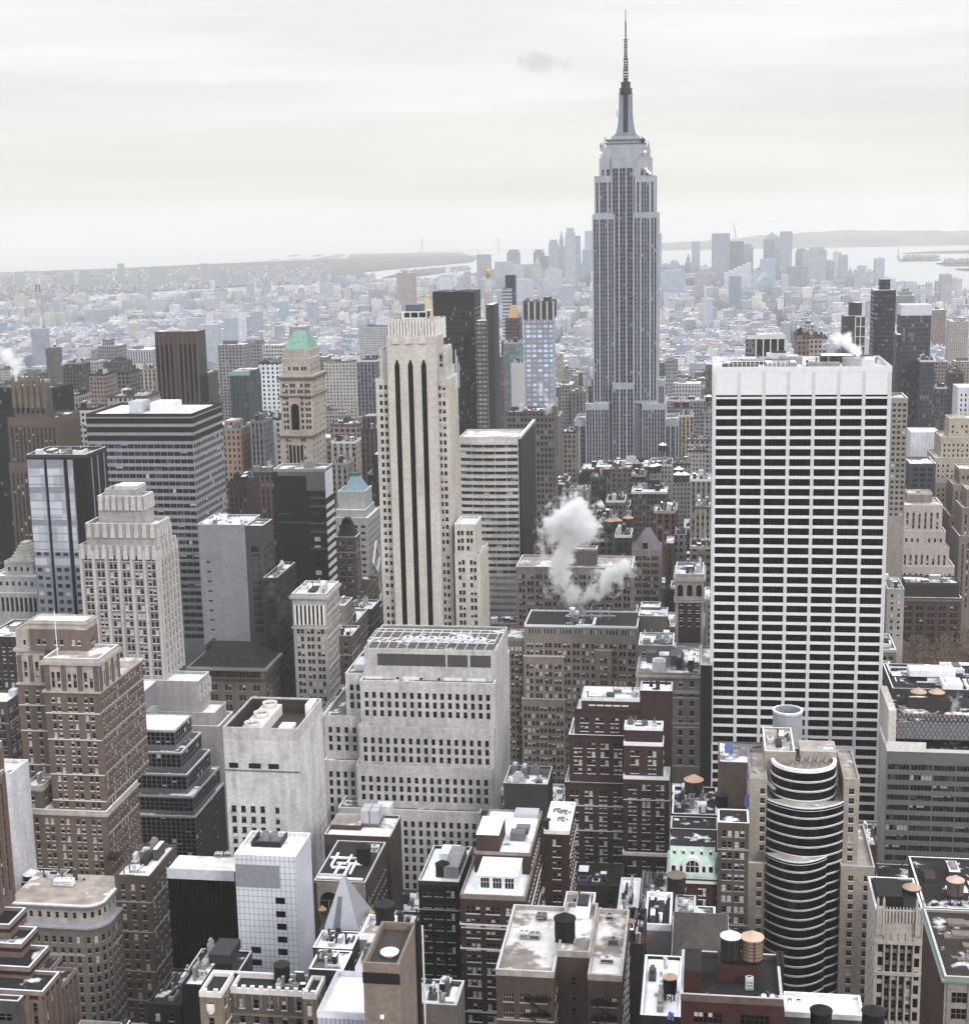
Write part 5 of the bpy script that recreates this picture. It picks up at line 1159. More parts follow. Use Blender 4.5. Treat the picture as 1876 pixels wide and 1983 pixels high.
# H shaped brown loft with terraces
hb = wall('65524a', .15, .5); hst = punch(fh=3.5, p=3.4, ww=2.2, wh=1.9, mul=3, mt=4.2, blind=.1, fr=plain('8b8f88'))
hl = Bld('brick_building', 'brown brick twin-wing loft with furnished roof terraces and a deep centre notch', 'building', hb, hst, par=1.0, roof=roofm('8d857d', .62, 'cfcbc6'), sn='twin-wing loft', pmat=wall('a89f96'))
A1 = hl.stack((960, 1068, 1886, 282, 30)); A1[0]['x1'] = xat(1072, 282, A1[0]['z1']); A2 = hl.stack((1140, 1222, 1897, 282, 30)); A2[0]['x0'] = xat(1138, 282, A2[0]['z1']); A2[0]['x1'] = xat(1204, 282, A2[0]['z1']); z_ = A1[0]['z1']; A2[0]['z1'] = z_
A1[0]['y1'] = A2[0]['y1'] = 312.0
a3 = dict(A1[0]); a3.update(x0=A1[0]['x1']+.05, x1=A2[0]['x0']-.05, y0=289, y1=312, z1=z_+1.2, st=St(fh=3.5, p=3.4, ww=1.0, wh=1.6, mt=5, blind=.2), roof=roofm('8d857e', .6)); hl.stacks.append([a3]); hl.all.append(a3); hl.done()
a3z = z_+1.2
water_tank((a3['x0'])+1.0, 296, a3z, 'big dark water tank over the notch of the twin-wing loft', r=2.2, h=4.4, leg=.5, cone='2b2627', body='2a2628')
m = MB(); m.box(a3['x0']+2.5, a3['x1']-1.5, 306, 311, a3z+.02, a3z+3, SNOWT); m.box(a3['x0']+2.7, a3['x1']-1.7, 305.9, 311, a3z+3, a3z+3.5, plain('3c3a3c')); m.build('bulkhead', hl.B)
units(dict(A1[0]), 3, 'grey skylight box on the west terrace of the twin-wing loft', 3, group='skylight boxes on the west terrace', fans=2); units(dict(A2[0]), 3, 'white machine unit on the east terrace of the twin-wing loft', 8, group='machine units on the east terrace')
for q_, (tx, grp_, lab_) in enumerate(((A1[0], 0, 0), (A2[0], 1, 1))):
    o = empty('picnic_table', (tx['x0']+6.5+q_, 307, tx['z1'])); tag(o, ('tan outdoor table among pots on the west terrace of the loft', 'tan oval table by the plant trough on the east terrace')[q_], 'table'); x, y, z = o.location
    m = MB(); m.lathe(x, y, [(1.2, z+.7), (1.2, z+.8)], plain('8c7158'), 12); m.build('table_top', o); m = MB(); m.lathe(x, y, [(.3, z), (.1, z+.7)], plain('55453a'), 8); m.build('leg', o)
t = A2[0]
for i in range(10):
    x, y = t['x0']+9.5+(i % 4)*.9, 298+(i//4)*1.3; o = empty('terrace_chair', (x, y, t['z1'])); tag(o, 'small red chair in rows on the east roof terrace', 'chair', 'red chairs on the roof terrace')
    z = t['z1']; m = MB(); m.box(x-.25, x+.25, y-.25, y+.25, z+.4, z+.48, plain('7c3a34')); m.build('seat', o); m = MB(); m.box(x-.25, x+.25, y+.2, y+.27, z+.48, z+.95, plain('7c3a34')); m.build('backrest', o)
    for dx, dy in ((-.2, -.2), (.2, -.2), (-.2, .2), (.2, .2)): m = MB(); m.box(x+dx-.03, x+dx+.03, y+dy-.03, y+dy+.03, z, z+.4, plain('4a2a26')); m.build('leg', o)
ir = plain('1e1b1c', .6)
for (xa, xb) in ((A1[0]['x1']-6, A1[0]['x1']-.6), (A2[0]['x0']+.6, A2[0]['x0']+6)):
    m = MB()
    for k in range(8):
        z = z_-5-k*3.5; m.box(xa, xb, 280.8, 281.9, z, z+.12, ir); m.bar((xa, 281.3, z), (xb, 281.3, z-3.5), .1, ir); m.box(xa, xb, 280.8, 280.86, z+.9, z+1.0, ir)
        for q in range(6): xx = xa+(xb-xa)*q/5; m.box(xx-.03, xx+.03, 280.8, 280.86, z, z+1, ir)
    m.build('fire_escape', hl.B)
# small roofs between the loft and the curved hotel
b = B_('brick_building', 'low dark tar roof with white railing pipes beside the tall white sided block', 'building', '57504b', punch(), (1192, 1232, 1790, 348, 26), roof=R_S, par=.6, pmat=TRIM); clutter(b.B, top(b), 51, 4, hmax=2)
ws = B_('apartment_building', 'slim grey clad block with bright white coping round its machine roof', 'building', plain('8e8d92', .6, .0, .06), None, (1248, 1299, 1799, 334, (1256, 1736)), roof=plain('343338', .9), par=1.3, pmat=plain('dfe2e8')); t = top(ws); t_ = dict(t); t_['y1'] = t['y0']+24; ws.B; clutter(ws.B, dict(t, y1=min(t['y1'], t['y0']+22)), 52, 4, [SNOWT, plain('55555a')])
b = B_('brick_building', 'narrow dark wing squeezed between the loft and the slim grey block', 'building', '3b3637', None, (1209, 1246, 1832, 312, 18), roof=R_D, par=.5); clutter(b.B, top(b), 53, 5, [plain('2c2b2e'), plain('9aa0a9'), plain('47464a')], hmax=2.4)
tank_at(1309.5, 1753, 357, 'patched dark tank on iron legs behind the slim grey block', r=2.3, h=3.6, leg=4.5, cone='7d6c5c', body='3a3431')
b = B_('brick_building', 'grey brown block with a sloped gravel roof and metal ladder', 'building', '554c48', None, (1306, 1346, 1792, 340, 16), roof=R_S, par=.4, extra=[[(1347, 1385, 1800, 345, 12)]])
b = B_('brick_building', 'broad brown hipped slate roof hall under the curved hotel', 'building', '4d4440', None, (1300, 1412, 1862, 312, 24, dict(par=.3)), roof=R_D)
t = top(b); m = MB(); m.frus((t['x0'], t['x1'], t['y0'], t['y1']), (t['x0']+6, t['x1']-6, t['y0']+9, t['y1']-9), t['z1']+.31, t['z1']+4.5, wall('5b534e', .15, .5)); m.build('hipped_roof', b.B)
tank_at(1296.5, 1899, 293, 'black ringed tank with snow streaked cap by the terrace loft', r=1.75, h=2.6, leg=.8, cone='3d3b3e', body='262425')
tank_at(1297, 1938, 272, 'slim dark tank with tan cone standing on tall legs over the white roof', r=1.35, h=2.8, leg=2.2, cone='c09a78', body='2c2829')
b = B_('brick_building', 'low roof of dirty white snow with bare patches near the slim tank', 'building', '4c403d', None, (1240, 1318, 1972, 264, 24), roof=roofm('6d6058', .78), par=.7); clutter(b.B, top(b), 54, 3, hmax=1.6)
o = empty('tarpaulin', (at(1299, 1977, 262)[0], 262, at(1299, 1977, 262)[1])); 
bpy.data.objects.remove(o)
red = wall('5c302c', .12, .4)
rd = B_('brick_building', 'red painted brick loft with a brown roof and two big water tanks', 'building', red, St(fh=3.5, p=6.6, ww=5.0, wh=2.0, mt=2.4, edge=.7, rec=.25, mul=5, blind=.5, fr=plain('4a2522')), (1318, 1515.5, 1935, 246, (1500, 1858)), roof=R_D, par=1.0, pmat=wall('7a5f57'), sn='red loft')
t = top(rd); z = t['z1']; x_a, x_b = xat(1389, 254, z), xat(1467, 254, z)
m = MB(); m.box(x_a, x_b, 252.5, 257.5, z+.02, z+3.6, red, top=plain('1f1e20')); m.box(t['x0']+.6, t['x0']+3.6, 247.5, 256, z+.02, z+4.6, red, top=R_D); m.build('bulkhead', rd.B)
water_tank((x_a*.68+x_b*.32), 255, z+3.6, 'silver topped steel ringed tank of the pair on the red loft', r=1.75, h=4.0, leg=.4, cone='c9ccd2', body='3f3d3c')
water_tank((x_a*.20+x_b*.80)+.4, 255, z+3.6, 'tan wooden water tank of the pair on the red loft', r=1.95, h=4.0, leg=.4, cone='c6a184', body='94785f')
for i in range(5): ac_unit(t['x0']+14.5+i*1.5, 247.5, z, 'tiny white fan unit in a row along the red loft parapet', .9, .8, .7, 'dcdcde', group='fan units on the red loft')
ac_unit(x_b-1.6, 250.5, z, 'tall grey machine unit before the bulkhead of the red loft', 1.4, 1.2, 2.4, 'b4b4b8')
b = B_('brick_building', 'thin brown chimney slab block at the end of the red loft', 'building', '40332f', None, (1505, 1518, 1870, 258, 5), roof=R_D, par=.3)
b = B_('brick_building', 'small white roofed annexe with twin black tanks at the bottom edge', 'building', '6b6360', None, (1520, 1672, 1966, 262, (1672, 1935)), roof=roofm('85848a', .9), par=.7, pmat=TRIM)
tank_at(1589, 1990, 256, 'black tank by the bottom edge beside the white annexe roof', r=1.9, h=3.0, leg=.4, cone='2a292b', body='232224')
tank_at(1690, 1992, 256, 'black tank in front of the curved hotel stone wing', r=2.0, h=3.0, leg=.4, cone='2e2c2e', body='232224')
# ================================================================== CURVED HOTEL
sto = wall('a2968a', .08, .35); hstn = St(fh=3.02, p=9, ww=1.5, wh=1.75, mt=2.0, rec=.3, blind=.1, mul=1, cols=[(.30, 1.5), (.76, 1.5)], sill=TRIM, spand=(.18, .1))
ch = Bld('curved_hotel', 'stone hotel tower with bulging black glass bays striped by white bands', 'hotel', sto, hstn, par=1.0, roof=roofm('a59c90', .2), sn='curved glass hotel', vb=1985)
up1 = hstn.but(cols=[(.5, 1.5)])
A1 = ch.stack((1452, 1485, 1514, 432, 26, dict(st=hstn.but(cols=[(.75, 1.4)]))), (1424.5, 1484, 1676, 428, 32)); A2 = ch.stack((1634, 1664.5, 1515, 432, 26, dict(st=up1, side=None)), (1628, 1693.5, 1683, 428, 32, dict(st=hstn)))
core = ch.stack((1481, 1539, 1458, 440, 22, dict(st=None, par=.6)), z0=0); mid = ch.stack((1485.2, 1633.5, 1552, 434, 24, dict(st=None, par=.4)), z0=0)
ch.done()
gk = glass('060507', .1, .4, .3, cell=3.5); wb_ = plain('dcdde2', .5)
def bay(nm, xl, xr, yt, Y, bulge, yb=2100, nseg=18, lip=0, full=0):
    X0, Z = at(xl, yt, Y); X1 = xat(xr, Y, Z); m1, m2 = MB(), MB()
    z0 = 8 if not full else full
    pts = []
    for i in range(nseg+1):
        u = i/nseg; pts.append((X0+(X1-X0)*u, Y-bulge*sin(pi*u)**.8))
    for a, b_ in zip(pts, pts[1:]): m1.poly([(*a, z0), (*b_, z0), (*b_, Z), (*a, Z)], gk)
    m1.poly([(X0, Y, Z)]+[(*a, Z) for a in pts[1:-1]]+[(X1, Y, Z)], ch.roof)
    m1.poly([(X0, Y, z0), (X0, Y+4, z0), (X0, Y+4, Z), (X0, Y, Z)], gk); m1.poly([(X1, Y, z0), (X1, Y+4, z0), (X1, Y+4, Z), (X1, Y, Z)], gk)
    off = [(x, y-.05) for x, y in pts]
    k = 0
    while Z-k*3.02 > z0+3:
        for dz, hh in ((0.0, .24), (.45, .10)) if k else ((-.2, .5), (.9, .12)):
            za, zb = Z-k*3.02-dz-hh, Z-k*3.02-dz
            for a, b_ in zip(off, off[1:]): m2.poly([(*a, za), (*b_, za), (*b_, zb), (*a, zb)], wb_); m2.poly([(*a, zb), (*b_, zb), (b_[0], b_[1]+.05, zb), (a[0], a[1]+.05, zb)], wb_)
        k += 1
    m1.build('glass_bay', ch.B); m2.build('white_band', ch.B); return X0, X1, Z, pts
bay('', 1485, 1633.6, 1547, 431.6, 6.5); bay('', 1482, 1603, 1651, 427.6, 6.2)
# drum on top: an open ring of black glass
X0, Z = at(1494, 1480, 436); X1 = xat(1621, 436, Z); cxx, R_ = (X0+X1)/2, (X1-X0)/2; zb = mid[0]['z1']
m1, m2 = MB(), MB(); m1.lathe(cxx, 440, [(R_, zb), (R_, Z)], gk, 36, False); m1.lathe(cxx, 440, [(R_-.8, zb), (R_-.8, Z-.3)], plain('8f8679'), 36, False)
m2.lathe(cxx, 440, [(R_+.12, Z-.5), (R_+.12, Z+.5), (R_-.9, Z+.5)], wb_, 36, False)
for k in range(1, 4):
    for dz, hh in ((0, .24), (.45, .10)): m2.lathe(cxx, 440, [(R_+.02, Z-k*3.02-dz-hh), (R_+.14, Z-k*3.02-dz-hh), (R_+.14, Z-k*3.02-dz), (R_+.02, Z-k*3.02-dz)], wb_, 36, False)
m1.poly([(cxx+(R_-.8)*cos(q*pi/18), 440+(R_-.8)*sin(q*pi/18), Z-1.6) for q in range(36)], ch.roof); m1.build('glass_drum', ch.B); m2.build('white_band', ch.B)
m = MB(); 
for a in range(5): m.bar((cxx-4+a*2.4, 434, Z-1.5), (cxx-2+a*2.4, 444, Z+1.5), .22, plain('9b938b')); m.bar((cxx-4+a*2.4, 444, Z-1.5), (cxx-2+a*2.4, 434, Z+1.5), .22, plain('9b938b'))
m.build('roof_bracing', ch.B)
m = MB(); m.box(cxx-1, cxx+10, 442, 452, zb, Z+2.2, sto, top=ch.roof); m.build('penthouse', ch.B); clutter(ch.B, core[0], 6, 3, hmax=1.5)
m = MB(); m.bar((xat(1460, 436, A1[0]['z1']), 440, A1[0]['z1']+1.2), (xat(1500, 436, A1[0]['z1']), 434, A1[0]['z1']-3), .5, plain('a8a8ac', .4)); m.build('bent_duct', ch.B)
# white faceted exhaust drum
X0, Z = at(1497.5, 1383, 470); X1 = xat(1556, 470, Z); zb = at(1497, 1445, 470)[1]-6; cxx, R_ = (X0+X1)/2, (X1-X0)/2
dr = empty('exhaust_drum', (cxx, 470+R_, zb-20)); tag(dr, 'big grey white open cylinder rising behind the curved glass hotel', 'exhaust stack')
m = MB(); dm = plain('9b9da6', .5, .1); m.lathe(cxx, 470+R_, [(R_, zb-60), (R_, Z), (R_-.5, Z), (R_-.5, Z-4)], dm, 14, False); m.poly([(cxx+(R_-.5)*cos(q*pi/7), 470+R_+(R_-.5)*sin(q*pi/7), Z-3.6) for q in range(14)], plain('3a3b42')); m.build('shell', dr)
m = MB(); m.lathe(cxx, 470+R_, [(R_+.1, Z-.6), (R_+.25, Z+.1), (R_-.6, Z+.12)], plain('ccd4e2', .4), 14, False); m.build('rim', dr)
m = MB()
for q in range(6): a = q*pi/3; m.bar((cxx, 470+R_, Z-.9), (cxx+(R_-.6)*cos(a), 470+R_+(R_-.6)*sin(a), Z-.7), .15, plain('6c6e78'))
m.build('cross_brace', dr)
# block with stepped gable behind
ag = B_('brick_building', 'tan brick block with an arched gable wall and blue tarpaulins', 'building', '80695c', None, (1391, 1481, 1478, 474, 20, dict(par=.4)), roof=R_G)
t = top(ag); m = MB(); bmx = wall('80695c'); m.box(t['x0']+10, t['x1']-.1, t['y0']-.02, t['y0']+.8, t['z1']+.4, t['z1']+5, bmx)
cxx = t['x0']+14.2; m.poly([(cxx+4*cos(q*pi/10), t['y0']-.1, t['z1']+4.8+1.8*sin(q*pi/10)) for q in range(11)], bmx); m.box(cxx-3, cxx-.2, t['y0']-.16, t['y0']-.03, t['z1']+1.4, t['z1']+4, GD); m.box(cxx+.2, cxx+3, t['y0']-.16, t['y0']-.03, t['z1']+1.4, t['z1']+4, GD); m.build('arched_gable', ag.B)
def tarp(px, py, Y, w_, h_, lab):
    X, Z = at(px, py, Y); m = MB(); r = random.Random(int(px)); n_ = 6; bl_ = plain('4a72b4', .7)
    P = [[(X-w_/2+w_*i/n_+r.uniform(-.15, .15), Y-.5+1.2*j/3+r.uniform(-.2, .2), Z+h_*(1-j/3)*.0+h_*(j/3)+r.uniform(-.25, .25)) for i in range(n_+1)] for j in range(4)]
    for j in range(3):
        for i in range(n_): m.poly([P[j][i], P[j][i+1], P[j+1][i+1], P[j+1][i]], bl_)
    for j in range(3):
        for i in range(n_): m.poly([(a, b_-.06, c-.08) for a, b_, c in (P[j][i], P[j][i+1], P[j+1][i+1], P[j+1][i])], bl_)
    o = m.build('tarpaulin', None, (X, Y, Z)); tag(o, lab, 'tarpaulin')
tarp(1411, 1457, 461, 2.6, 3.0, 'blue tarpaulin bunched at the edge of the arched gable wall')
tarp(1452, 1508, 446, 2.4, 1.2, 'small blue tarpaulin lying on a ledge by the stone hotel wing')
tarp(1447, 1560, 436, 1.8, 3.2, 'blue sheet hanging beside the curved stone gable')
tarp(1299, 1972, 258, 1.2, .8, 'bright blue sheet crumpled on the dirty snow roof')
b = B_('brick_building', 'pinkish stone house front with a rounded gable and blue glazing', 'building', '7c6a60', pair(fh=3.3, p=4.4), (1397, 1451, 1592, 461, 10), roof=R_D, par=.5); t = top(b)
m = MB(); cxx = (t['x0']+t['x1'])/2; m.box(cxx-2.6, cxx+2.6, t['y0']-.1, t['y0']+.5, t['z1'], t['z1']+3, wall('8d7c70')); m.poly([(cxx+2.6*cos(q*pi/10), t['y0']-.16, t['z1']+3+1.1*sin(q*pi/10)) for q in range(11)], wall('8d7c70')); m.build('rounded_gable', b.B)
b = B_('brick_building', 'dark brown brick block topped by tan tank and low sheds', 'building', '53403a', punch(blind=.2), (1301, 1388, 1580, 458, 24), roof=R_D, par=.8, vb=1660); clutter(b.B, top(b), 55, 6); 
tank_at(1343, 1533, 462, 'tan cone tank on the dark brown block near the broad white slab', r=2.9, h=3.4, leg=.7, cone='b98f6f', body='4b4644')
tank_at(1397, 1560, 452, 'round black tank low behind the pinkish stone gable', r=2.1, h=3.4, leg=.3, cone='3a393c', body='2b2a2c')
m = MB(); t = top(b); m.box(t['x0']+8, t['x0']+11, 460, 463, t['z1']+.02, t['z1']+3.4, SNOWT); m.build('bulkhead', b.B)
# green copper mansard hotel
gp = B_('ornate_hotel', 'red brick hotel with pale green copper mansard and white arched dormer', 'hotel', '54352f', pair(fh=3.4, p=5.5, ww=.9, mt=5, sill=TRIM, hood=1), (1297, 1384, 1690, 420, 15, dict(par=.2, corn=[(.1, 1.2, 1.0, plain('a9c4ae')), (2.2, .8, .5, TRIM)])), roof=R_D, vb=1790, sn='green mansard hotel')
t = top(gp); x0, x1, y0, z = t['x0'], t['x1'], t['y0'], t['z1']; zt = at(1297, 1638, y0+3)[1]
m = MB(); wte = plain('cfd0d0', .6); m.box(x0, x1, y0, y0+.6, z, z+(zt-z)*.42, wte); m.box(x0-.2, x1+.2, y0-.7, y0-.02, z-.2, z+.25, plain('a9c4ae')); m.build('white_storey', gp.B)
m = MB(); z2 = z+(zt-z)*.42; m.frus((x0, x1, y0, t['y1']), (x0, x1, y0+3, t['y1']), z2, zt, plain('a3c4ae', .7, .0, .08), R_D); m.build('mansard', gp.B)
m = MB(); cxx = (x0+x1)/2; m.box(cxx-2.9, cxx+2.9, y0-.6, y0+1.5, z, z+2.6, wte)
for q in range(12):
    a0, a1 = q*pi/12, (q+1)*pi/12; m.poly([(cxx+2.9*cos(a0), y0-.6, z+2.6+2.6*sin(a0)), (cxx+2.9*cos(a1), y0-.6, z+2.6+2.6*sin(a1)), (cxx+1.9*cos(a1), y0-.6, z+2.6+1.7*sin(a1)), (cxx+1.9*cos(a0), y0-.6, z+2.6+1.7*sin(a0))], wte)
    m.poly([(cxx+2.9*cos(a0), y0-.6, z+2.6+2.6*sin(a0)), (cxx+2.9*cos(a1), y0-.6, z+2.6+2.6*sin(a1)), (cxx+2.9*cos(a1), y0+2.4, z+2.6+2.6*sin(a1)), (cxx+2.9*cos(a0), y0+2.4, z+2.6+2.6*sin(a0))], wte)
m.build('arched_dormer', gp.B); m = MB(); m.poly([(cxx-1.9, y0-.64, z+.6), (cxx+1.9, y0-.64, z+.6)]+[(cxx+1.9*cos(q*pi/10), y0-.64, z+2.6+1.7*sin(q*pi/10)) for q in range(11)], GD)
for q in (-.7, .7): m.box(cxx+q-.08, cxx+q+.08, y0-.72, y0-.65, z+.6, z+4, wte)
m.box(cxx-1.9, cxx+1.9, y0-.72, y0-.65, z+2.5, z+2.66, wte); m.build('arched_window', gp.B)
for px in (1312, 1328, 1362, 1376): X = xat(px-8 if px < 1340 else px, y0, z); m = MB(); m.box(X-.55, X+.55, y0-.08, y0-.02, z+.5, z+2.3, GD); m.build('window', gp.B)
for i in range(5): X = x0+(x1-x0)*(i+.5)/5; m = MB(); m.box(X-.4, X+.4, y0+1.5, y0+2.4, z2+2.2, z2+3.4, wte); m.box(X-.3, X+.3, y0+1.44, y0+1.5, z2+2.35, z2+3.3, GD); m.build('attic_window', gp.B)
b = B_('brick_building', 'dark red brick hall with an arched balcony recess above the green mansard', 'building', '55382f', punch(fh=5, p=5, blind=.1), (1298, 1390, 1608, 440, 10), roof=R_D, par=.6, vb=1660)
b = B_('brick_building', 'tall tan brick block half hidden behind the hotel stone wing', 'building', '66584f', pair(fh=3.4, p=3.7), (1390, 1450, 1596, 418, 10), roof=R_D, par=.6, vb=1850)
# ---------------------------------------------------------------- purple red brick setback block
pr = wall('54383a', .12, .4); prs = St(fh=3.12, p=5.1, ww=1.25, wh=1.85, grp=2, gap=.35, mt=2.2, edge=.8, rec=.18, sill=TRIM, blind=.55)
rb_ = Bld('brick_building', 'dark plum red brick setback block with white snow edged parapets', 'building', wall('553a36', .12, .4), prs, par=.9, pmat=wall('4d332f'), roof=roofm('9a9a9e', .92), vb=1740, sn='plum red block')
U1 = rb_.stack((1125.5, 1238, 1355, 506, 13, dict(st=prs.but(mt=3.2, wh=2.1, p=5.1, grp=1, ww=1.7), pmat=plain('c9c6c4'))), (1112, 1239, 1378, 505, 15), (1101.5, 1240, 1427, 503.5, 18), (1093.5, 1242, 1519, 501, 22))
U2 = rb_.stack((1208.5, 1283, 1412, 494, 12.4, dict(st=prs.but(grp=1, ww=2.2, p=4.3, wh=2.2, mt=3), pmat=plain('d8d8dc'))), (1207.5, 1284, 1442, 493, 13, dict(pmat=plain('d8d8dc'))), (1206.5, 1296, 1507, 491, 16, dict(pmat=plain('d8d8dc'))), (1205.5, 1297, 1655, 489, 18, dict(pmat=plain('d8d8dc'))), z0=0)
U3 = rb_.stack((1240, 1301, 1342, 507.4, 11, dict(st=None)), z0=0)
for q in U3: q['x0'] = U1[0]['x1']+.1
U2[0]['y1'] = U2[1]['y1'] = U2[2]['y1'] = 500.9; 
rb_.done(); clutter(rb_.B, U2[0], 71, 4, [plain('5f6f6b'), plain('b9b9be')], hmax=2.2); clutter(rb_.B, U1[0], 72, 3, [plain('4c5a5c'), plain('9a9aa0')], hmax=1.8); clutter(rb_.B, U3[0], 73, 2, [wall('4d332f')], hmax=4)
m = MB(); q = U1[0]
for i in range(5): x = q['x0']+3.8+i*(q['x1']-q['x0']-6)/5; m.box(x-1.2, x+1.2, q['y0']-.1, q['y0']-.01, q['z1']-2.2, q['z1']-1.7, TRIM)
m.build('stone_panel', rb_.B)
b = B_('brick_building', 'dark old clubhouse with tall arched windows and a flat balustraded roof', 'building', '5b4a40', St(fh=5.6, p=4.6, ww=2.2, wh=3.4, mt=2.2, rec=.5, mul=1, blind=.1, pier=(.9, .3)), (1103, 1203, 1719, 470, 18), roof=R_D, par=1.2, vb=1790); clutter(b.B, top(b), 74, 4, [plain('5a6b80'), plain('3c3c40')], hmax=3)
b = B_('brick_building', 'grey mechanical roof block with cooling boxes between two stone blocks', 'building', '4c4949', None, (975, 1060, 1520, 500, 18), roof=roofm('5d5c60', .5), par=.7); t = top(b); clutter(b.B, t, 75, 4, [plain('a9abb0'), plain('6d6d72')]); units(t, 2, 'pair of silver cooling boxes behind the snow covered roof', 9, group='silver cooling boxes')
# ---------------------------------------------------------------- tan stepped apartment block
tn = wall('8c7f74', .12, .45); ts = St(fh=3.4, p=4.0, ww=1.3, wh=1.9, grp=2, gap=.4, mt=3.2, edge=.6, rec=.18, sill=wall('8c7f74'), blind=.5)
ab = Bld('apartment_building', 'wide tan brick block with glassy top storey and many setback bays', 'building', tn, ts, par=.8, roof=plain('343438', .9), vb=1560, sn='wide tan block')
V = ab.stack((1015, 1234, 1212, 640, 26, dict(st=St(fh=4, p=6.5, ww=5.6, wh=2.2, mt=1.3, mul=3, tra=0, gl=glass('41565a', .1, .5, cell=1.7), blind=0, fr=TRIM, rec=.2), par=.6, pmat=plain('c9ccd0'))), (1014, 1235, 1226, 640.01, 26, dict(par=0)))
V[1]['z1'] = V[0]['z1']-4.6; V[0]['z0'] = V[1]['z1']
V2 = ab.stack((1013, 1092, 1273, 638.2, 3, dict(par=.5)), (1010, 1094, 1355, 637.6, 4, dict(par=.5)), z0=0); V3 = ab.stack((1078, 1150, 1322, 636.5, 4, dict(par=.5, st=ts.but(mt=2))), z0=0) if False else None
V4 = ab.stack((1153, 1184, 1262, 638.4, 2.6, dict(par=.5)), z0=0)
V5 = ab.stack((977.5, 1013.5, 1239, 641, 20, dict(mat=wall('7a6e66'), roof=R_G)), z0=0)
for q in V2: q['y1'] = 639.95
V4[0]['y1'] = 639.95
ab.done(); t = V[0]
clutter(ab.B, dict(t, x0=t['x0']+16, x1=t['x1']-22), 81, 8, [plain('8b8b92', .5), plain('5a5a60'), plain('b9bbc2', .4)], 'rooftop_plant', 4); m = MB()
for i in range(4): x = t['x0']+25+i*4; m.lathe(x, 652, [(.35, t['z1']), (.35, t['z1']+6)], plain('b9bbc2', .3, .5), 8)
m.bar((t['x0']+22, 650, t['z1']+2.5), (t['x0']+40, 650, t['z1']+2.5), .5, plain('a9abb2', .3, .5)); m.box(t['x0']+30, t['x0']+31.2, 642, 655, t['z1']+.1, t['z1']+.4, plain('d6d6d8')); m.box(t['x0']+23, t['x0']+31, 642, 643, t['z1']+.1, t['z1']+.4, plain('d6d6d8')); m.build('pipe_bridge', ab.B)
# tan block with the blank tower wrapped in steam
tb = Bld('apartment_building', 'pale tan block with blank brick tower, half veiled in steam', 'building', wall('9a9088', .1, .4), ts.but(p=4.4), par=.8, roof=R_T, vb=1215)
tb.stack((999, 1224, 1100, 705, 26, dict(par=.8))); tb.stack((1109, 1155, 1066, 712, 12, dict(st=None, mat=wall('84776c'))), z0=0); tb.stack((1160, 1215, 1094, 722, 10, dict(st=None)), z0=0)
tb.all[1]['y1'] = 720; tb.done()
b = B_('stone_building', 'grey brown block with curved red hip roof behind the steam', 'building', '77706c', punch(blind=.2), (1033, 1120, 1060, 770, 26), roof=R_T, par=.6, vb=1100); t = top(b)
m = MB(); m.frus((t['x0'], t['x1'], t['y0'], t['y1']), (t['x0']+9, t['x1']-9, t['y0']+11, t['y1']-11), t['z1']+.62, t['z1']+13, plain('6b463d', .8)); m.build('hip_roof', b.B)
b = B_('brick_building', 'flat grey roofed annexe with a blank buff bulkhead near the pinkish gabled tower', 'building', '857a70', None, (1236, 1292, 1195, 655, 16), roof=R_S, par=.6, extra=[[(1240, 1278, 1178, 668, 10)]])
# gabled pinkish tower
gt = B_('gabled_tower', 'pinkish stone tower with a slate pyramid roof and small dormer gable', 'tower', '8f8078', St(fh=3.7, p=3.9, ww=1.0, wh=2.3, grp=3, gap=.25, mt=3, rec=.35, blind=.2, edge=.8, pier=(.5, .25)), (1223, 1279, 1066, 775, 18), roof=R_D, par=.6, vb=1180); t = top(gt)
zt = at(1256, 1022, 784)[1]; m = MB(); cxx, cyy = (t['x0']+t['x1'])/2, 784; m.frus((t['x0']+.5, t['x1']-.5, t['y0']+.5, t['y1']-.5), (cxx-.5, cxx+2, cyy-.5, cyy+.5), t['z1'], zt, plain('6a6c78', .7)); m.build('slate_roof', gt.B)
m = MB(); m.box(cxx-2.6, cxx+1.6, t['y0']-.2, t['y0']+4, t['z1'], t['z1']+5, wall('9a8a80')); m.poly([(cxx-2.8, t['y0']-.2, t['z1']+5), (cxx+1.8, t['y0']-.2, t['z1']+5), (cxx-.5, t['y0']-.2, t['z1']+8)], wall('9a8a80')); m.poly([(cxx-2.8, t['y0']-.2, t['z1']+5), (cxx-.5, t['y0']-.2, t['z1']+8), (cxx-.5, t['y0']+5, t['z1']+8), (cxx-2.8, t['y0']+5, t['z1']+5)], wall('8a7a70')); m.box(cxx-1.8, cxx+.8, t['y0']-.3, t['y0']-.21, t['z1']+1, t['z1']+4.2, GD); m.build('gable', gt.B)
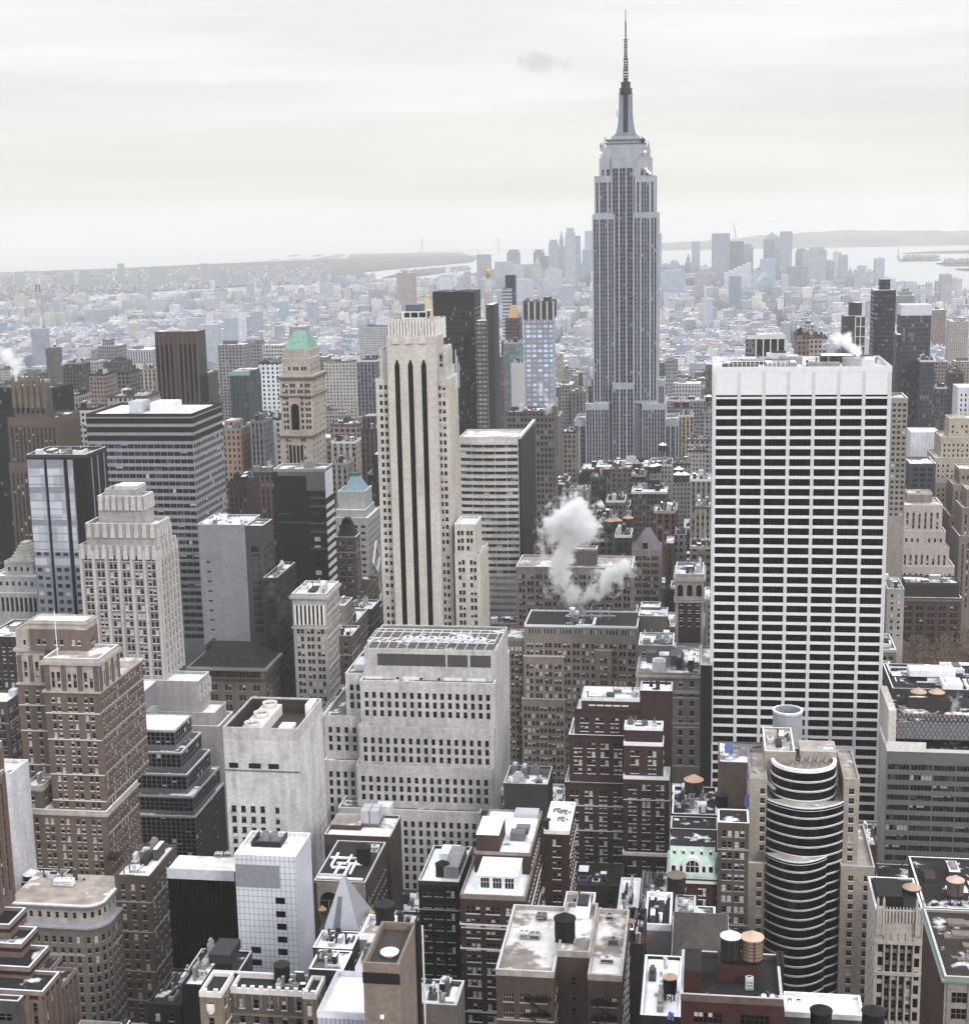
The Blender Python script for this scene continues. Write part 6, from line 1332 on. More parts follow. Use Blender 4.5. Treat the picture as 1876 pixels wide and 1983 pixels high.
# narrow ornate
no = B_('ornate_tower', 'narrow red brick tower with pale stone corners and arched loggia on top', 'tower', '5d4640', punch(fh=3.7, p=4.2, ww=1.4, wh=2.1, sill=TRIM, hood=1, mt=13, blind=.15), (1308, 1362.5, 1118, 660, 24, dict(corn=[(.1, 1.6, 1.0, wall('b3aaa0')), (10.8, .8, .7, wall('b3aaa0'))])), roof=R_S, par=1.6, pmat=wall('a69f98'), vb=1215); t = top(no)
m = MB(); qn = wall('b0a79d'); x0, x1, y0, z = t['x0'], t['x1'], t['y0'], t['z1']
m.box(x0-.12, x0+1.2, y0-.12, y0-.01, 60, z-1.8, qn); m.box(x1-1.2, x1+.12, y0-.12, y0-.01, 60, z-1.8, qn); m.box(x0+1.2, x1-1.2, y0-.1, y0-.01, z-10.6, z-1.8, qn)
for i in range(3):
    c = x0+(x1-x0)*(i+.5)/3; m.poly([(c-1.2, y0-.16, z-8.6), (c+1.2, y0-.16, z-8.6)]+[(c+1.2*cos(q*pi/8), y0-.16, z-4.6+1.2*sin(q*pi/8)) for q in range(9)], GD)
m.build('loggia', no.B); clutter(no.B, t, 90, 5, hmax=5)
# classical cornice block left of the white slab
cc = B_('stone_building', 'buff classical block with deep cornice and cluttered roof beside the white slab', 'building', '978b82', St(fh=4.2, p=5, ww=1.7, wh=2.4, mt=2.4, rec=.25, blind=.1, sill=TRIM), (1235, 1356, 1306, 592, 44, dict(corn=[(.1, 1.0, .9, wall('b3a9a0')), (6.4, 1.2, 1.2, wall('b3a9a0')), (20, 1.0, .5, wall('b3a9a0'))])), roof=R_G, par=.9, vb=1490, sn='classical cornice block'); t = top(cc)
t = dict(t, y1=min(t['y1'], t['y0']+44)); clutter(cc.B, t, 91, 9, [plain('b5b5ba'), wall('978b82'), plain('5d5d62'), plain('2f4436')], hmax=5)
m = MB(); bgk = plain('17161a', .3); x0 = top(cc)['x1']-11; m.box(x0-4.5, x0-.5, top(cc)['y0']-.2, top(cc)['y0']-.05, 60, top(cc)['z1']-7, bgk); m.build('glazed_slot', cc.B)
b = B_('office_block', 'black windowless party wall slab with snowy roof hugging the white slab', 'building', plain('141316', .7), None, (1356.5, 1378.5, 1290, 560, 26, dict(par=.4)), roof=R_T)
b = B_('brick_building', 'pale cream block with water tank and machine roof between brick towers', 'building', '8a817a', punch(), (1236, 1304, 1252, 618, 20), roof=R_G, par=.7); clutter(b.B, top(b), 93, 6)
# ---------------------------------------------------------------- right side
gg2 = St(fh=3.7, p=7.6, ww=7.3, wh=2.0, mt=5.0, edge=.3, rec=.3, gl=glass('2b2d2d', .12, .8, cell=1.5), mul=5, tra=0, blind=.25, fr=plain('505254'), bcol='9a9c98')
gb = B_('office_block', 'grey glass grid office block with slate louvred crown and rooftop cones', 'office block', plain('6b6d70', .5), gg2, (1717, 1990, 1453, 505, -1703, dict(smat=wall('a9a5a2'), side=None)), roof=R_D, par=.7, pmat=TRIM, vb=1690, sn='grey glass grid block'); t = top(gb)
m = MB(); m.box(t['x0']-.1, t['x0']+13, t['y0']-.2, t['y0']-.01, t['z1']-.3, t['z1']+3.2, TRIM); m.build('white_storey', gb.B)
X0, Z = at(1722, 1397, 508); m = MB(); sl_ = plain('6a6b72', .6, var=.18); m.box(X0, t['x1'], 508, 536, t['z1']+3.2, Z, sl_, top=R_D); n_ = 60
m.build('louvred_crown', gb.B); m = MB()
for i in range(30):
    for k in range(7): m.box(X0+i*1.5+(k % 2)*.7, X0+i*1.5+(k % 2)*.7+.7, 507.9, 507.99, t['z1']+3.6+k*1.3, t['z1']+4.6+k*1.3, plain('84858d', .5))
m.build('louver_panel', gb.B)
m = MB(); m.box(X0+2, X0+26, 512, 513, Z, Z+1.4, wall('7a5b40')); m.box(X0+8, X0+22, 522, 532, Z, Z+4.4, wall('4f4640'), top=R_D); m.box(X0-.5, X0+2, 506, 534, Z-9, Z+4.5, wall('bdb6ab')); m.build('bulkhead', gb.B)
for i, px in enumerate((1770, 1808)): water_tank(X0+12+i*6.2, 526, Z+4.4, ('tan cone on the grey block roof nearer the white slab', 'tan cone on the grey block roof nearer the steam puff')[i], r=2.6, h=.6, leg=.15, cone='b99a7c', body='6b5a4c')
b = B_('brick_building', 'long low dark roof wing at the foot of the grey glass block', 'building', '3c393a', None, (1697, 1960, 1706, 462, 12), roof=R_D, par=.6, vb=1740); clutter(b.B, top(b), 94, 4, hmax=2)
b = B_('office_block', 'flat black roof with white machinery beyond the grey glass block', 'building', '4b4a4c', punch(), (1728, 1950, 1336, 590, 34), roof=R_D, par=.7); t = dict(top(b)); t['y1'] = t['y0']+38; clutter(b.B, t, 95, 8, [plain('cfd2d8'), plain('d9dbe0'), plain('6a6a70')], 'rooftop_plant', 3); m = MB(); m.box(t['x0']+8, t['x0']+26, t['y0']+12, t['y0']+20, t['z1']+2, t['z1']+4.5, plain('d5d9e0', .4)); m.build('cooling_bank', b.B)
b = B_('brick_building', 'little white walled hut block behind the hotel stone wing', 'building', 'b4b4b8', None, (1741, 1762, 1640, 444, 8), roof=R_T, par=.5) if False else None
b = B_('brick_building', 'rust brown low block with skylights beside the hotel stone wing', 'building', '5a4038', None, (1668, 1698, 1640, 464, 16), roof=R_S, par=.6); clutter(b.B, top(b), 96, 5, [plain('cfd0d4'), plain('7a5a48')], hmax=3)
tank_at(1727, 1590, 462, 'dark pointed tank behind the wing of the curved hotel', r=2.0, h=3.0, leg=.5, cone='2b2a2d', body='2b2a2d') if False else None
# gothic white terracotta
gw = wall('b1a89c', .08, .35)
gt_ = B_('gothic_tower', 'slim white gothic tower with lacy pinnacled top and tall window bays', 'tower', gw, St(fh=3.3, p=1.62, ww=1.25, wh=2.2, mt=8, edge=2.3, rec=.5, blind=.25, mul=0, strip=wall('8a8178'), pier=(.26, .35)), (1696, 1789, 1766, 366, 20, dict(side=St(fh=3.7, p=5, ww=1.2, wh=1.8, mt=6, blind=.1))), roof=plain('201f21'), par=.5, sn='white gothic tower', vb=1985); t = top(gt_)
x0, x1, y0, z = t['x0'], t['x1'], t['y0'], t['z1']; m = MB()
for i in range(9): x = x0+2.6+(x1-x0-5.2)*i/8; m.box(x-.22, x+.22, y0-.5, y0+.1, z-2.6, z+.9, gw); m.lathe(x, y0-.2, [(.28, z+.9), (.05, z+1.7)], gw, 6)
for x in (x0+1.1, x1-1.1):
    m.box(x-1.0, x+1.0, y0-.7, y0+.9, z-6, z+1.2, gw)
    for dx in (-.75, .75): m.box(x+dx-.28, x+dx+.28, y0-.95, y0-.3, z-6, z+3.4, gw); m.lathe(x+dx, y0-.6, [(.34, z+3.4), (.05, z+4.6)], gw, 6)
for zz in (z-8.6, z-17.2): m.box(x0-.1, x1+.1, y0-.55, y0-.02, zz, zz+.9, gw)
m.build('gothic_crest', gt_.B); m = MB()
for x in (x0+1.4, x1-1.4):
    for i in range(14): zz = z-11-i*3.75; m.box(x-.62, x+.62, y0-.03, y0-.01, zz, zz+2.4, GD)
m.build('corner_window', gt_.B)
m = MB(); m.box(x0+.6, x0+7, y0+3, y0+14, z+.02, z+3.0, plain('1e1d20')); m.build('bulkhead', gt_.B)
water_tank(x0+10.5, y0+13, z, 'tan topped low tank on the black roof of the gothic tower', r=2.2, h=.9, leg=.2, cone='b0947a', body='4a413b')
b = B_('brick_building', 'dark tar roof block carrying the tan tank at the margin', 'building', '594740', punch(fh=3.6), (1790, 1990, 1762, 398, 34), roof=R_D, par=.7, vb=1900); t = dict(top(b)); t['y1'] = min(t['y1'], t['y0']+30); clutter(b.B, t, 97, 4, [wall('594740'), plain('8b8480')], hmax=4)
tank_at(1848, 1750, 402, 'tan wooden tank on iron legs at the margin behind the gothic tower', r=2.3, h=4.0, leg=3.0, cone='c4a389', body='7d6a5c')
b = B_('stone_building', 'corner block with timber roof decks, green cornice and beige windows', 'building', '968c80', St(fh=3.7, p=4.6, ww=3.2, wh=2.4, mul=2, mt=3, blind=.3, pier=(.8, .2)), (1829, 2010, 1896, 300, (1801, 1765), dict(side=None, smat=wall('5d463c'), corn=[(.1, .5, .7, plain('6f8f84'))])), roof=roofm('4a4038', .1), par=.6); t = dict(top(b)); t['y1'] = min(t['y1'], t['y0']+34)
m = MB(); r = random.Random(4)
for i in range(9): x, y = r.uniform(t['x0']+2, t['x0']+10), r.uniform(t['y0']+6, t['y0']+26); m.box(x, x+r.uniform(2, 5), y, y+r.uniform(1, 3), t['z1']+.02, t['z1']+r.uniform(.3, .8), plain('7c7067'))
m.build('timber_deck', b.B)
# ornate brown block by the park, ziggurat, stepped towers
orn = Bld('ornate_building', 'ornate brown brick block with arched windows and snowy skylit roof by the park', 'building', wall('5f4c44', .12, .4), St(fh=4.0, p=6.2, ww=1.7, wh=2.6, grp=2, gap=.4, mt=4, rec=.5, blind=.1, pier=(1.2, .4), sill=wall('8a7466')), par=1.0, roof=R_S, vb=1320)
O1 = orn.stack((1752, 1858, 1131, 860, 18, dict(st=None, mat=plain('2d2b2e'), roof=R_S)), (1744, 1862, 1160, 855, 30, dict(corn=[(.1, 1.0, 1.0, wall('7a6658'))]))); orn.done(); t = O1[0]; m = MB()
for i in range(3): x = t['x0']+(t['x1']-t['x0'])*(.32+.19*i); m.box(x, x+4.6, t['y0']+1, t['y0']+6, t['z1']+.1, t['z1']+.9, plain('aebdcb', .3))
m.build('skylight', orn.B); clutter(orn.B, t, 98, 3, hmax=3)
zgl = wall('ada39a', .08, .3)
zi = Bld('stepped_tower', 'pale limestone ziggurat block with dark spandrel strips below a tan bulkhead', 'tower', zgl, St(fh=3.7, p=3.3, ww=1.3, wh=1.9, mt=4, rec=.3, blind=.15, strip=wall('6e6866')), par=.8, roof=R_T, vb=1240)
zi.stack((1757, 1805, 957, 914, 12, dict(st=None, mat=wall('8d7f74'))), (1737, 1825, 980, 902, 26), (1735, 1831, 1030, 900, 30), (1733, 1838, 1062, 898, 34), (1732, 1848, 1098, 896, 38)); zi.done()
units(zi.all[0], 2, 'black framed cooling unit crowning the pale ziggurat block', 12, group='cooling units on the ziggurat block')
yl = wall('a89c88', .08, .3); ys = St(fh=3.6, p=3.0, ww=1.2, wh=1.9, mt=4, rec=.3, blind=.2)
B_('stepped_tower', 'cream stepped tower cut by the margin, tallest of the pale stepped group', 'tower', yl, ys, (1838, 1960, 812, 1055, 20), (1822, 1960, 848, 1052, 30), (1810, 1960, 888, 1049, 38), (1801, 1960, 935, 1046, 46), roof=R_T, par=.8, vb=1080)
B_('stepped_tower', 'tan stepped tower in front of the cream one with ribbed top', 'tower', wall('96826f', .1, .3), ys.but(strip=wall('7a6a5c'), pier=(.8, .3)), (1858, 1990, 910, 1005, 20), (1845, 1990, 940, 1003, 26), (1838, 1990, 1000, 1000, 32), roof=R_T, par=.8, vb=1120)
B_('stepped_tower', 'grey brown stepped tower low against the margin above the street', 'tower', wall('857569', .1, .3), ys.but(strip=wall('6b5f57')), (1872, 2020, 950, 962, 20), (1863, 2020, 985, 960, 26), (1857, 2020, 1040, 957, 32), roof=R_T, par=.8, vb=1180)
B_('apartment_tower', 'white slab tower with cool glass side at the far margin', 'tower', wall('b9bcc4'), ys, (1855, 1990, 752, 1120, 24), roof=R_W, par=.8, vb=860)
chk = B_('apartment_tower', 'slim tan tower with checkerboard dark windows just past the white slab', 'tower', wall('938a80'), St(fh=3.1, p=2.6, ww=1.7, wh=1.5, mt=2, rec=.25, blind=.1, edge=.3), (1726, 1758, 774, 850, 26), roof=R_S, par=1.0, vb=1000)
b = B_('office_block', 'white roofed hall with glazed ridge lights beyond the white slab', 'building', 'c0c3ca', None, (1764, 1820, 838, 1130, 26), roof=R_W, par=.5, vb=900); b = B_('office_block', 'dark blue glass curved block below the white hall', 'building', plain('3f4856', .4), St(fh=3.6, p=4, ww=3.8, wh=2.2, mt=2, tra=0, gl=GB, blind=.05), (1762, 1812, 900, 990, 30), roof=R_S, par=.8, vb=985)
b = B_('brick_building', 'white cornice loft squeezed between the white slab and the ornate block', 'building', 'a39c96', punch(p=2.8), (1718, 1751, 1143, 765, 26), roof=R_S, par=.8, vb=1240); clutter(b.B, top(b), 99, 4)
# ================================================================== MIDDLE DISTANCE
def FB(name, label, cat, mat, xl, xr, yt, Y, dep, vb=None, roof=None, tiers=(), z0=0.0, cap=None, group=None, par=.8):
    """a distant building: body with setbacks and roof, windows as surface pattern"""
    X0, Z = at(xl, yt, Y); X1 = xat(xr, Y, Z)
    if dep < 0: dep = yat(-dep, X1, Z)-Y
    Y1 = Y+dep; rf = roof or R_S
    m = MB(); r2 = MB(); T_ = [(X0, X1, Y, Y1, Z)]
    for (a, b_, c, dy) in tiers:
        x0, z = at(a, c, Y-dy); T_.append((x0, xat(b_, Y-dy, z), Y-dy, Y1+dy, z))
    T_.sort(key=lambda q: -q[4])
    for i, q in enumerate(T_):
        zb = T_[i+1][4] if i+1 < len(T_) else z0
        m.box(q[0], q[1], q[2], q[3], zb, q[4], mat)
        if par: r2.box(q[0]+.5, q[1]-.5, q[2]+.5, q[3]-.5, q[4]-.2, q[4]+.05, rf)
    xs = [min(q[0] for q in T_), max(q[1] for q in T_)]; org = ((xs[0]+xs[1])/2, Y, z0)
    B = empty(name, org); tag(B, label, cat, group); m.build('walls', B); r2.build('roof', B)
    w_, d_ = X1-X0, dep; r = random.Random(int(xl*7+yt))
    if cap != 'none' and w_ > 8 and Y < 1450:
        pr_ = MB(); pm = r.choice([plain('5b5552'), plain('8d8781'), plain('b5b5ba'), plain('3d3a3c')])
        for a in ((X0-.05, X1+.05, Y-.05, Y+.45), (X0-.05, X1+.05, Y1-.45, Y1+.05), (X0-.05, X0+.45, Y+.45, Y1-.45), (X1-.45, X1+.05, Y+.45, Y1-.45)): pr_.box(a[0], a[1], a[2], a[3], Z-.4, Z+1.1, pm)
        pr_.build('parapet', B); clutter(B, dict(x0=X0, x1=X1, y0=Y, y1=Y1, z1=Z+.05), int(xl+yt), 6, [plain('4b494c'), plain('77757a'), wall('5b4c46'), plain('2f2e32'), plain('a3a3a8'), mat], hmax=5)
    elif cap != 'none' and w_ > 8:
        c = MB(); c.box(X0+w_*r.uniform(.1, .3), X0+w_*r.uniform(.4, .7), Y+d_*.3, Y+d_*.6, Z, Z+r.uniform(2, 4), plain(r.choice(['6d6c6e', '5a5658', '8a8a8d']))); c.build('bulkhead', B)
    FOOT.append((xs[0], xs[1], min(q[2] for q in T_), max(q[3] for q in T_), name, Y)); qa = proj(xs[0], Y, Z); qb = proj(xs[1], Y, Z)
    if vb is None: vb = qa[1]+70
    VIS.append((qa[0], qb[0], Y, vb)); return B, (X0, X1, Y, Y1, Z)
G_ = grid
tower = 'tower'
B, q = FB('office_tower', 'big dark glass slab tower rising behind the striped cream tower', tower, G_('35363c', 3.6, 1.6, .5, .8, '25272e', .06), 837.5, 918, 565, 1080, 30, vb=770, roof=R_D, cap='none')
mm = MB(); mm.box(q[0]-.1, q[1]+.1, q[2]-.1, q[3]+.1, q[4]-11, q[4]-.3, plain('202127', .5)); mm.build('louver_band', B)
FB('apartment_tower', 'dark purple brown twin slab tower beside the big dark glass slab', tower, G_('4a4347', 3.2, 3, .55, .75, '7d7f88', .2), 921, 942, 621, 1060, 22, vb=820, tiers=((940.5, 957, 589, -6),) if False else ())
FB('apartment_tower', 'blank dark brown service slab joined to the twin tower', tower, plain('413a3f'), 940.8, 956, 590, 1066, 26, vb=820)
FB('office_tower', 'pale blue banded tower with dark ribbed crown', tower, G_('8c8f99', 3.7, 4.4, .58, .7, '9fb4d6', .3), 1013, 1069, 617, 1130, 24, vb=790)
B, q = FB('office_tower', 'ribbed dark crown block of the pale blue banded tower', tower, plain('4b4749'), 1011.5, 1071, 586, 1129, 26, vb=600, z0=at(1013, 617, 1130)[1]+.06); 
mm = MB()
for i in range(6): x = q[0]+(q[1]-q[0])*i/5; mm.box(x-.7, x+.7, q[2]-.8, q[2]-.05, q[4]-14, q[4]+.6, plain('a9a5a6'))
mm.build('crown_rib', B)
FB('glass_tower', 'pale green glass tower below the gold capped brown tower', tower, G_('8fa3a5', 3.4, 2.5, .7, .75, '7d999c', .2), 975, 1012, 665, 1190, 20, vb=790)
FB('apartment_tower', 'blank white slab in front of the pale green glass tower', tower, plain('b3b4b6'), 989, 1014, 706, 1120, 10, vb=790)
B, q = FB('apartment_tower', 'stepped brown brick tower wearing a small gold roof', tower, G_('6a5a58', 3.3, 2.8, .5, .45), 978, 1006, 618, 1380, 20, vb=700, tiers=((970, 1012, 660, 3), (966, 1014, 690, 6)))
mm = MB(); mm.frus((q[0]+2, q[1]-2, q[2]+2, q[3]-2), (q[0]+4.5, q[1]-4.5, q[2]+5, q[3]-5), q[4], q[4]+12, plain('c39a55', .4, .5)); mm.build('gold_roof', B)
B, q = FB('clock_tower', 'slim pale campanile tower with gilded cupola beyond the twin slab', tower, G_('a9a7a5', 3.7, 4, .35, .3), 937, 951.5, 566, 1990, 16, vb=600, cap='none', par=0)
mm = MB(); cxx, cyy = (q[0]+q[1])/2, q[2]+8; kz = 1990/2900; 
mm.frus((q[0], q[1], q[2], q[3]), (cxx-3.2, cxx+3.2, cyy-3.2, cyy+3.2), q[4], q[4]+18, wall('a9a7a5')); mm.lathe(cxx, cyy, [(2.6, q[4]+18), (2.6, q[4]+24)], wall('8a8886'), 10); mm.build('spire', B)
mm = MB(); mm.lathe(cxx, cyy, [(3.4, q[4]+24), (3.2, q[4]+28), (1.4, q[4]+31), (1.0, q[4]+34), (.3, q[4]+40), (.1, q[4]+44)], plain('c8a04a', .35, .6), 12); mm.build('gilded_cupola', B)
B, q = FB('office_tower', 'stone tower capped with a tall gilded pyramid spire behind the cream tower crown', tower, G_('a09a92', 3.7, 3, .5, .45), 806, 842, 622, 1680, 22, vb=640, cap='none')
mm = MB(); gp_ = plain('b5a57e', .5, .3); mm.frus((q[0], q[1], q[2], q[3]), (q[0]+8, q[1]-8, q[2]+9, q[3]-9), q[4], q[4]+26, gp_); mm.lathe((q[0]+q[1])/2-1.5, q[2]+11, [(2.6, q[4]+26), (2.2, q[4]+31), (.8, q[4]+38), (.2, q[4]+44)], gp_, 8); mm.build('gilded_pyramid', B)
B, q = FB('office_tower', 'pale tower with columned lantern top near the tan slab at mid distance', tower, G_('a5a7aa', 3.7, 3, .4, .4), 757, 777, 605, 2850, 20, vb=625, cap='none')
mm = MB(); cxx = (q[0]+q[1])/2; mm.box(q[0]+3, q[1]-3, q[2]+3, q[3]-3, q[4], q[4]+14, wall('b3b4b6')); mm.frus((q[0]+3, q[1]-3, q[2]+3, q[3]-3), (cxx-2, cxx+2, q[2]+8, q[3]-8), q[4]+14, q[4]+24, wall('a3a9ab')); mm.lathe(cxx, q[2]+10, [(1.6, q[4]+24), (1.6, q[4]+30), (2.2, q[4]+31), (.2, q[4]+37)], plain('6f8f90'), 8); mm.build('lantern', B)
FB('apartment_tower', 'tan slab tower standing alone against the pale bay', tower, G_('9c8d86', 3.2, 4, .4, .4), 768, 802, 528, 4300, 30, vb=562, roof=R_S)
FB('glass_tower', 'slim navy glass tower with banded white podium shaft', tower, G_('26344c', 3.7, 3, .8, .85, '1f2c44', .02), 978, 996.5, 533, 1880, 16, vb=590, cap='none', par=0)
FB('apartment_tower', 'white banded shaft attached to the slim navy glass tower', tower, G_('a9acb0', 4.2, 30, .5, .98, '4b5b74', .0), 972, 990, 559, 1870, 8, vb=640)
B, q = FB('office_tower', 'maroon faceted slab tower with chamfered corners and ribbed crown', tower, plain('5b4542'), 299, 380, 642, 985, -397, vb=778, cap='none', roof=R_T)
mm = MB(); dg = glass('24262c', .15, .4, cell=3.6)
n_ = 9
for i in range(n_):
    a = q[0]+(q[1]-q[0])*(i+.15)/n_; b_ = q[0]+(q[1]-q[0])*(i+.85)/n_
    mm.box(a, b_, q[2]-.1, q[2]-.02, 40, q[4]-9, dg if i not in (4,) else plain('5b4542'))
    mm.box(b_, b_+.9, q[2]-1.1, q[2]-.02, 40, q[4]-(1 if i % 2 else 3), plain('6b524c'))
for i in range(5): y = q[2]+(q[3]-q[2])*(i+.5)/5; mm.box(q[1]+.02, q[1]+.1, y-1.8, y+1.8, 40, q[4]-9, dg)
mm.build('window_strip', B)
B, q = FB('office_tower', 'teal ribbed box tower standing between the maroon tower and the green roofed one', tower, G_('4a5c5f', 3.7, 2.6, .75, .6, '1f2f33', .1), 445, 483, 719, 1040, -503, vb=808, roof=R_S, cap='none')
mm = MB()
for i in range(11): x = q[0]+(q[1]-q[0])*i/10; mm.box(x-.3, x+.3, q[2]-.5, q[2]-.02, 40, q[4]-3, plain('57696d'))
for i in range(7): y = q[2]+(q[3]-q[2])*i/6; mm.box(q[1]+.02, q[1]+.5, y-.3, y+.3, 40, q[4]-3, plain('57696d'))
mm.box(q[0]-.2, q[1]+.2, q[2]-.6, q[2]-.52, q[4]-3, q[4]-.3, plain('7fa8a0')); mm.build('rib', B)
# green copper roofed stone tower, near enough for real windows
gm2 = wall('a69b8c', .15, .5)
gl_ = Bld('ornate_tower', 'ornate buff stone tower with steep green copper roof and arched loggias', 'tower', gm2, pair(fh=3.5, p=5, ww=1.4, wh=2.1, mt=4, sill=None, blind=.15), par=.8, roof=R_T, vb=905, side=punch(p=3.6, fh=3.5))
Q = gl_.stack((546, 597, 680, 848, -618, dict(st=St(fh=9, p=4.6, ww=2.4, wh=5, mt=3, rec=.6, blind=0, tra=1), side=None)), (545.5, 598, 697, 846, -619), (541, 604, 730, 845, -629, dict(corn=[(.2, 1.2, 1.4, wall('77644f')), (11, .8, .8, wall('77644f'))])), (541.5, 604, 843, 844, -630, dict(st=pair(fh=3.5, p=8.5, ww=1.3, wh=1.8, mt=2, sill=None, blind=.2), corn=[(.2, 1.0, 1.2, wall('77644f'))])))
gl_.done(); t = Q[0]; zt = at(583, 641, 860)[1]; m = MB(); xa, xb = xat(572, 860, zt), xat(596, 860, zt)
m.frus((t['x0']+1, t['x1']-.5, t['y0']+1, t['y1']-1), (xa, xb, 856, 862), t['z1']+.9, zt, plain('6fa18d', .6, .0, .25)); m.build('copper_roof', gl_.B)
t = Q[3]; m = MB(); cxx = (t['x0']+t['x1'])/2; m.box(cxx-4.5, cxx+4.5, t['y0']-.12, t['y0']-.02, 40, t['z1']-6, GD)
for i in range(5): m.box(cxx-4.5+i*2.25-.25, cxx-4.5+i*2.25+.25, t['y0']-.5, t['y0']-.12, 40, t['z1']-6, gm2)
m.build('window_bay', gl_.B); t = Q[2]; m = MB(); m.box(cxx-3.6, cxx+3.6, t['y0']-.3, t['y0']-.02, t['z1']-33, t['z1']-12, gm2); m.poly([(cxx-2.4, t['y0']-.36, t['z1']-31), (cxx+2.4, t['y0']-.36, t['z1']-31)]+[(cxx+2.4*cos(k*pi/8), t['y0']-.36, t['z1']-18+2.4*sin(k*pi/8)) for k in range(9)], GD); m.build('arched_window', gl_.B)
# dark spired tower far west and black slab behind it
B, q = FB('office_tower', 'black slab tower filling the margin behind the spired brown tower', tower, G_('1c1c22', 3.8, 1.8, .5, .8, '2a2c34', .03), -40, 104, 752, 905, 30, vb=1050, roof=R_D, cap='none')
ch_ = Bld('spired_tower', 'brown gothic tower crowned by a ring of pointed pinnacles', 'tower', wall('6d5f55', .1, .3), St(fh=3.6, p=2.6, ww=1.1, wh=1.9, mt=5, rec=.5, blind=.2, strip=wall('564a43'), pier=(.6, .4)), par=1.0, roof=R_D, vb=1060)
Q = ch_.stack((24, 88, 756, 812, -100, dict(st=St(fh=10, p=2.9, ww=1.4, wh=5.5, mt=8, rec=.7, blind=0, tra=2, pier=(.9, .5)))), (14, 110, 812, 808, 32), (17, 112, 900, 806, 34)); ch_.done(); t = Q[0]
for i in range(6):
    x = t['x0']+1.0+(t['x1']-t['x0']-2)*i/5; m = MB(); m.box(x-1.1, x+1.1, t['y0']-1.1, t['y0']+1.2, t['z1']-10, t['z1']+3, wall('7d6c5c')); m.lathe(x, t['y0'], [(1.2, t['z1']+3), (.9, t['z1']+6), (.15, t['z1']+9.5)], wall('7d6c5c'), 8); m.build('pinnacle', ch_.B)
    m = MB(); m.box(x-.6, x+.6, t['y0']-1.25, t['y0']-1.12, t['z1']-11.4, t['z1']-10.2, plain('3c4f8a', .5)); m.build('blue_tile_boss', ch_.B)
ne = Bld('neoclassical_building', 'white neoclassical block with a stepped pyramid top behind the black slab', 'building', wall('a2a2a4', .1, .5), punch(p=3.2, blind=.1), par=.8, roof=R_S, vb=1190)
Q = ne.stack((8, 62, 1090, 652, 20), (-20, 70, 1118, 648, 28), (-40, 76, 1150, 645, 34, dict(st=St(fh=9, p=2.4, ww=1.5, wh=7, mt=1.5, blind=0, rec=.8, pier=(.7, .3))))); ne.done(); t = Q[0]; m = MB(); cxx = (t['x0']+t['x1'])/2
for i in range(6): m.box(cxx-5.5+i*.75, cxx+5.5-i*.75, 655+i*.8, 669-i*.8, t['z1']+.02+i*1.4, t['z1']+1.4+i*1.4, wall('b5b1a6'))
m.build('stepped_pyramid', ne.B)
b = B_('brick_building', 'dark brown block with roof stair hut under the neoclassical white one', 'building', '4d4442', punch(), (-30, 66, 1235, 560, 26), roof=R_S, par=.7, vb=1330); clutter(b.B, top(b), 17, 4)
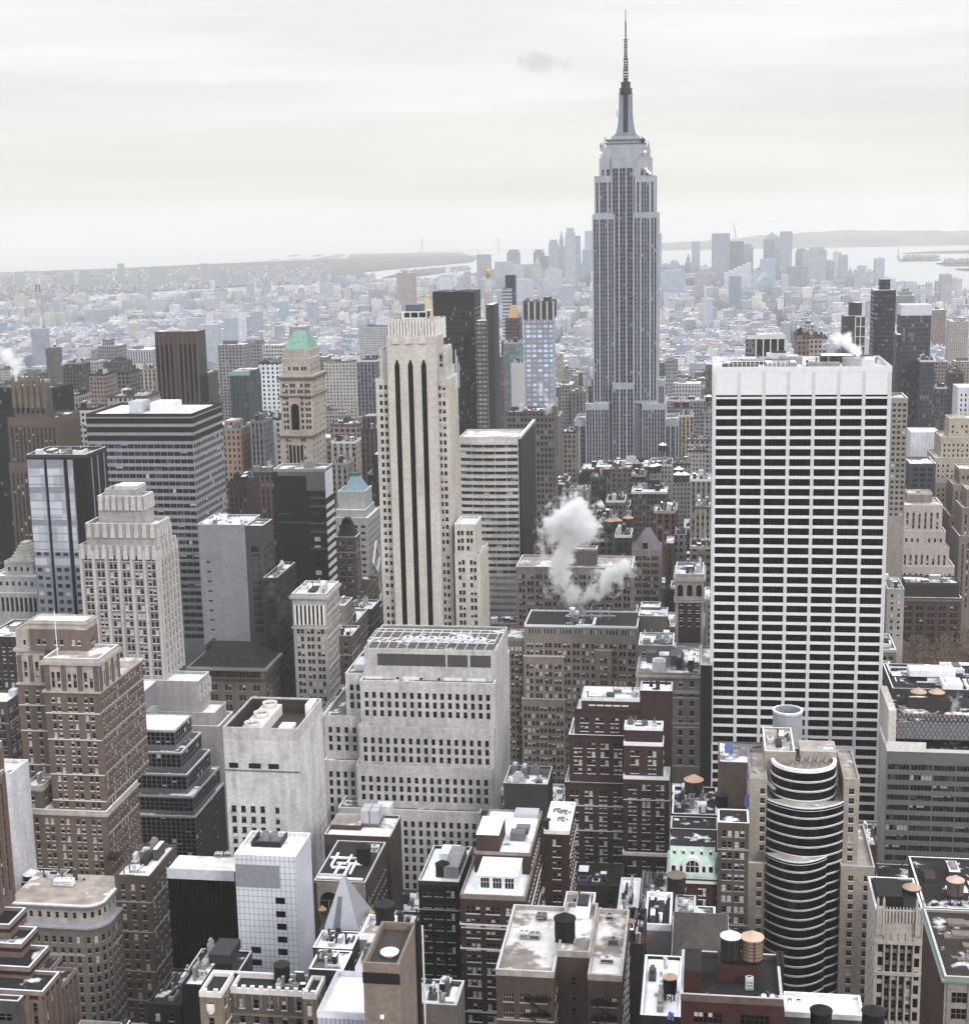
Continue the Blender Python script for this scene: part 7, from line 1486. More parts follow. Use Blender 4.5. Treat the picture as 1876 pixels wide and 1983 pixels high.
# listed blocks: (kind, xl, xr, yt, Y, dep, colour, label, tiers)
for row in (
 (433, 466, 833, 905, 26, 'a5876f', 'tan pink apartment house with stepped top beside the teal ribbed tower', ((434, 458, 815, -6),)),
 (466, 486, 822, 935, 22, '85706a', 'narrow brown apartment block touching the tan pink one', ()),
 (484, 511, 818, 905, 20, '8d8d92', 'grey stone apartment house with ornate crown near the green roofed tower', ()),
 (511, 544, 812, 935, 26, 'b4b6bc', 'bright white party wall block in front of the green roofed tower', ()),
 (640, 694, 824, 1010, 26, '8d7b72', 'flat topped brown loft with cream attic between two towers', ()),
 (699, 729, 834, 955, 24, '5d5052', 'dark purple brown apartment block at the shoulder of the cream tower', ((703, 727, 806, -5),)),
 (641, 687, 858, 925, 18, 'a09a90', 'cream classical block with arched bays before the brown loft', ()),
 (641, 672, 900, 860, 18, '8f8a84', 'low stepped block with snow rimmed terraces by the buff stone tower', ()),
 (722, 740, 880, 860, 16, '2c2b30', 'sooty black narrow block close to the cream tower', ()),
 (441, 478, 936, 800, 22, '5a3f3b', 'red brick house with a pink tiled top near the stepped bands', ()),
 (470, 530, 918, 845, 24, '6d504e', 'rosy brick apartment block with snow rimmed roof by the charcoal slab', ()),
 (691, 728, 700, 1310, 26, '6d7a8a', 'blue grey ribbed tower in the haze next to the cream tower', ()),
 (694, 749, 633, 2010, 40, 'a2a6ac', 'large pale block with gridded windows far beyond the blue grey ribbed one', ()),
 (225, 250, 722, 1150, 24, '6a6468', 'brown dark slab pair beyond the striped office tower', ()),
 (172, 202, 727, 1080, 24, '8c7a72', 'tan brick slab with snowy cap beyond the silver striped tower', ()),
 (200, 237, 703, 1280, 24, '5a565c', 'charcoal slab with roof box standing in mid haze', ()),
 (121, 156, 704, 1420, 24, '4f5058', 'rounded dark block puffing thin steam', ()),
 (158, 190, 700, 1500, 24, '7d9aa0', 'pale teal glass block in mid haze', ()),
 (240, 300, 716, 1340, 30, 'a59c8f', 'cream twin block with blue window bays', ()),
 (188, 226, 670, 1650, 30, '7c7e88', 'grey slab with a slim lift shaft on top far off', ((198, 212, 657, -8),)),
 (243, 293, 678, 1780, 40, '9aa2ac', 'long pale block with close vertical ribs', ()),
 (108, 152, 770, 1010, 24, '8f8b90', 'pale apartment tower with many balconies beside the spired brown tower', ()),
 (150, 180, 793, 960, 20, 'b7bac2', 'white stepped apartment block with broad windows by the striped tower', ((141, 182, 826, 5),)),
 (208, 282, 770, 880, 26, '9c9892', 'white ribbed penthouse block showing over the striped tower', ()),
 (421, 470, 668, 1620, 26, '848088', 'grey tower with vertical dark bays right beyond the maroon one', ()),
 (468, 500, 662, 1700, 26, '7c828f', 'blue grey stepped tower joined in haze beyond the teal box', ()),
 (508, 546, 668, 1500, 30, 'a4a6ab', 'pale slab with tight windows before the copper roof', ()),
 (500, 540, 704, 1200, 30, 'c4c9d2', 'big bright white sloping glass block', ()),
 (560, 590, 632, 2500, 30, '8b94a3', 'misty grey slab just above the copper roof', ()),
 (625, 688, 702, 1450, 30, 'a5a49f', 'cream loft block with rows of arches in mid haze', ()),
 (980, 1072, 800, 960, 26, '6b615e', 'brown office block with tall bay windows under the pale blue tower', ()),
 (1084, 1108, 745, 1500, 30, '86817f', 'brown grey loft in the gap between pale blue tower and skyscraper', ()),
 (1104, 1132, 760, 1420, 30, '93918f', 'grey loft close to the foot of the stone skyscraper', ()),
 (1088, 1116, 838, 1180, 22, '8c8178', 'small tan loft with roof hut near the skyscraper foot', ()),
 (1040, 1083, 805, 1150, 20, '77767c', 'grey brown loft partly hidden by thin smoke', ()),
 (1288, 1312, 700, 1560, 30, '8a9093', 'blue grey loft with green sign band beside the skyscraper', ()),
 (1304, 1357, 743, 1500, 22, 'a9aaad', 'white and grey loft with four rows of small windows', ()),
 (1291, 1368, 776, 1400, 22, '83848a', 'long grey loft with arcaded top floor', ()),
 (1313, 1343, 806, 1320, 18, 'aa9c7c', 'yellowish loft with broad square windows', ()),
 (1360, 1379, 800, 1350, 18, '868d98', 'blue grey loft touching the white slab edge', ()),
 (1330, 1378, 853, 1230, 16, '9b9b9f', 'grey loft with tall windows close to the white slab', ()),
 (1330, 1367, 874, 1170, 14, 'b1ada1', 'cream low block with three dark windows', ()),
 (1151, 1255, 907, 1150, 42, '83817e', 'wide grey green loft with dazzling white roof at the skyscraper foot', ()),
 (1257, 1301, 902, 1140, 34, '8f8c84', 'grey loft with glazed hipped skylight and pointed tank', ()),
 (1142, 1172, 926, 1060, 18, '4a4040', 'dark brown loft with broad upper windows', ()),
 (1182, 1222, 910, 1090, 22, '6c6560', 'grey brown loft carrying a tan tank', ()),
 (1222, 1250, 922, 1030, 18, '4b464a', 'black brown loft with square tank house', ()),
 (1222, 1292, 955, 985, 22, '5c5352', 'broad brown loft with many dark windows and white roof', ()),
 (1302, 1336, 900, 1080, 20, '9d968a', 'cream loft by the long hazy street', ()),
 (1336, 1378, 931, 900, 20, '827f80', 'plain grey slab loft with blank upper wall', ()),
 (1265, 1307, 993, 880, 20, '6d4a42', 'red brown brick tower loft with white chimney edge', ()),
 (1173, 1210, 972, 940, 22, '6b6360', 'loft with green rimmed roof behind the steam cloud', ()),
 (1088, 1140, 950, 1020, 18, '8d8984', 'grey block with blue tarpaulin roof left of the dark loft cluster', ()),
 (1085, 1135, 985, 905, 18, '55504e', 'low charcoal loft with snow specks above the steam cloud', ()),
 (1148, 1190, 1010, 850, 20, '595250', 'brown loft with white rimmed parapet at the steam edge', ()),
 (1307, 1329, 1035, 820, 18, '9b9fa6', 'narrow pale grey loft with balconies', ()),
 (1345, 1378, 985, 800, 20, '928779', 'cream loft with black tank house next to the white slab', ()),
 (1336, 1379, 1062, 735, 20, '6e5f55', 'brown blank walled loft beside the white slab', ()),
 (1190, 1222, 1040, 800, 20, '4a4445', 'dark loft roof with dark plant boxes', ()),
 (1288, 1306, 1052, 800, 20, '4b3f3c', 'tall dark brick slab behind the narrow ornate tower', ()),
 ):
    xl, xr, yt, Y, dep, c, lab, tr_ = row
    fh = 3.5; r = random.Random(int(xl)+int(yt)); gg_ = G_(c, r.choice([3.3, 3.6, 3.9]), r.choice([2.6, 3.0, 3.4, 4.0]), r.choice([.5, .58]), r.choice([.42, .5, .6]), '1f2127', .10, r.choice([0, 0, 1]))
    FB('loft_building' if Y < 1300 and xl > 1000 else 'apartment_building', lab.replace(' left of', ' near').replace('right beyond', 'beyond'), 'building', gg_, xl, xr, yt, Y, dep, tiers=tr_, roof=r.choice([R_S, R_S, R_D, R_D, R_G, R_T]) if 'white roof' not in lab else R_W)
for i, (px, py, Y, lab) in enumerate(((1174, 923, 1065, 'tan coned tank topping the dark brown loft'), (1233, 912, 1095, 'tan coned tank near the skyscraper foot'), (1264, 918, 1096, 'pair partner tan tank beside the wide white roof'), (1272, 916, 1104, 'smaller tan tank just behind another beside the wide white roof'),
        (1181, 1028, 850, 'tan coned tank by the steam cloud edge'), (1194, 1027, 852, 'second tan coned tank from the steam cloud'), (1216, 1022, 860, 'third tan coned tank away from the steam cloud'), (1313, 936, 960, 'white capped tank close to the white slab'), (1325, 936, 962, 'twin of the white capped tank nearer the white slab'), (1314, 925, 1000, 'tan capped tank above the white capped pair'),
        (1283, 876, 1150, 'pointed white cap on a tall roof mast by the skyscraper foot'), (1311, 790, 1380, 'tan tank on the long arcaded loft'), (1328, 790, 1382, 'brown tank on the long arcaded loft'), (1372, 780, 1360, 'pinkish tank beside the white slab edge'))):
    tank_at(px, py, Y, lab, r=3.0, h=4.4, leg=1.5, cone=('e3e5ea' if 'white' in lab else 'b08c6c'), body='4b4340')
X, Z = at(1247, 930, 1000); o = empty('billboard', (X, 1000, Z-16)); tag(o, 'big black backed roof billboard above the broad brown loft', 'billboard'); m = MB(); m.box(X, X+11, 1000, 1000.8, Z-9, Z, plain('232226')); m.build('panel', o); m = MB()
for i in range(4): m.bar((X+1+i*3, 1001.5, Z-16), (X+1+i*3, 1000.9, Z-1), .2, plain('2a2a2d'))
m.build('frame', o)
# right-hand middle distance
B, q = FB('office_tower', 'black faceted tower with white cornice frame behind the white slab roof', tower, plain('2a2b31', .3), 1464, 1520, 650, 1000, 24, vb=700, cap='none', roof=R_T)
mm = MB(); wf = plain('b9b8b8'); mm.box(q[0]-6.4, q[1]+.4, q[2]-.4, q[2]-.05, q[4]-2.2, q[4]+.6, wf)
for i in range(5): x = q[0]+(q[1]-q[0])*i/4; mm.box(x-.4, x+.4, q[2]-.5, q[2]-.05, 100, q[4]-2.3, wf)
mm.build('white_frame', B); mm = MB(); mm.box(q[0]-6.3, q[0]-.1, q[2]+.2, q[3], 90, q[4], G_('77726f', 3.4, 2, .5, .6)); mm.build('side_wing', B)
B, q = FB('office_tower', 'dark ribbed tower with notched top towering over the white slab end', tower, G_('2d2e36', 3.7, 3.0, .5, .8, '474b58', .03), 1692.5, 1735, 562, 1290, 26, vb=740, tiers=((1704, 1724, 541, -7),), cap='none', roof=R_S)
B, q = FB('glass_tower', 'blue grey glass tower with a blank white top band', tower, G_('4b5361', 3.6, 2.2, .7, .8, '39404d', .12), 1745, 1803, 611, 1220, 24, vb=815, tiers=(), cap='none'); mm = MB(); mm.box(q[0]-.2, q[1]+.2, q[2]-.2, q[3]+.2, q[4], q[4]+8.2, plain('b3b6bf')); mm.build('white_crown', B)
FB('glass_tower', 'lower dark glass shaft beside the white banded blue tower', tower, G_('3f4450', 3.6, 2.2, .7, .8, '333945', .08), 1736, 1747, 648, 1210, 20, vb=815); FB('glass_tower', 'wide dark glass base block wrapping the white banded tower', tower, G_('4a505d', 3.6, 2.4, .7, .7, '343a46', .15), 1782, 1811, 700, 1195, 20, vb=815)
B, q = FB('office_tower', 'black stepped tower with a white grid panel in mid haze', tower, plain('2a2c34'), 1633, 1677, 612, 1560, 24, vb=690, tiers=((1645, 1669, 586, -5),), cap='none'); mm = MB()
for i in range(3): x = q[0]+12+i*5; mm.box(x-.5, x+.5, q[2]-.4, q[2]-.05, q[4]-46, q[4]-1, wf)
for i in range(5): mm.box(q[0]+12, q[0]+22, q[2]-.45, q[2]-.1, q[4]-1-i*10, q[4]-.2-i*10, wf)
mm.build('white_grid', B)
for row in ((1540, 1567, 648, 1080, 18, '7d6a62', 'brown brick tower between the black faceted tower and roof steam', ((1541, 1566, 660, 1),)), (1567, 1602, 655, 1130, 18, '9a938c', 'pale tower with balconies in front of the roof steam', ()), (1556, 1578, 628, 1480, 18, 'a59d95', 'cream tower with red brown cap in mid haze', ()),
            (1808, 1836, 700, 1500, 20, '7e7370', 'brown block beyond the white banded tower', ()), (1838, 1866, 723, 1320, 20, '4c4346', 'maroon dark block with red top rim', ()), (1812, 1834, 752, 1260, 20, '57565c', 'charcoal block with a single pale hut', ()), (1848, 1900, 700, 1700, 20, '8d8076', 'tan block group edge near the margin', ()),
            (1745, 1772, 620, 2300, 30, '77777d', 'grey block faintly seen behind the white banded tower', ()), (1840, 1876, 622, 2400, 40, '9c948c', 'wide cream block with stepped roof near the shore', ((1850, 1870, 615, -10),)), (1806, 1832, 600, 2900, 40, '8a6f69', 'reddish block by the shore', ()),
            (1734, 1772, 572, 3600, 40, '6f7780', 'stepped grey ziggurat beside the water', ((1740, 1766, 564, -10), (1746, 1760, 558, -14)))):
    xl, xr, yt, Y, dep, c, lab, tr_ = row; FB('apartment_building', lab, 'building', G_(c, 3.5, 3.0, .5, .5), xl, xr, yt, Y, dep, tiers=tr_)
# ================================================================== FAR SKYLINES
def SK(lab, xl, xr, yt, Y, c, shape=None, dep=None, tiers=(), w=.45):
    d = dep or max(24, abs(xr-xl)*Y/2900*.8); m = MB(); X0, Z = at(xl, yt, Y); X1 = xat(xr, Y, Z); cc_ = ''.join('%02x' % int(v*.68+t_*.32) for v, t_ in zip(bytes.fromhex(c), (150, 178, 212))); mat = G_(cc_, 4.2, 4.5, .5, w, '7f8b9a', .1)  # body mixed towards pale blue: distance haze painted into the colour
    if shape == 'dome':
        m.box(X0, X1, Y, Y+d, 0, Z*.88, mat); m.lathe((X0+X1)/2, Y+d/2, [(abs(X1-X0)*.5, Z*.88), (abs(X1-X0)*.42, Z*.94), (abs(X1-X0)*.2, Z*.99), (0.01, Z)], mat, 10)
    elif shape == 'pyr':
        m.box(X0, X1, Y, Y+d, 0, Z-(X1-X0)*.45, mat); m.frus((X0, X1, Y, Y+d), ((X0+X1)/2-1, (X0+X1)/2+1, Y+d/2-1, Y+d/2+1), Z-(X1-X0)*.45, Z, mat)
    elif shape == 'spire':
        w_ = X1-X0; m.box(X0, X1, Y, Y+d, 0, Z*.72, mat); m.box(X0+w_*.2, X1-w_*.2, Y+d*.2, Y+d*.8, Z*.72, Z*.84, mat); m.frus((X0+w_*.25, X1-w_*.25, Y+d*.25, Y+d*.75), ((X0+X1)/2-.8, (X0+X1)/2+.8, Y+d/2-1, Y+d/2+1), Z*.84, Z, mat)
    elif shape == 'step':
        w_ = X1-X0; n_ = 6
        for i in range(n_): m.box(X0+w_*i/n_, X0+w_*(i+1)/n_, Y, Y+d, 0, Z*(.72+.28*i/(n_-1)), mat)
    elif shape == 'notch':
        w_ = X1-X0; m.box(X0, X1, Y, Y+d, 0, Z*.93, mat); m.box(X0+w_*.12, X1-w_*.12, Y+d*.1, Y+d*.9, Z*.93, Z, mat)
    else: m.box(X0, X1, Y, Y+d, 0, Z, mat)
    for (a, b_, c_) in tiers:
        x0, z = at(a, c_, Y-6); m.box(x0, xat(b_, Y-6, z), Y-6, Y+d*1.1, 0, z, mat)
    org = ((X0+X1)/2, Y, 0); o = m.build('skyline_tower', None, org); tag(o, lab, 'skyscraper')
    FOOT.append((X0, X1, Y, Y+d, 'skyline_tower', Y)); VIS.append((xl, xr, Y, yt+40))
W1 = lambda x: 625+x*.3109
H1 = lambda y: 416.7+y*.3109
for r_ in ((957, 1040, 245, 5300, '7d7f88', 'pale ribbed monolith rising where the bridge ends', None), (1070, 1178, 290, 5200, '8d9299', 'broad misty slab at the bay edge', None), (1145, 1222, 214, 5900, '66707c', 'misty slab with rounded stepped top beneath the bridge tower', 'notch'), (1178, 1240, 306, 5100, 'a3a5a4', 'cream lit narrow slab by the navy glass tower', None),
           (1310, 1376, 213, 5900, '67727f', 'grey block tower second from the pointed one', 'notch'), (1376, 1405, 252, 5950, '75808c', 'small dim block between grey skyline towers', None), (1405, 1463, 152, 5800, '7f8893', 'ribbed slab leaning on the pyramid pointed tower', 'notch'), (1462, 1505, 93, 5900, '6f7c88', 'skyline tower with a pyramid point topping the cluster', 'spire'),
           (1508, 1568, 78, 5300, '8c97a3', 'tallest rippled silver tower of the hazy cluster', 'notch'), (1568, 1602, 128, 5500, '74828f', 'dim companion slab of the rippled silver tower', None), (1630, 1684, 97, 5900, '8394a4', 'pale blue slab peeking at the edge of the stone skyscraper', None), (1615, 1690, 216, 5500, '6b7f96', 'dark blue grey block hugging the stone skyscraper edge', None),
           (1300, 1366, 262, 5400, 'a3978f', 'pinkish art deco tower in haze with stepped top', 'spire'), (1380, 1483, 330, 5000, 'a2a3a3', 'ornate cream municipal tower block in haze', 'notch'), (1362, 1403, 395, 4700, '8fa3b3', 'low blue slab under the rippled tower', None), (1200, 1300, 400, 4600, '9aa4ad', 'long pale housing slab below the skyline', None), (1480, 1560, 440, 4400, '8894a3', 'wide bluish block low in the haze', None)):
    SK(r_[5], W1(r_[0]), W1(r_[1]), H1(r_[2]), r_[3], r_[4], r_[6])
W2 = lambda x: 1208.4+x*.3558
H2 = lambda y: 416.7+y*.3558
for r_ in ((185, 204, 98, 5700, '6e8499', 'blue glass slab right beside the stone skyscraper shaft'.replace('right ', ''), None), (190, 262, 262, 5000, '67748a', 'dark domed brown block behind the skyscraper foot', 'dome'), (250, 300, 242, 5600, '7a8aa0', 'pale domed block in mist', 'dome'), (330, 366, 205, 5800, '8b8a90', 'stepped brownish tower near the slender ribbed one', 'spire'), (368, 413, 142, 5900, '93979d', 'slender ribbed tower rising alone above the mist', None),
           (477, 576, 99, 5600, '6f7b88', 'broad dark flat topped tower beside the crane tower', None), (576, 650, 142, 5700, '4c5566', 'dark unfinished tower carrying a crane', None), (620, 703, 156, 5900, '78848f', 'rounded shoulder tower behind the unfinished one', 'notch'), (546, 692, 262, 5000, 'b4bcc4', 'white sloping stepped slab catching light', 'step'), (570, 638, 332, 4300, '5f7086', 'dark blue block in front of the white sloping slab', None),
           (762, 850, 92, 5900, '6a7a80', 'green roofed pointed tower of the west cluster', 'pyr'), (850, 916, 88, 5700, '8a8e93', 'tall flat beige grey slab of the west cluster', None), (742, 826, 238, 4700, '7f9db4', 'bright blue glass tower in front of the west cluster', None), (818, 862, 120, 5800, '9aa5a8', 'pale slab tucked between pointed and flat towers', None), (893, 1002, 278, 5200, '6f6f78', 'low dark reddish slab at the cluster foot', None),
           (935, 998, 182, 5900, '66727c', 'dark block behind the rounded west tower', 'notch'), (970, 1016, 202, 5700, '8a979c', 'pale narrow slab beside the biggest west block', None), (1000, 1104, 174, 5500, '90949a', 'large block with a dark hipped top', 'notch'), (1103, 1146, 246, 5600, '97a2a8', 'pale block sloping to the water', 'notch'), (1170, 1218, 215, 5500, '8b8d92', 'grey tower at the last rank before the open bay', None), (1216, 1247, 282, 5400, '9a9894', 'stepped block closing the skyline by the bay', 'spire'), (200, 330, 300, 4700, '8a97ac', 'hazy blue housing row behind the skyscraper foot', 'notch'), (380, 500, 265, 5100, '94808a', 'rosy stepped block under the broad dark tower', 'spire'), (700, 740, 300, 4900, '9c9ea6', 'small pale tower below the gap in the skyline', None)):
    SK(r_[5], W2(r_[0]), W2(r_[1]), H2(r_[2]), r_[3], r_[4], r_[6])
X, Z = at(1423, 463, 5720); o = empty('tower_crane', (X, 5720, Z)); tag(o, 'tiny luffing crane on top of the unfinished dark tower', 'crane'); m = MB(); ck = plain('6d5a58'); m.bar((X, 5720, Z), (X, 5720, Z+28), 1.0, ck); m.build('mast', o); m = MB(); m.bar((X, 5720, Z+26), (X-10, 5720, Z+62), .8, ck); m.bar((X+6, 5720, Z), (X-3, 5720, Z+52), .7, ck); m.build('jib', o)
W3 = lambda x: x*.3554
W3y = lambda y: 416.7+y*.3554
for r_ in ((80, 118, 325, 6900), (347, 384, 313, 6600), (432, 479, 304, 6500), (500, 575, 345, 6600), (545, 572, 322, 6700), (638, 666, 263, 7200), (703, 752, 320, 6800), (808, 884, 279, 6800), (842, 882, 312, 6400), (958, 1012, 316, 6900), (1088, 1131, 263, 7100), (1150, 1219, 288, 6700), (1256, 1332, 312, 6600), (1453, 1505, 296, 6900), (1650, 1690, 350, 6400), (1590, 1620, 345, 6500)):
    k = ('first', 'second', 'third', 'fourth', 'fifth', 'sixth', 'seventh', 'eighth', 'ninth', 'tenth', 'eleventh', 'twelfth', 'thirteenth', 'fourteenth', 'fifteenth', 'sixteenth')
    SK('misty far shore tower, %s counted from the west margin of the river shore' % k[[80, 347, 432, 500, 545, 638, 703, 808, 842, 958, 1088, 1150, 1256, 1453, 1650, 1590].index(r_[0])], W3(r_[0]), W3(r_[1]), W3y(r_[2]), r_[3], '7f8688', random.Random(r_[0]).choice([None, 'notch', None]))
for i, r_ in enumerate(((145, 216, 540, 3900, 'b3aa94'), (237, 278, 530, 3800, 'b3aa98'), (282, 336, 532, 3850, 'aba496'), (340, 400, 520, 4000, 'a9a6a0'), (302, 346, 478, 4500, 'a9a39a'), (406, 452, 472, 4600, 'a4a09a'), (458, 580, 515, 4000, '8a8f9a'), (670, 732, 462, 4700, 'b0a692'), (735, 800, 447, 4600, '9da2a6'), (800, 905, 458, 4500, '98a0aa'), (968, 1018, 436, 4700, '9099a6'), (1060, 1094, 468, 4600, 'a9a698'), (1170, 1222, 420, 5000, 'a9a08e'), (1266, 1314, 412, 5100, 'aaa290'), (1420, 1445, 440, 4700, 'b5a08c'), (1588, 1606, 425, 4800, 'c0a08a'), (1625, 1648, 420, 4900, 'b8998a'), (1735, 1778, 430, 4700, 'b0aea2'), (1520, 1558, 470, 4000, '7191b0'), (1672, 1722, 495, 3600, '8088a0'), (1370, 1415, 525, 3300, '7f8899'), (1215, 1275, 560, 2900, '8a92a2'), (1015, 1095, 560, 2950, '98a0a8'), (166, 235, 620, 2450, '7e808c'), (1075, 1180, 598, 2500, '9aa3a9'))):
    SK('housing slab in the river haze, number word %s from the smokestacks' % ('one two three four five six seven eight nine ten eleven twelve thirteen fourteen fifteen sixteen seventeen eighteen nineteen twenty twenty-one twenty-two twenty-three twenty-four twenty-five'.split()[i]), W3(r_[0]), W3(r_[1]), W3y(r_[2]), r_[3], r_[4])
for px, lab in ((69.5, 'slim striped smokestack of the river power house, outer one'), (76, 'slim striped smokestack of the river power house, inner one')):
    X, Z = at(px, 551, 4500); o = empty('smokestack', (X, 4500, 0)); tag(o, lab, 'smokestack'); m = MB(); m.lathe(X, 4500, [(4.5, 0), (3, Z*.75)], plain('9c8f8c'), 12); m.build('shaft', o); m = MB(); m.lathe(X, 4500, [(3.1, Z*.75), (2.8, Z)], plain('5a5558'), 12); m.build('cap_band', o)
def bridge(lab, ta, tb, ytop, ydeck, Y, c, ends, tall_w=3.0, name='suspension_bridge', ya=None):
    """suspension bridge: two portal towers, deck, main cables with hangers"""
    (xa, xb) = (ta, tb); mt_ = plain(c, .7); o = None
    A = at(xa, ytop[0], Y); B2 = at(xb, ytop[1], Y); D1 = at(xa, ydeck[0], Y); D2 = at(xb, ydeck[1], Y)
    o = empty(name, ((A[0]+B2[0])/2, Y, 0)); tag(o, lab, 'bridge'); w_ = tall_w*Y/2900
    for (X, Z) in (A, B2):
        m = MB()
        for s_ in (-1, 1): m.box(X+s_*w_-w_*.4, X+s_*w_+w_*.4, Y-6, Y+6, -4, Z, mt_)
        m.box(X-w_, X+w_, Y-5, Y+5, Z-w_*.9, Z, mt_); m.box(X-w_, X+w_, Y-5, Y+5, D1[1]-w_*.6, D1[1], mt_); m.build('tower', o)
    E0 = at(ends[0], ends[2], Y); E1 = at(ends[1], ends[3], Y); m = MB(); P = [E0, D1, ((D1[0]+D2[0])/2, (D1[1]+D2[1])/2+3), D2, E1]; th = .55*Y/2900
    for a, b_ in zip(P, P[1:]):
        for s_ in (-10, 10): m.poly([(a[0], Y+s_, a[1]-th), (b_[0], Y+s_, b_[1]-th), (b_[0], Y+s_, b_[1]+th), (a[0], Y+s_, a[1]+th)], mt_)
        m.poly([(a[0], Y-10, a[1]+th), (b_[0], Y-10, b_[1]+th), (b_[0], Y+10, b_[1]+th), (a[0], Y+10, a[1]+th)], mt_)
    m.build('deck', o); m = MB(); cr_ = .22*Y/2900
    def cable(p, q_, sag):
        pts = [(p[0]+(q_[0]-p[0])*t/16, p[1]+(q_[1]-p[1])*t/16-sag*4*(t/16)*(1-t/16)) for t in range(17)]
        for a, b_ in zip(pts, pts[1:]): m.bar((a[0], Y, a[1]), (b_[0], Y, b_[1]), cr_, mt_)
    mid = (D1[1]+D2[1])/2+4*Y/13000; cable(A, B2, (A[1]+B2[1])/2-mid); cable(A, E0, (A[1]-E0[1])*.12); cable(B2, E1, (B2[1]-E1[1])*.12); m.build('main_cable', o); return o
bridge('long faint suspension bridge closing the mouth of the bay', 816.5, 965, (463, 460.5), (487.5, 483), 13000, 'a0a7aa', (780, 1040, 492, 485), tall_w=1.7)
bridge('pale suspension bridge over the east river among misty blocks', 411, 525, (542, 547), (569, 571), 5900, 'b5bdc4', (370, 575, 573, 569), tall_w=2.2)
# statue on its island, tiny boats
X, Y_ = atz(1739, 500.5, 1); o = empty('statue', (X, Y_, 1)); tag(o, 'tiny pale statue on a pedestal at the tip of the wooded island', 'statue'); sc_ = Y_/2900; m = MB(); m.box(X-2.6*sc_, X+2.6*sc_, Y_-8, Y_+8, 1, 1+5*sc_, plain('8c8f8c')); m.frus((X-1.5*sc_, X+1.5*sc_, Y_-6, Y_+6), (X-sc_, X+sc_, Y_-4, Y_+4), 1+5*sc_, 1+10*sc_, plain('8c8f8c')); m.build('pedestal', o)
m = MB(); m.lathe(X, Y_, [(1.2*sc_, 1+10*sc_), (.9*sc_, 1+14*sc_), (.7*sc_, 1+17*sc_), (.35*sc_, 1+17.6*sc_), (.4*sc_, 1+19*sc_), (.02, 1+19.6*sc_)], plain('6f8c84'), 8); m.bar((X-.6*sc_, Y_, 1+16.5*sc_), (X-1.3*sc_, Y_, 1+21.5*sc_), .3*sc_, plain('6f8c84')); m.build('figure', o)
m = MB(); r = random.Random(9); hm = plain('6b6f68')
for px, py in [(r.uniform(1750, 1815), r.uniform(498.5, 502)) for _ in range(60)]+[(r.uniform(1830, 1890), r.uniform(506, 511)) for _ in range(60)]:
    x, y = atz(px, py, 1); s_ = r.uniform(8, 18); m.lathe(x, y, [(s_*.7, 1), (s_, 1+s_*.5), (s_*.6, 1+s_), (.01, 1+s_*1.3)], hm, 7)
o = m.build('island_woods'); o['kind'] = 'stuff'
for i, (px, py, w_) in enumerate(((1727, 586, 9), (1698, 566, 4), (1750, 577, 5), (1832, 552, 5), (1660, 545, 4))):
    x, y = atz(px, py, -4)
    if i == 0: x, y = atz(1835, 553, -4)
    s_ = y/2900*w_*.5; o = empty('ferry_boat', (x, y, -4)); tag(o, ('small dark ferry far out on the bright bay', 'tiny barge between the shore and the islands', 'small tug crossing close to the wharf edge', 'little launch near the picture margin on the bay', 'faint barge beside the last skyline block')[i], 'boat')
    m = MB(); m.prism([(x-s_, y), (x-s_*.7, y-s_*.4), (x+s_*.7, y-s_*.4), (x+s_, y), (x+s_*.7, y+s_*.4), (x-s_*.7, y+s_*.4)], -4.2, -4+s_*.25, plain('5b6068')); m.build('hull', o); m = MB(); m.box(x-s_*.5, x+s_*.4, y-s_*.25, y+s_*.25, -4+s_*.25, -4+s_*.55, plain('a9adb3')); m.build('cabin', o)
# ================================================================== CITY FABRIC between the named buildings
LAND = [(1876, 579), (1750, 562), (1655, 541), (1560, 528), (1440, 520), (1300, 512), (1130, 508), (1000, 512), (920, 528), (700, 556), (560, 566), (420, 572), (250, 585), (0, 606)]
def shore_y(px):
    pts = LAND[::-1]
    if px <= 0: return 606
    if px >= 1876: return 579
    for (a, b), (c, d) in zip(pts, pts[1:]):
        if a <= px <= c: return b+(d-b)*(px-a)/(c-a)
    return 600
def blocked(x0, x1, y0, y1, pad=1.5):
    for f in FOOT:
        if x0 < f[1]+pad and x1 > f[0]-pad and y0 < f[3]+pad and y1 > f[2]-pad: return True
    return False
def hlimit(x0, x1, y0, h):
    """keep a plain block from covering what the photograph shows behind it"""
    for _ in range(30):
        a = proj(x0, y0, h); b = proj(x1, y0, h)
        if not a or not b: return h
        lo, hi = min(a[0], b[0]), max(a[0], b[0]); bad = False
        for (p0, p1, Y, vb) in VIS:
            if Y > y0+5 and p1 > lo+1 and p0 < hi-1 and min(a[1], b[1]) < vb: bad = True; break
        if not bad: return h
        h *= .86
        if h < 9: return h
    return h
near_pal = ['6a5f59', '5a4c47', '7c746e', '8b8178', '4d4442', '6f6a6a', '9b948b', '5c5150', '77655b', '8f8b88', '483f3e', 'a39c92', '67605c']
far_pal = ['9aa4b4', '8b97aa', 'b0b2b8', 'a3adc0', '929aac', '8592a8', 'c2c4c8', '9ca2b2', 'b0b9c8', '8e95a6', 'cbc9c4', 'b4aca6']  # lightened and blued, so part of the haze sits in these colours
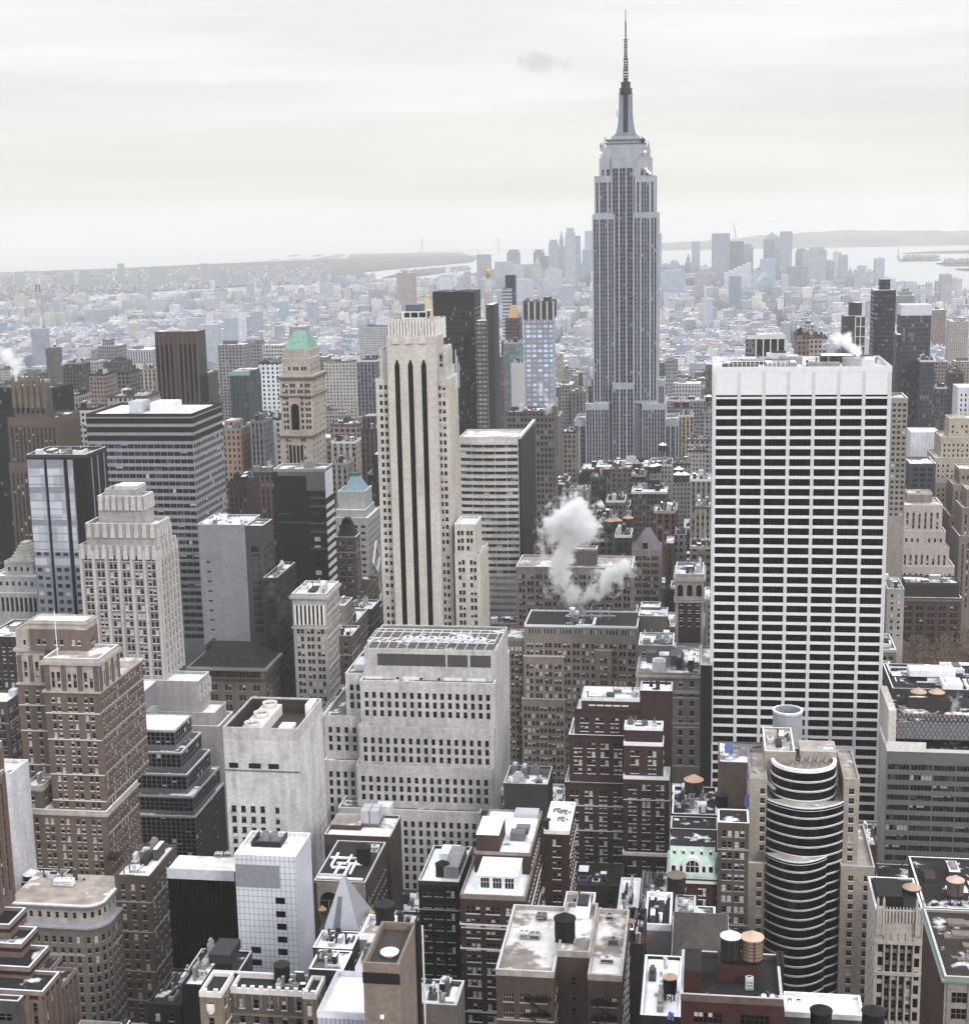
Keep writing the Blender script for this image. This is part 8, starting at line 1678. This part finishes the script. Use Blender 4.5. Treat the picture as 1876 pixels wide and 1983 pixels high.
gm_n = [G_(c, f, p, .55, .5, '1e2026', .15, s_) for c, f, p, s_ in zip(near_pal, [3.4, 3.6, 3.8, 3.5, 3.3, 4.0, 3.6, 3.4, 3.7, 3.5, 3.6, 3.8, 3.5], [2.6, 3.0, 3.4, 2.8, 3.6, 4.0, 3.0, 2.4, 3.2, 3.8, 2.8, 3.0, 2.6], [0, 0, 1, 0, 0, 0, 1, 0, 0, 0, 0, 0, 1])]
gm_f = [G_(c, 3.8, 3.6, .5, .45, '77828f', .12) for c in far_pal]  # far panes paled as well, haze carried in their colour
rng = random.Random(2024)
FOOT.append((97, 158, 742, 850, 'park', 742))
lots = []
def lots_in(xa, xb, ya, yb, wmin, wmax, mean, tall):
    x = xa
    ym = (ya+yb)/2
    for (y0, y1) in ((ya, ym-.6), (ym+.6, yb)):
        x = xa
        while x < xb-wmin*.6:
            w_ = min(rng.uniform(wmin, wmax), xb-x); h = max(12, rng.gauss(mean, mean*.33))
            if rng.random() < tall: h *= rng.uniform(1.5, 2.4)
            lots.append((x+.1, x+w_-.1, y0, y1-(rng.uniform(0, 6) if y0 == ya else 0), h)); x += w_
avx = [a for a, _ in AVES]
for k in range(len(STREETS)-1):
    ya, yb = STREETS[k]+11, STREETS[k+1]-11
    if ya > 4300 or ya < 240: continue
    far = ya > 2400
    xs = [(-2600, -1308)] + [(avx[i]+AVES[i][1]/2+4, avx[i+1]-AVES[i+1][1]/2-4) for i in range(len(avx)-1)] + [(1258, 2100)]
    mean = 52 if ya < 900 else (46 if ya < 1400 else (34 if ya < 2200 else 24))
    for xa, xb in xs:
        if xa < -1500 and ya < 1200: continue
        lots_in(xa, xb, ya, yb, 14 if ya < 1500 else 11, 32 if ya < 1500 else 26, mean, .07 if ya < 1000 else .025)
# beyond the grid: looser blocks down to the tip
for k in range(26):
    ya = 4330+k*70; sc2 = 1+k*.02
    x = -2600
    while x < 2400:
        w_ = rng.uniform(18, 42); lots.append((x, x+w_-4, ya, ya+rng.uniform(22, 48), max(10, rng.gauss(26, 9))*(2.2 if rng.random() < .08 else 1))); x += w_
kept = []
for (x0, x1, y0, y1, h) in lots:
    q = proj((x0+x1)/2, y0, 0); qt = proj((x0+x1)/2, y1, h)
    if not q or q[0] < -60 or q[0] > 1936 or qt[1] > 2020: continue
    if y0 > 1500 and q[1] < shore_y(q[0])+2.5: continue
    if blocked(x0, x1, y0, y1): 
        y1b = y0+(y1-y0)*.5; x1b = x0+(x1-x0)*.5
        for cand in ((x0, x1b, y0, y1), (x1b, x1, y0, y1), (x0, x1, y0, y1b), (x0, x1, y1b, y1), (x0, x1b, y0, y1b), (x1b, x1, y1b, y1)):
            if cand[1]-cand[0] > 7 and cand[3]-cand[2] > 8 and not blocked(*cand): x0, x1, y0, y1 = cand; break
        else: continue
    h = hlimit(x0, x1, y0, h)
    if h < 7 and y0 < 3000: h = max(h, 6)
    qt = proj((x0+x1)/2, y0, h); kept.append((qt[2], x0, x1, y0, y1, h))
kept.sort()
tc_mats = [plain('b08c6c', .85), plain('a9aab0', .7), plain('6b5f58', .85), plain('dfe1e6', .8)]
tb_mats = [plain('3c3835'), plain('554b45')]
def fabric(m, rf, x0, x1, y0, y1, h, r, near):
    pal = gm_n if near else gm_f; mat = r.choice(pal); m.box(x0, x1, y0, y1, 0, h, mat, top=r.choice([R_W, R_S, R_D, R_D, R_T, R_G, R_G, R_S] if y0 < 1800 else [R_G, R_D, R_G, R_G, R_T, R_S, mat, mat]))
    w_, d_ = x1-x0, y1-y0
    if near:   # parapet
        pm = mat
        for a in ((x0-.05, x1+.05, y0-.05, y0+.4), (x0-.05, x1+.05, y1-.4, y1+.05), (x0-.05, x0+.4, y0+.4, y1-.4), (x1-.4, x1+.05, y0+.4, y1-.4)): m.box(a[0], a[1], a[2], a[3], h-.3, h+1.0, plain('9b9490') if int(x0) % 3 == 0 else wall('6b625d'))
    if r.random() < .75 and w_ > 8:
        a = x0+w_*r.uniform(.15, .5); b = y0+d_*r.uniform(.2, .5); m.box(a, a+w_*r.uniform(.15, .35), b, b+d_*r.uniform(.12, .35), h, h+r.uniform(2.5, 6), r.choice(pal) if near else mat, top=R_S)
    if near:
        for _ in range(r.randint(1, 4)):
            a = x0+1+(w_-4)*r.random(); b = y0+1+(d_-4)*r.random(); m.box(a, a+r.uniform(1, 2.6), b, b+r.uniform(1, 2.6), h, h+r.uniform(.7, 2.2), plain(r.choice(['a9a9ad', '6b6b70', 'cfd0d4', '3b3b3f'])))
landmarks = [('stone skyscraper', 1210, 880), ('broad white slab', 1552, 900), ('striped cream tower', 800, 1000), ('ribbed grey tower', 250, 1150), ('steam cloud', 1110, 1050), ('green copper roofed tower', 583, 720), ('striped office tower', 300, 900), ('curved glass hotel', 1550, 1650), ('maroon faceted tower', 345, 700), ('pale blue banded tower', 1040, 690), ('grey glass block', 1800, 1500), ('dark glass slab', 878, 650), ('white tiled tower', 520, 1750), ('white banded glass tower', 1775, 690), ('spired brown tower', 60, 850), ('cream stepped towers', 1840, 900)]
colw = {c: w_ for c, w_ in zip(near_pal, ['grey brown', 'dark brown', 'warm grey', 'buff', 'charcoal brown', 'mid grey', 'pale stone', 'plum brown', 'tan brown', 'light grey', 'near black', 'cream', 'drab grey'])}
used = {}
ND = 280
def fill_label(x, y, h, w_, c):
    q = proj(x, y, h); lm = min(landmarks, key=lambda l: (l[1]-q[0])**2+(l[2]-q[1])**2); dx, dy = q[0]-lm[1], q[1]-lm[2]
    rel = ('beyond' if dy < -40 else 'at the foot of' if dy > 60 else 'beside'); sz = 'low' if h < 26 else ('mid-rise' if h < 50 else 'tall'); wd2 = 'narrow' if w_ < 18 else ('wide' if w_ > 27 else 'square')
    base = '%s %s %s loft %s the %s' % (sz, wd2, colw[c], rel, lm[0]); side_ = 'east' if dx < 0 else 'west'
    base += ', toward the %s' % side_; k = used.get(base, 0); used[base] = k+1
    ords = ['', ', one row deeper', ', two rows deeper', ', three rows deeper', ', four rows deeper', ', farther down the block', ', deepest of its kind', ', last of its kind', ', behind all its likes']
    s_ = base + ords[min(k, 8)]
    for a, b_ in ((' at the foot of the ', ' below the '), ('toward the ', ''), ('farther down the block', 'far down'), ('deepest of its kind', 'deepest'), (' green copper roofed', ' copper roofed'), ('white banded glass', 'white banded')):
        if len(s_.replace('-', ' ').split()) > 15: s_ = s_.replace(a, b_)
    return s_
ntank = 0
NAMEDF = kept[:ND]; RESTF = kept[ND:]
for i, (dist, x0, x1, y0, y1, h) in enumerate(NAMEDF):
    r = random.Random(i*31+5); ci = r.randrange(len(near_pal)); c = near_pal[ci]
    B = empty('loft_building', ((x0+x1)/2, (y0+y1)/2, 0)); tag(B, fill_label((x0+x1)/2, y0, h, x1-x0, c), 'building', 'plain blocks between the towers')
    wm_ = wall(c, .15, .5)
    if dist < 760:
        st = punch(fh=r.choice([3.4, 3.6, 3.8]), p=r.choice([2.8, 3.2, 3.6]), ww=r.choice([1.2, 1.4, 1.8]), wh=r.choice([1.8, 2.0]), blind=.25, mt=r.choice([1.5, 2.5, 4]))
        W, wl = MB(), []; q0 = proj(x0, y0, h); zv = max(0, h-75)
        face(W, wl, (x0, y0), 0, x1-x0, 0, h, st, wm_, wm_, zv); sx = (x0+x1)/2
        face(W, wl, (x1, y0), pi/2, y1-y0, 0, h, st if sx < 0 else None, wm_, wm_, zv); face(W, wl, (x0, y1), -pi/2, y1-y0, 0, h, st if sx > 0 else None, wm_, wm_, zv); W.poly([(x1, y1, 0), (x0, y1, 0), (x0, y1, h), (x1, y1, h)], wm_)
        W.build('walls', B); put_windows(B, wl, 40)
    else:
        W = MB(); W.box(x0, x1, y0, y1, 0, h-.01, gm_n[ci]); W.build('walls', B)
    m = MB(); m.poly([(x0, y0, h), (x1, y0, h), (x1, y1, h), (x0, y1, h)], r.choice([R_W, R_S, R_S, R_D, R_D, R_T, R_G])); m.build('roof', B)
    m = MB(); pm = r.choice([wm_, plain('a39d98'), plain('c9c9cc')])
    for a in ((x0-.05, x1+.05, y0-.05, y0+.4), (x0-.05, x1+.05, y1-.4, y1+.05), (x0-.05, x0+.4, y0+.4, y1-.4), (x1-.4, x1+.05, y0+.4, y1-.4)): m.box(a[0], a[1], a[2], a[3], h-.3, h+1.0, pm, top=plain('cfd0d4', .9) if i % 2 else pm)
    m.build('parapet', B)
    t = dict(x0=x0, x1=x1, y0=y0, y1=y1, z1=h); clutter(B, t, i, 5, [plain('5d5c60'), plain('8a898d'), wall('5b4c46'), plain('b9b9bd'), plain('2f2e32')], hmax=3.6)
    if ntank < 130 and r.random() < .38 and x1-x0 > 12:
        ntank += 1; water_tank(x0+(x1-x0)*r.uniform(.3, .7), y0+(y1-y0)*r.uniform(.4, .7), h, 'roof tank on the '+' '.join(B['label'].split(',')[0].split()[:12]), r=2.2, h=3.8, leg=r.uniform(1.5, 4), cone=r.choice(['b08c6c', 'a9aab0', '6b5f58', 'dfe1e6']), group='water tanks on plain blocks')
m = MB(); r = random.Random(77)
for (dist, x0, x1, y0, y1, h) in RESTF:
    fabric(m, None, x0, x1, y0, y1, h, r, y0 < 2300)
    if dist < 2200 and r.random() < .35:
        x, y = (x0+x1)/2+r.uniform(-4, 4), (y0+y1)/2; m.lathe(x, y, [(2.2, h+2.5), (2.2, h+6)], r.choice(tb_mats), 8, False); m.lathe(x, y, [(2.5, h+6), (.1, h+7.8)], r.choice(tc_mats), 8)
o = m.build('city_blocks'); o['kind'] = 'stuff'; o['label'] = 'dense field of low city blocks fading into haze'
# far shore: low rows of houses and blocks in the mist
m = MB(); r = random.Random(5)
for i in range(5200):
    px = r.uniform(-20, 1000); py = r.triangular(506, 600, 540)
    if py < 498+(1000-px)*.028+3: continue
    sy = shore_y(px)
    if px > 640 and py > 512: continue
    if sy-16 < py < sy+1: continue
    if py > sy: continue
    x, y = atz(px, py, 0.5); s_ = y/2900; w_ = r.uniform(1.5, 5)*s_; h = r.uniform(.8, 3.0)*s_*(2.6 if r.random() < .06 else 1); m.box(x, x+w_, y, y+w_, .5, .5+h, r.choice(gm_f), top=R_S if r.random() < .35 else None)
for i in range(500):
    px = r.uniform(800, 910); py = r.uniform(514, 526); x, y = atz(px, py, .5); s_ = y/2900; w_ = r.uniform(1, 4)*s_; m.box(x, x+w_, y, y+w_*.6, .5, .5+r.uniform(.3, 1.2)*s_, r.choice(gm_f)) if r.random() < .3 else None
o = m.build('distant_city'); o['kind'] = 'stuff'; o['label'] = 'hazy low buildings along the far shore'
# ================================================================== PARK TREES
bark = plain('4a3a30', .9, var=.3); twig = plain('8a6e58', .9, var=.35)
def bare_tree(seed):
    r = random.Random(seed); tr, cr_ = MB(), MB()
    def limb(a, d, ln, rad, lev):
        b = a+d*ln; (tr if lev < 2 else cr_).bar(tuple(a), tuple(b), rad, bark if lev < 2 else twig)
        if lev >= 5: return
        for _ in range(3 if lev < 4 else 4):
            nd_ = (d+Vector((r.uniform(-.8, .8), r.uniform(-.8, .8), r.uniform(-.15, .6)))).normalized(); limb(b if r.random() < .6 else a.lerp(b, r.uniform(.5, .95)), nd_, ln*r.uniform(.6, .8), max(.065, rad*.62), lev+1)
    limb(Vector((0, 0, 0)), Vector((0, 0, 1)), 5.5, .35, 0); return tr.mesh('trunk'), cr_.mesh('crown')
protos = [bare_tree(k) for k in (1, 2, 3)]
r = random.Random(8); nt_ = 0
while nt_ < 90:
    x, y = r.uniform(98, 157), r.uniform(744, 848)
    if not (744 < y < 848 and 98 < x < 157): 
        nt_ += .05; continue
    o = empty('bare_tree', (x, y, 0)); tag(o, 'leafless brown park tree among many before the ornate block', 'tree', 'bare trees in the park'); s_ = r.uniform(1.5, 1.95); o.scale = (s_, s_, s_); o.rotation_euler = (0, 0, r.uniform(0, 6))
    for me, nm in zip(r.choice(protos), ('trunk', 'crown')): c = bpy.data.objects.new(nm, me); COL.objects.link(c); c.parent = o
    nt_ += 1
# ================================================================== CARS in the avenue
def car(colr, label, cat):
    o = empty('taxi' if 'taxi' in label else 'parked_car', (0, 0, 0)); tag(o, label, cat); pm = plain(colr, .3, .1, .03); gk2 = glass('16181c'); bk2 = plain('161616', .8)
    m = MB(); m.prism([(-.9, -2.2), (.9, -2.2), (.95, 0), (.9, 2.3), (-.9, 2.3), (-.95, 0)], .35, .85, pm); m.build('body', o)
    m = MB(); m.frus((-.8, .8, -1.2, 1.5), (-.65, .65, -.7, .9), .85, 1.42, gk2, pm); m.build('cabin', o)
    for x in (-.85, .85):
        for y in (-1.4, 1.45):
            m = MB()
            for k in range(8): a, b = k*pi/4, (k+1)*pi/4; m.poly([(x-.1, y+.33*cos(a), .33+.33*sin(a)), (x-.1, y+.33*cos(b), .33+.33*sin(b)), (x+.1, y+.33*cos(b), .33+.33*sin(b)), (x+.1, y+.33*cos(a), .33+.33*sin(a))], bk2)
            m.poly([(x+.1, y+.33*cos(k*pi/4), .33+.33*sin(k*pi/4)) for k in range(8)], bk2); m.poly([(x-.1, y+.33*cos(k*pi/4), .33+.33*sin(k*pi/4)) for k in range(8)], bk2); m.build('wheel', o)
    return o
protoc = [car('d08a1c', 'orange taxi', 'taxi'), car('c9cacd', 'white car', 'car'), car('1d1e22', 'black car', 'car')]
def copy_tree(o):
    c = o.copy(); COL.objects.link(c)
    for ch in o.children: d = ch.copy(); COL.objects.link(d); d.parent = c
    return c
used_c = set(); n = 0
for k in range(34):
    side = k % 2; px = None
    if k < 18: ax, ylo, yhi = 175, 860, 1110
    else: ax, ylo, yhi = -168, 440, 660
    y = ylo+(yhi-ylo)*((k % 18)+.5)/18+r.uniform(-2, 2); x = ax+r.choice((-10, -5, 0, 5, 10)); pi_ = r.choice((0, 0, 1, 2)) if k < 18 else r.choice((0, 1, 2, 2))
    src = protoc[pi_]; o = src if pi_ not in used_c else copy_tree(src); used_c.add(pi_); o.location = (x, y, .01)
    cn = ('orange taxi', 'white car', 'black car')[pi_]; o['label'] = '%s driving in the %s' % (cn, 'street beside the park' if k < 18 else 'shadowed avenue below the tiled tower'); o['group'] = '%ss in the %s' % (cn, 'park street' if k < 18 else 'shadowed avenue')
for i, q_ in enumerate(protoc):
    if i not in used_c: q_.location = (402, 690+i*8, .01); q_['label'] = 'car waiting in the street beside the park'
# ================================================================== STEAM
def steam(lab, puffs, Y, dens, dom=None, seed=1, kd=1.0):
    """rising steam: vapour thick in the middle of each puff and torn thin at its rim"""
    mball = bpy.data.metaballs.new('steam'); ob = bpy.data.objects.new('steam_tmp', mball); COL.objects.link(ob)
    s_ = Y/2900; mball.resolution = 5*s_; mball.render_resolution = mball.resolution; mball.threshold = .1
    r = random.Random(seed); C0 = None; cs_ = []
    for (px, py, rr) in puffs:
        X, Z = at(px, py, Y)
        if C0 is None: C0 = (X, Y, Z); ob.location = C0
        p = (X-C0[0]+r.uniform(-.25, .25)*rr*s_, r.uniform(-.5, .5)*rr*s_, Z-C0[2]+r.uniform(-.25, .25)*rr*s_); R_ = rr*s_*1.9*kd; cs_.append((p, R_))
        e = mball.elements.new(); e.co = p; e.radius = R_*1.5
    bpy.context.view_layer.update(); dg = bpy.context.evaluated_depsgraph_get(); me = bpy.data.meshes.new_from_object(ob.evaluated_get(dg)); bpy.data.objects.remove(ob)
    o = bpy.data.objects.new('steam_plume', me); COL.objects.link(o); o.location = C0; tag(o, lab, 'steam')
    m = bpy.data.materials.new('steam_vapour'); m.use_nodes = True; nt = m.node_tree; nt.nodes.clear(); ou = nt.nodes.new('ShaderNodeOutputMaterial'); pv = nt.nodes.new('ShaderNodeVolumePrincipled')
    tcn = nt.nodes.new('ShaderNodeTexCoord'); P0 = tcn.outputs['Object']
    nzz = nt.nodes.new('ShaderNodeTexNoise'); nzz.inputs['Scale'].default_value = .045/s_; nzz.inputs['Detail'].default_value = 6; nzz.inputs['Roughness'].default_value = .6; nt.links.new(P0, nzz.inputs['Vector'])
    acc = None
    for p, R_ in cs_:
        d_ = nt.nodes.new('ShaderNodeVectorMath'); d_.operation = 'DISTANCE'; nt.links.new(P0, d_.inputs[0]); d_.inputs[1].default_value = p
        f_ = mrange(nt, d_.outputs['Value'], 0, R_*1.35, 1, 0); f_ = math_(nt, 'MULTIPLY', f_, f_); acc = f_ if acc is None else math_(nt, 'ADD', acc, f_)
    v = math_(nt, 'ADD', acc, math_(nt, 'MULTIPLY', math_(nt, 'SUBTRACT', nzz.outputs[0], .5), 4.6))
    nt.links.new(mrange(nt, v, .5, 2.1, 0, dens*2.2/s_), pv.inputs['Density']); pv.inputs['Color'].default_value = (1, 1, 1, 1); pv.inputs['Anisotropy'].default_value = .0
    nt.links.new(pv.outputs[0], ou.inputs['Volume']); me.materials.clear(); me.materials.append(m)
    return o
steam('big white steam cloud billowing from the tan block roof before the dark lofts', [(1112, 1158, 13), (1100, 1142, 15), (1086, 1125, 16), (1090, 1105, 16), (1080, 1090, 14), (1095, 1075, 15), (1098, 1055, 16), (1092, 1035, 17), (1075, 1020, 17), (1100, 1010, 20), (1120, 1000, 21), (1110, 985, 18), (1138, 1020, 18), (1132, 1040, 16), (1085, 1000, 15), (1055, 1040, 10), (1050, 1065, 8), (1060, 1020, 11), (1050, 1085, 7)], 690, .15, seed=3, kd=1.12)
steam('smaller steam trail streaming sideways from the same tan roof', [(1130, 1160, 8), (1146, 1146, 10), (1160, 1134, 11), (1176, 1122, 12), (1190, 1112, 12), (1203, 1102, 10), (1212, 1095, 7)], 694, .13, seed=4, kd=1.45)
steam('steam rising from the cooling tower on the white slab roof', [(1657, 694, 9), (1655, 684, 10), (1648, 672, 11), (1638, 660, 11), (1628, 652, 9), (1615, 655, 8), (1600, 662, 6)], 640, .12, seed=5, kd=1.15)
steam('steam puff drifting over the grey glass block roof', [(1838, 1388, 8), (1846, 1378, 10), (1850, 1362, 9), (1840, 1352, 7), (1860, 1350, 7)], 520, .05, seed=6)
steam('pale steam plume behind the spired brown tower', [(34, 722, 10), (30, 708, 12), (24, 694, 13), (16, 684, 13), (38, 690, 9), (4, 680, 10)], 1000, .1, seed=7)
steam('thin steam wisp above the brown block under the pale blue tower', [(1065, 786, 8), (1058, 774, 8), (1050, 762, 7), (1046, 748, 5), (1042, 740, 4)], 950, .08, seed=8)
steam('little steam wisp on the rounded dark block in mid haze', [(124, 700, 5), (131, 699, 5), (139, 696, 4), (147, 692, 3)], 1415, .08, seed=9)
steam('faint warm smoke drifting among the west cluster towers', [(1470, 538, 5), (1476, 533, 6), (1482, 530, 5)], 4600, .05, seed=10)
# ================================================================== HAZE
hz = MB(); hm = bpy.data.materials.new('haze_air'); hm.use_nodes = True; nt = hm.node_tree; nt.nodes.clear(); ou = nt.nodes.new('ShaderNodeOutputMaterial'); pv = nt.nodes.new('ShaderNodeVolumePrincipled')
pv.inputs['Color'].default_value = (.89, .88, .86, 1); pv.inputs['Density'].default_value = HAZE; pv.inputs['Anisotropy'].default_value = .2; nt.links.new(pv.outputs[0], ou.inputs['Volume'])
hz.box(-22000, 22000, -3000, 24000, -5.0, 452.0, hm, bottom=True); o = hz.build('haze'); o['kind'] = 'stuff'
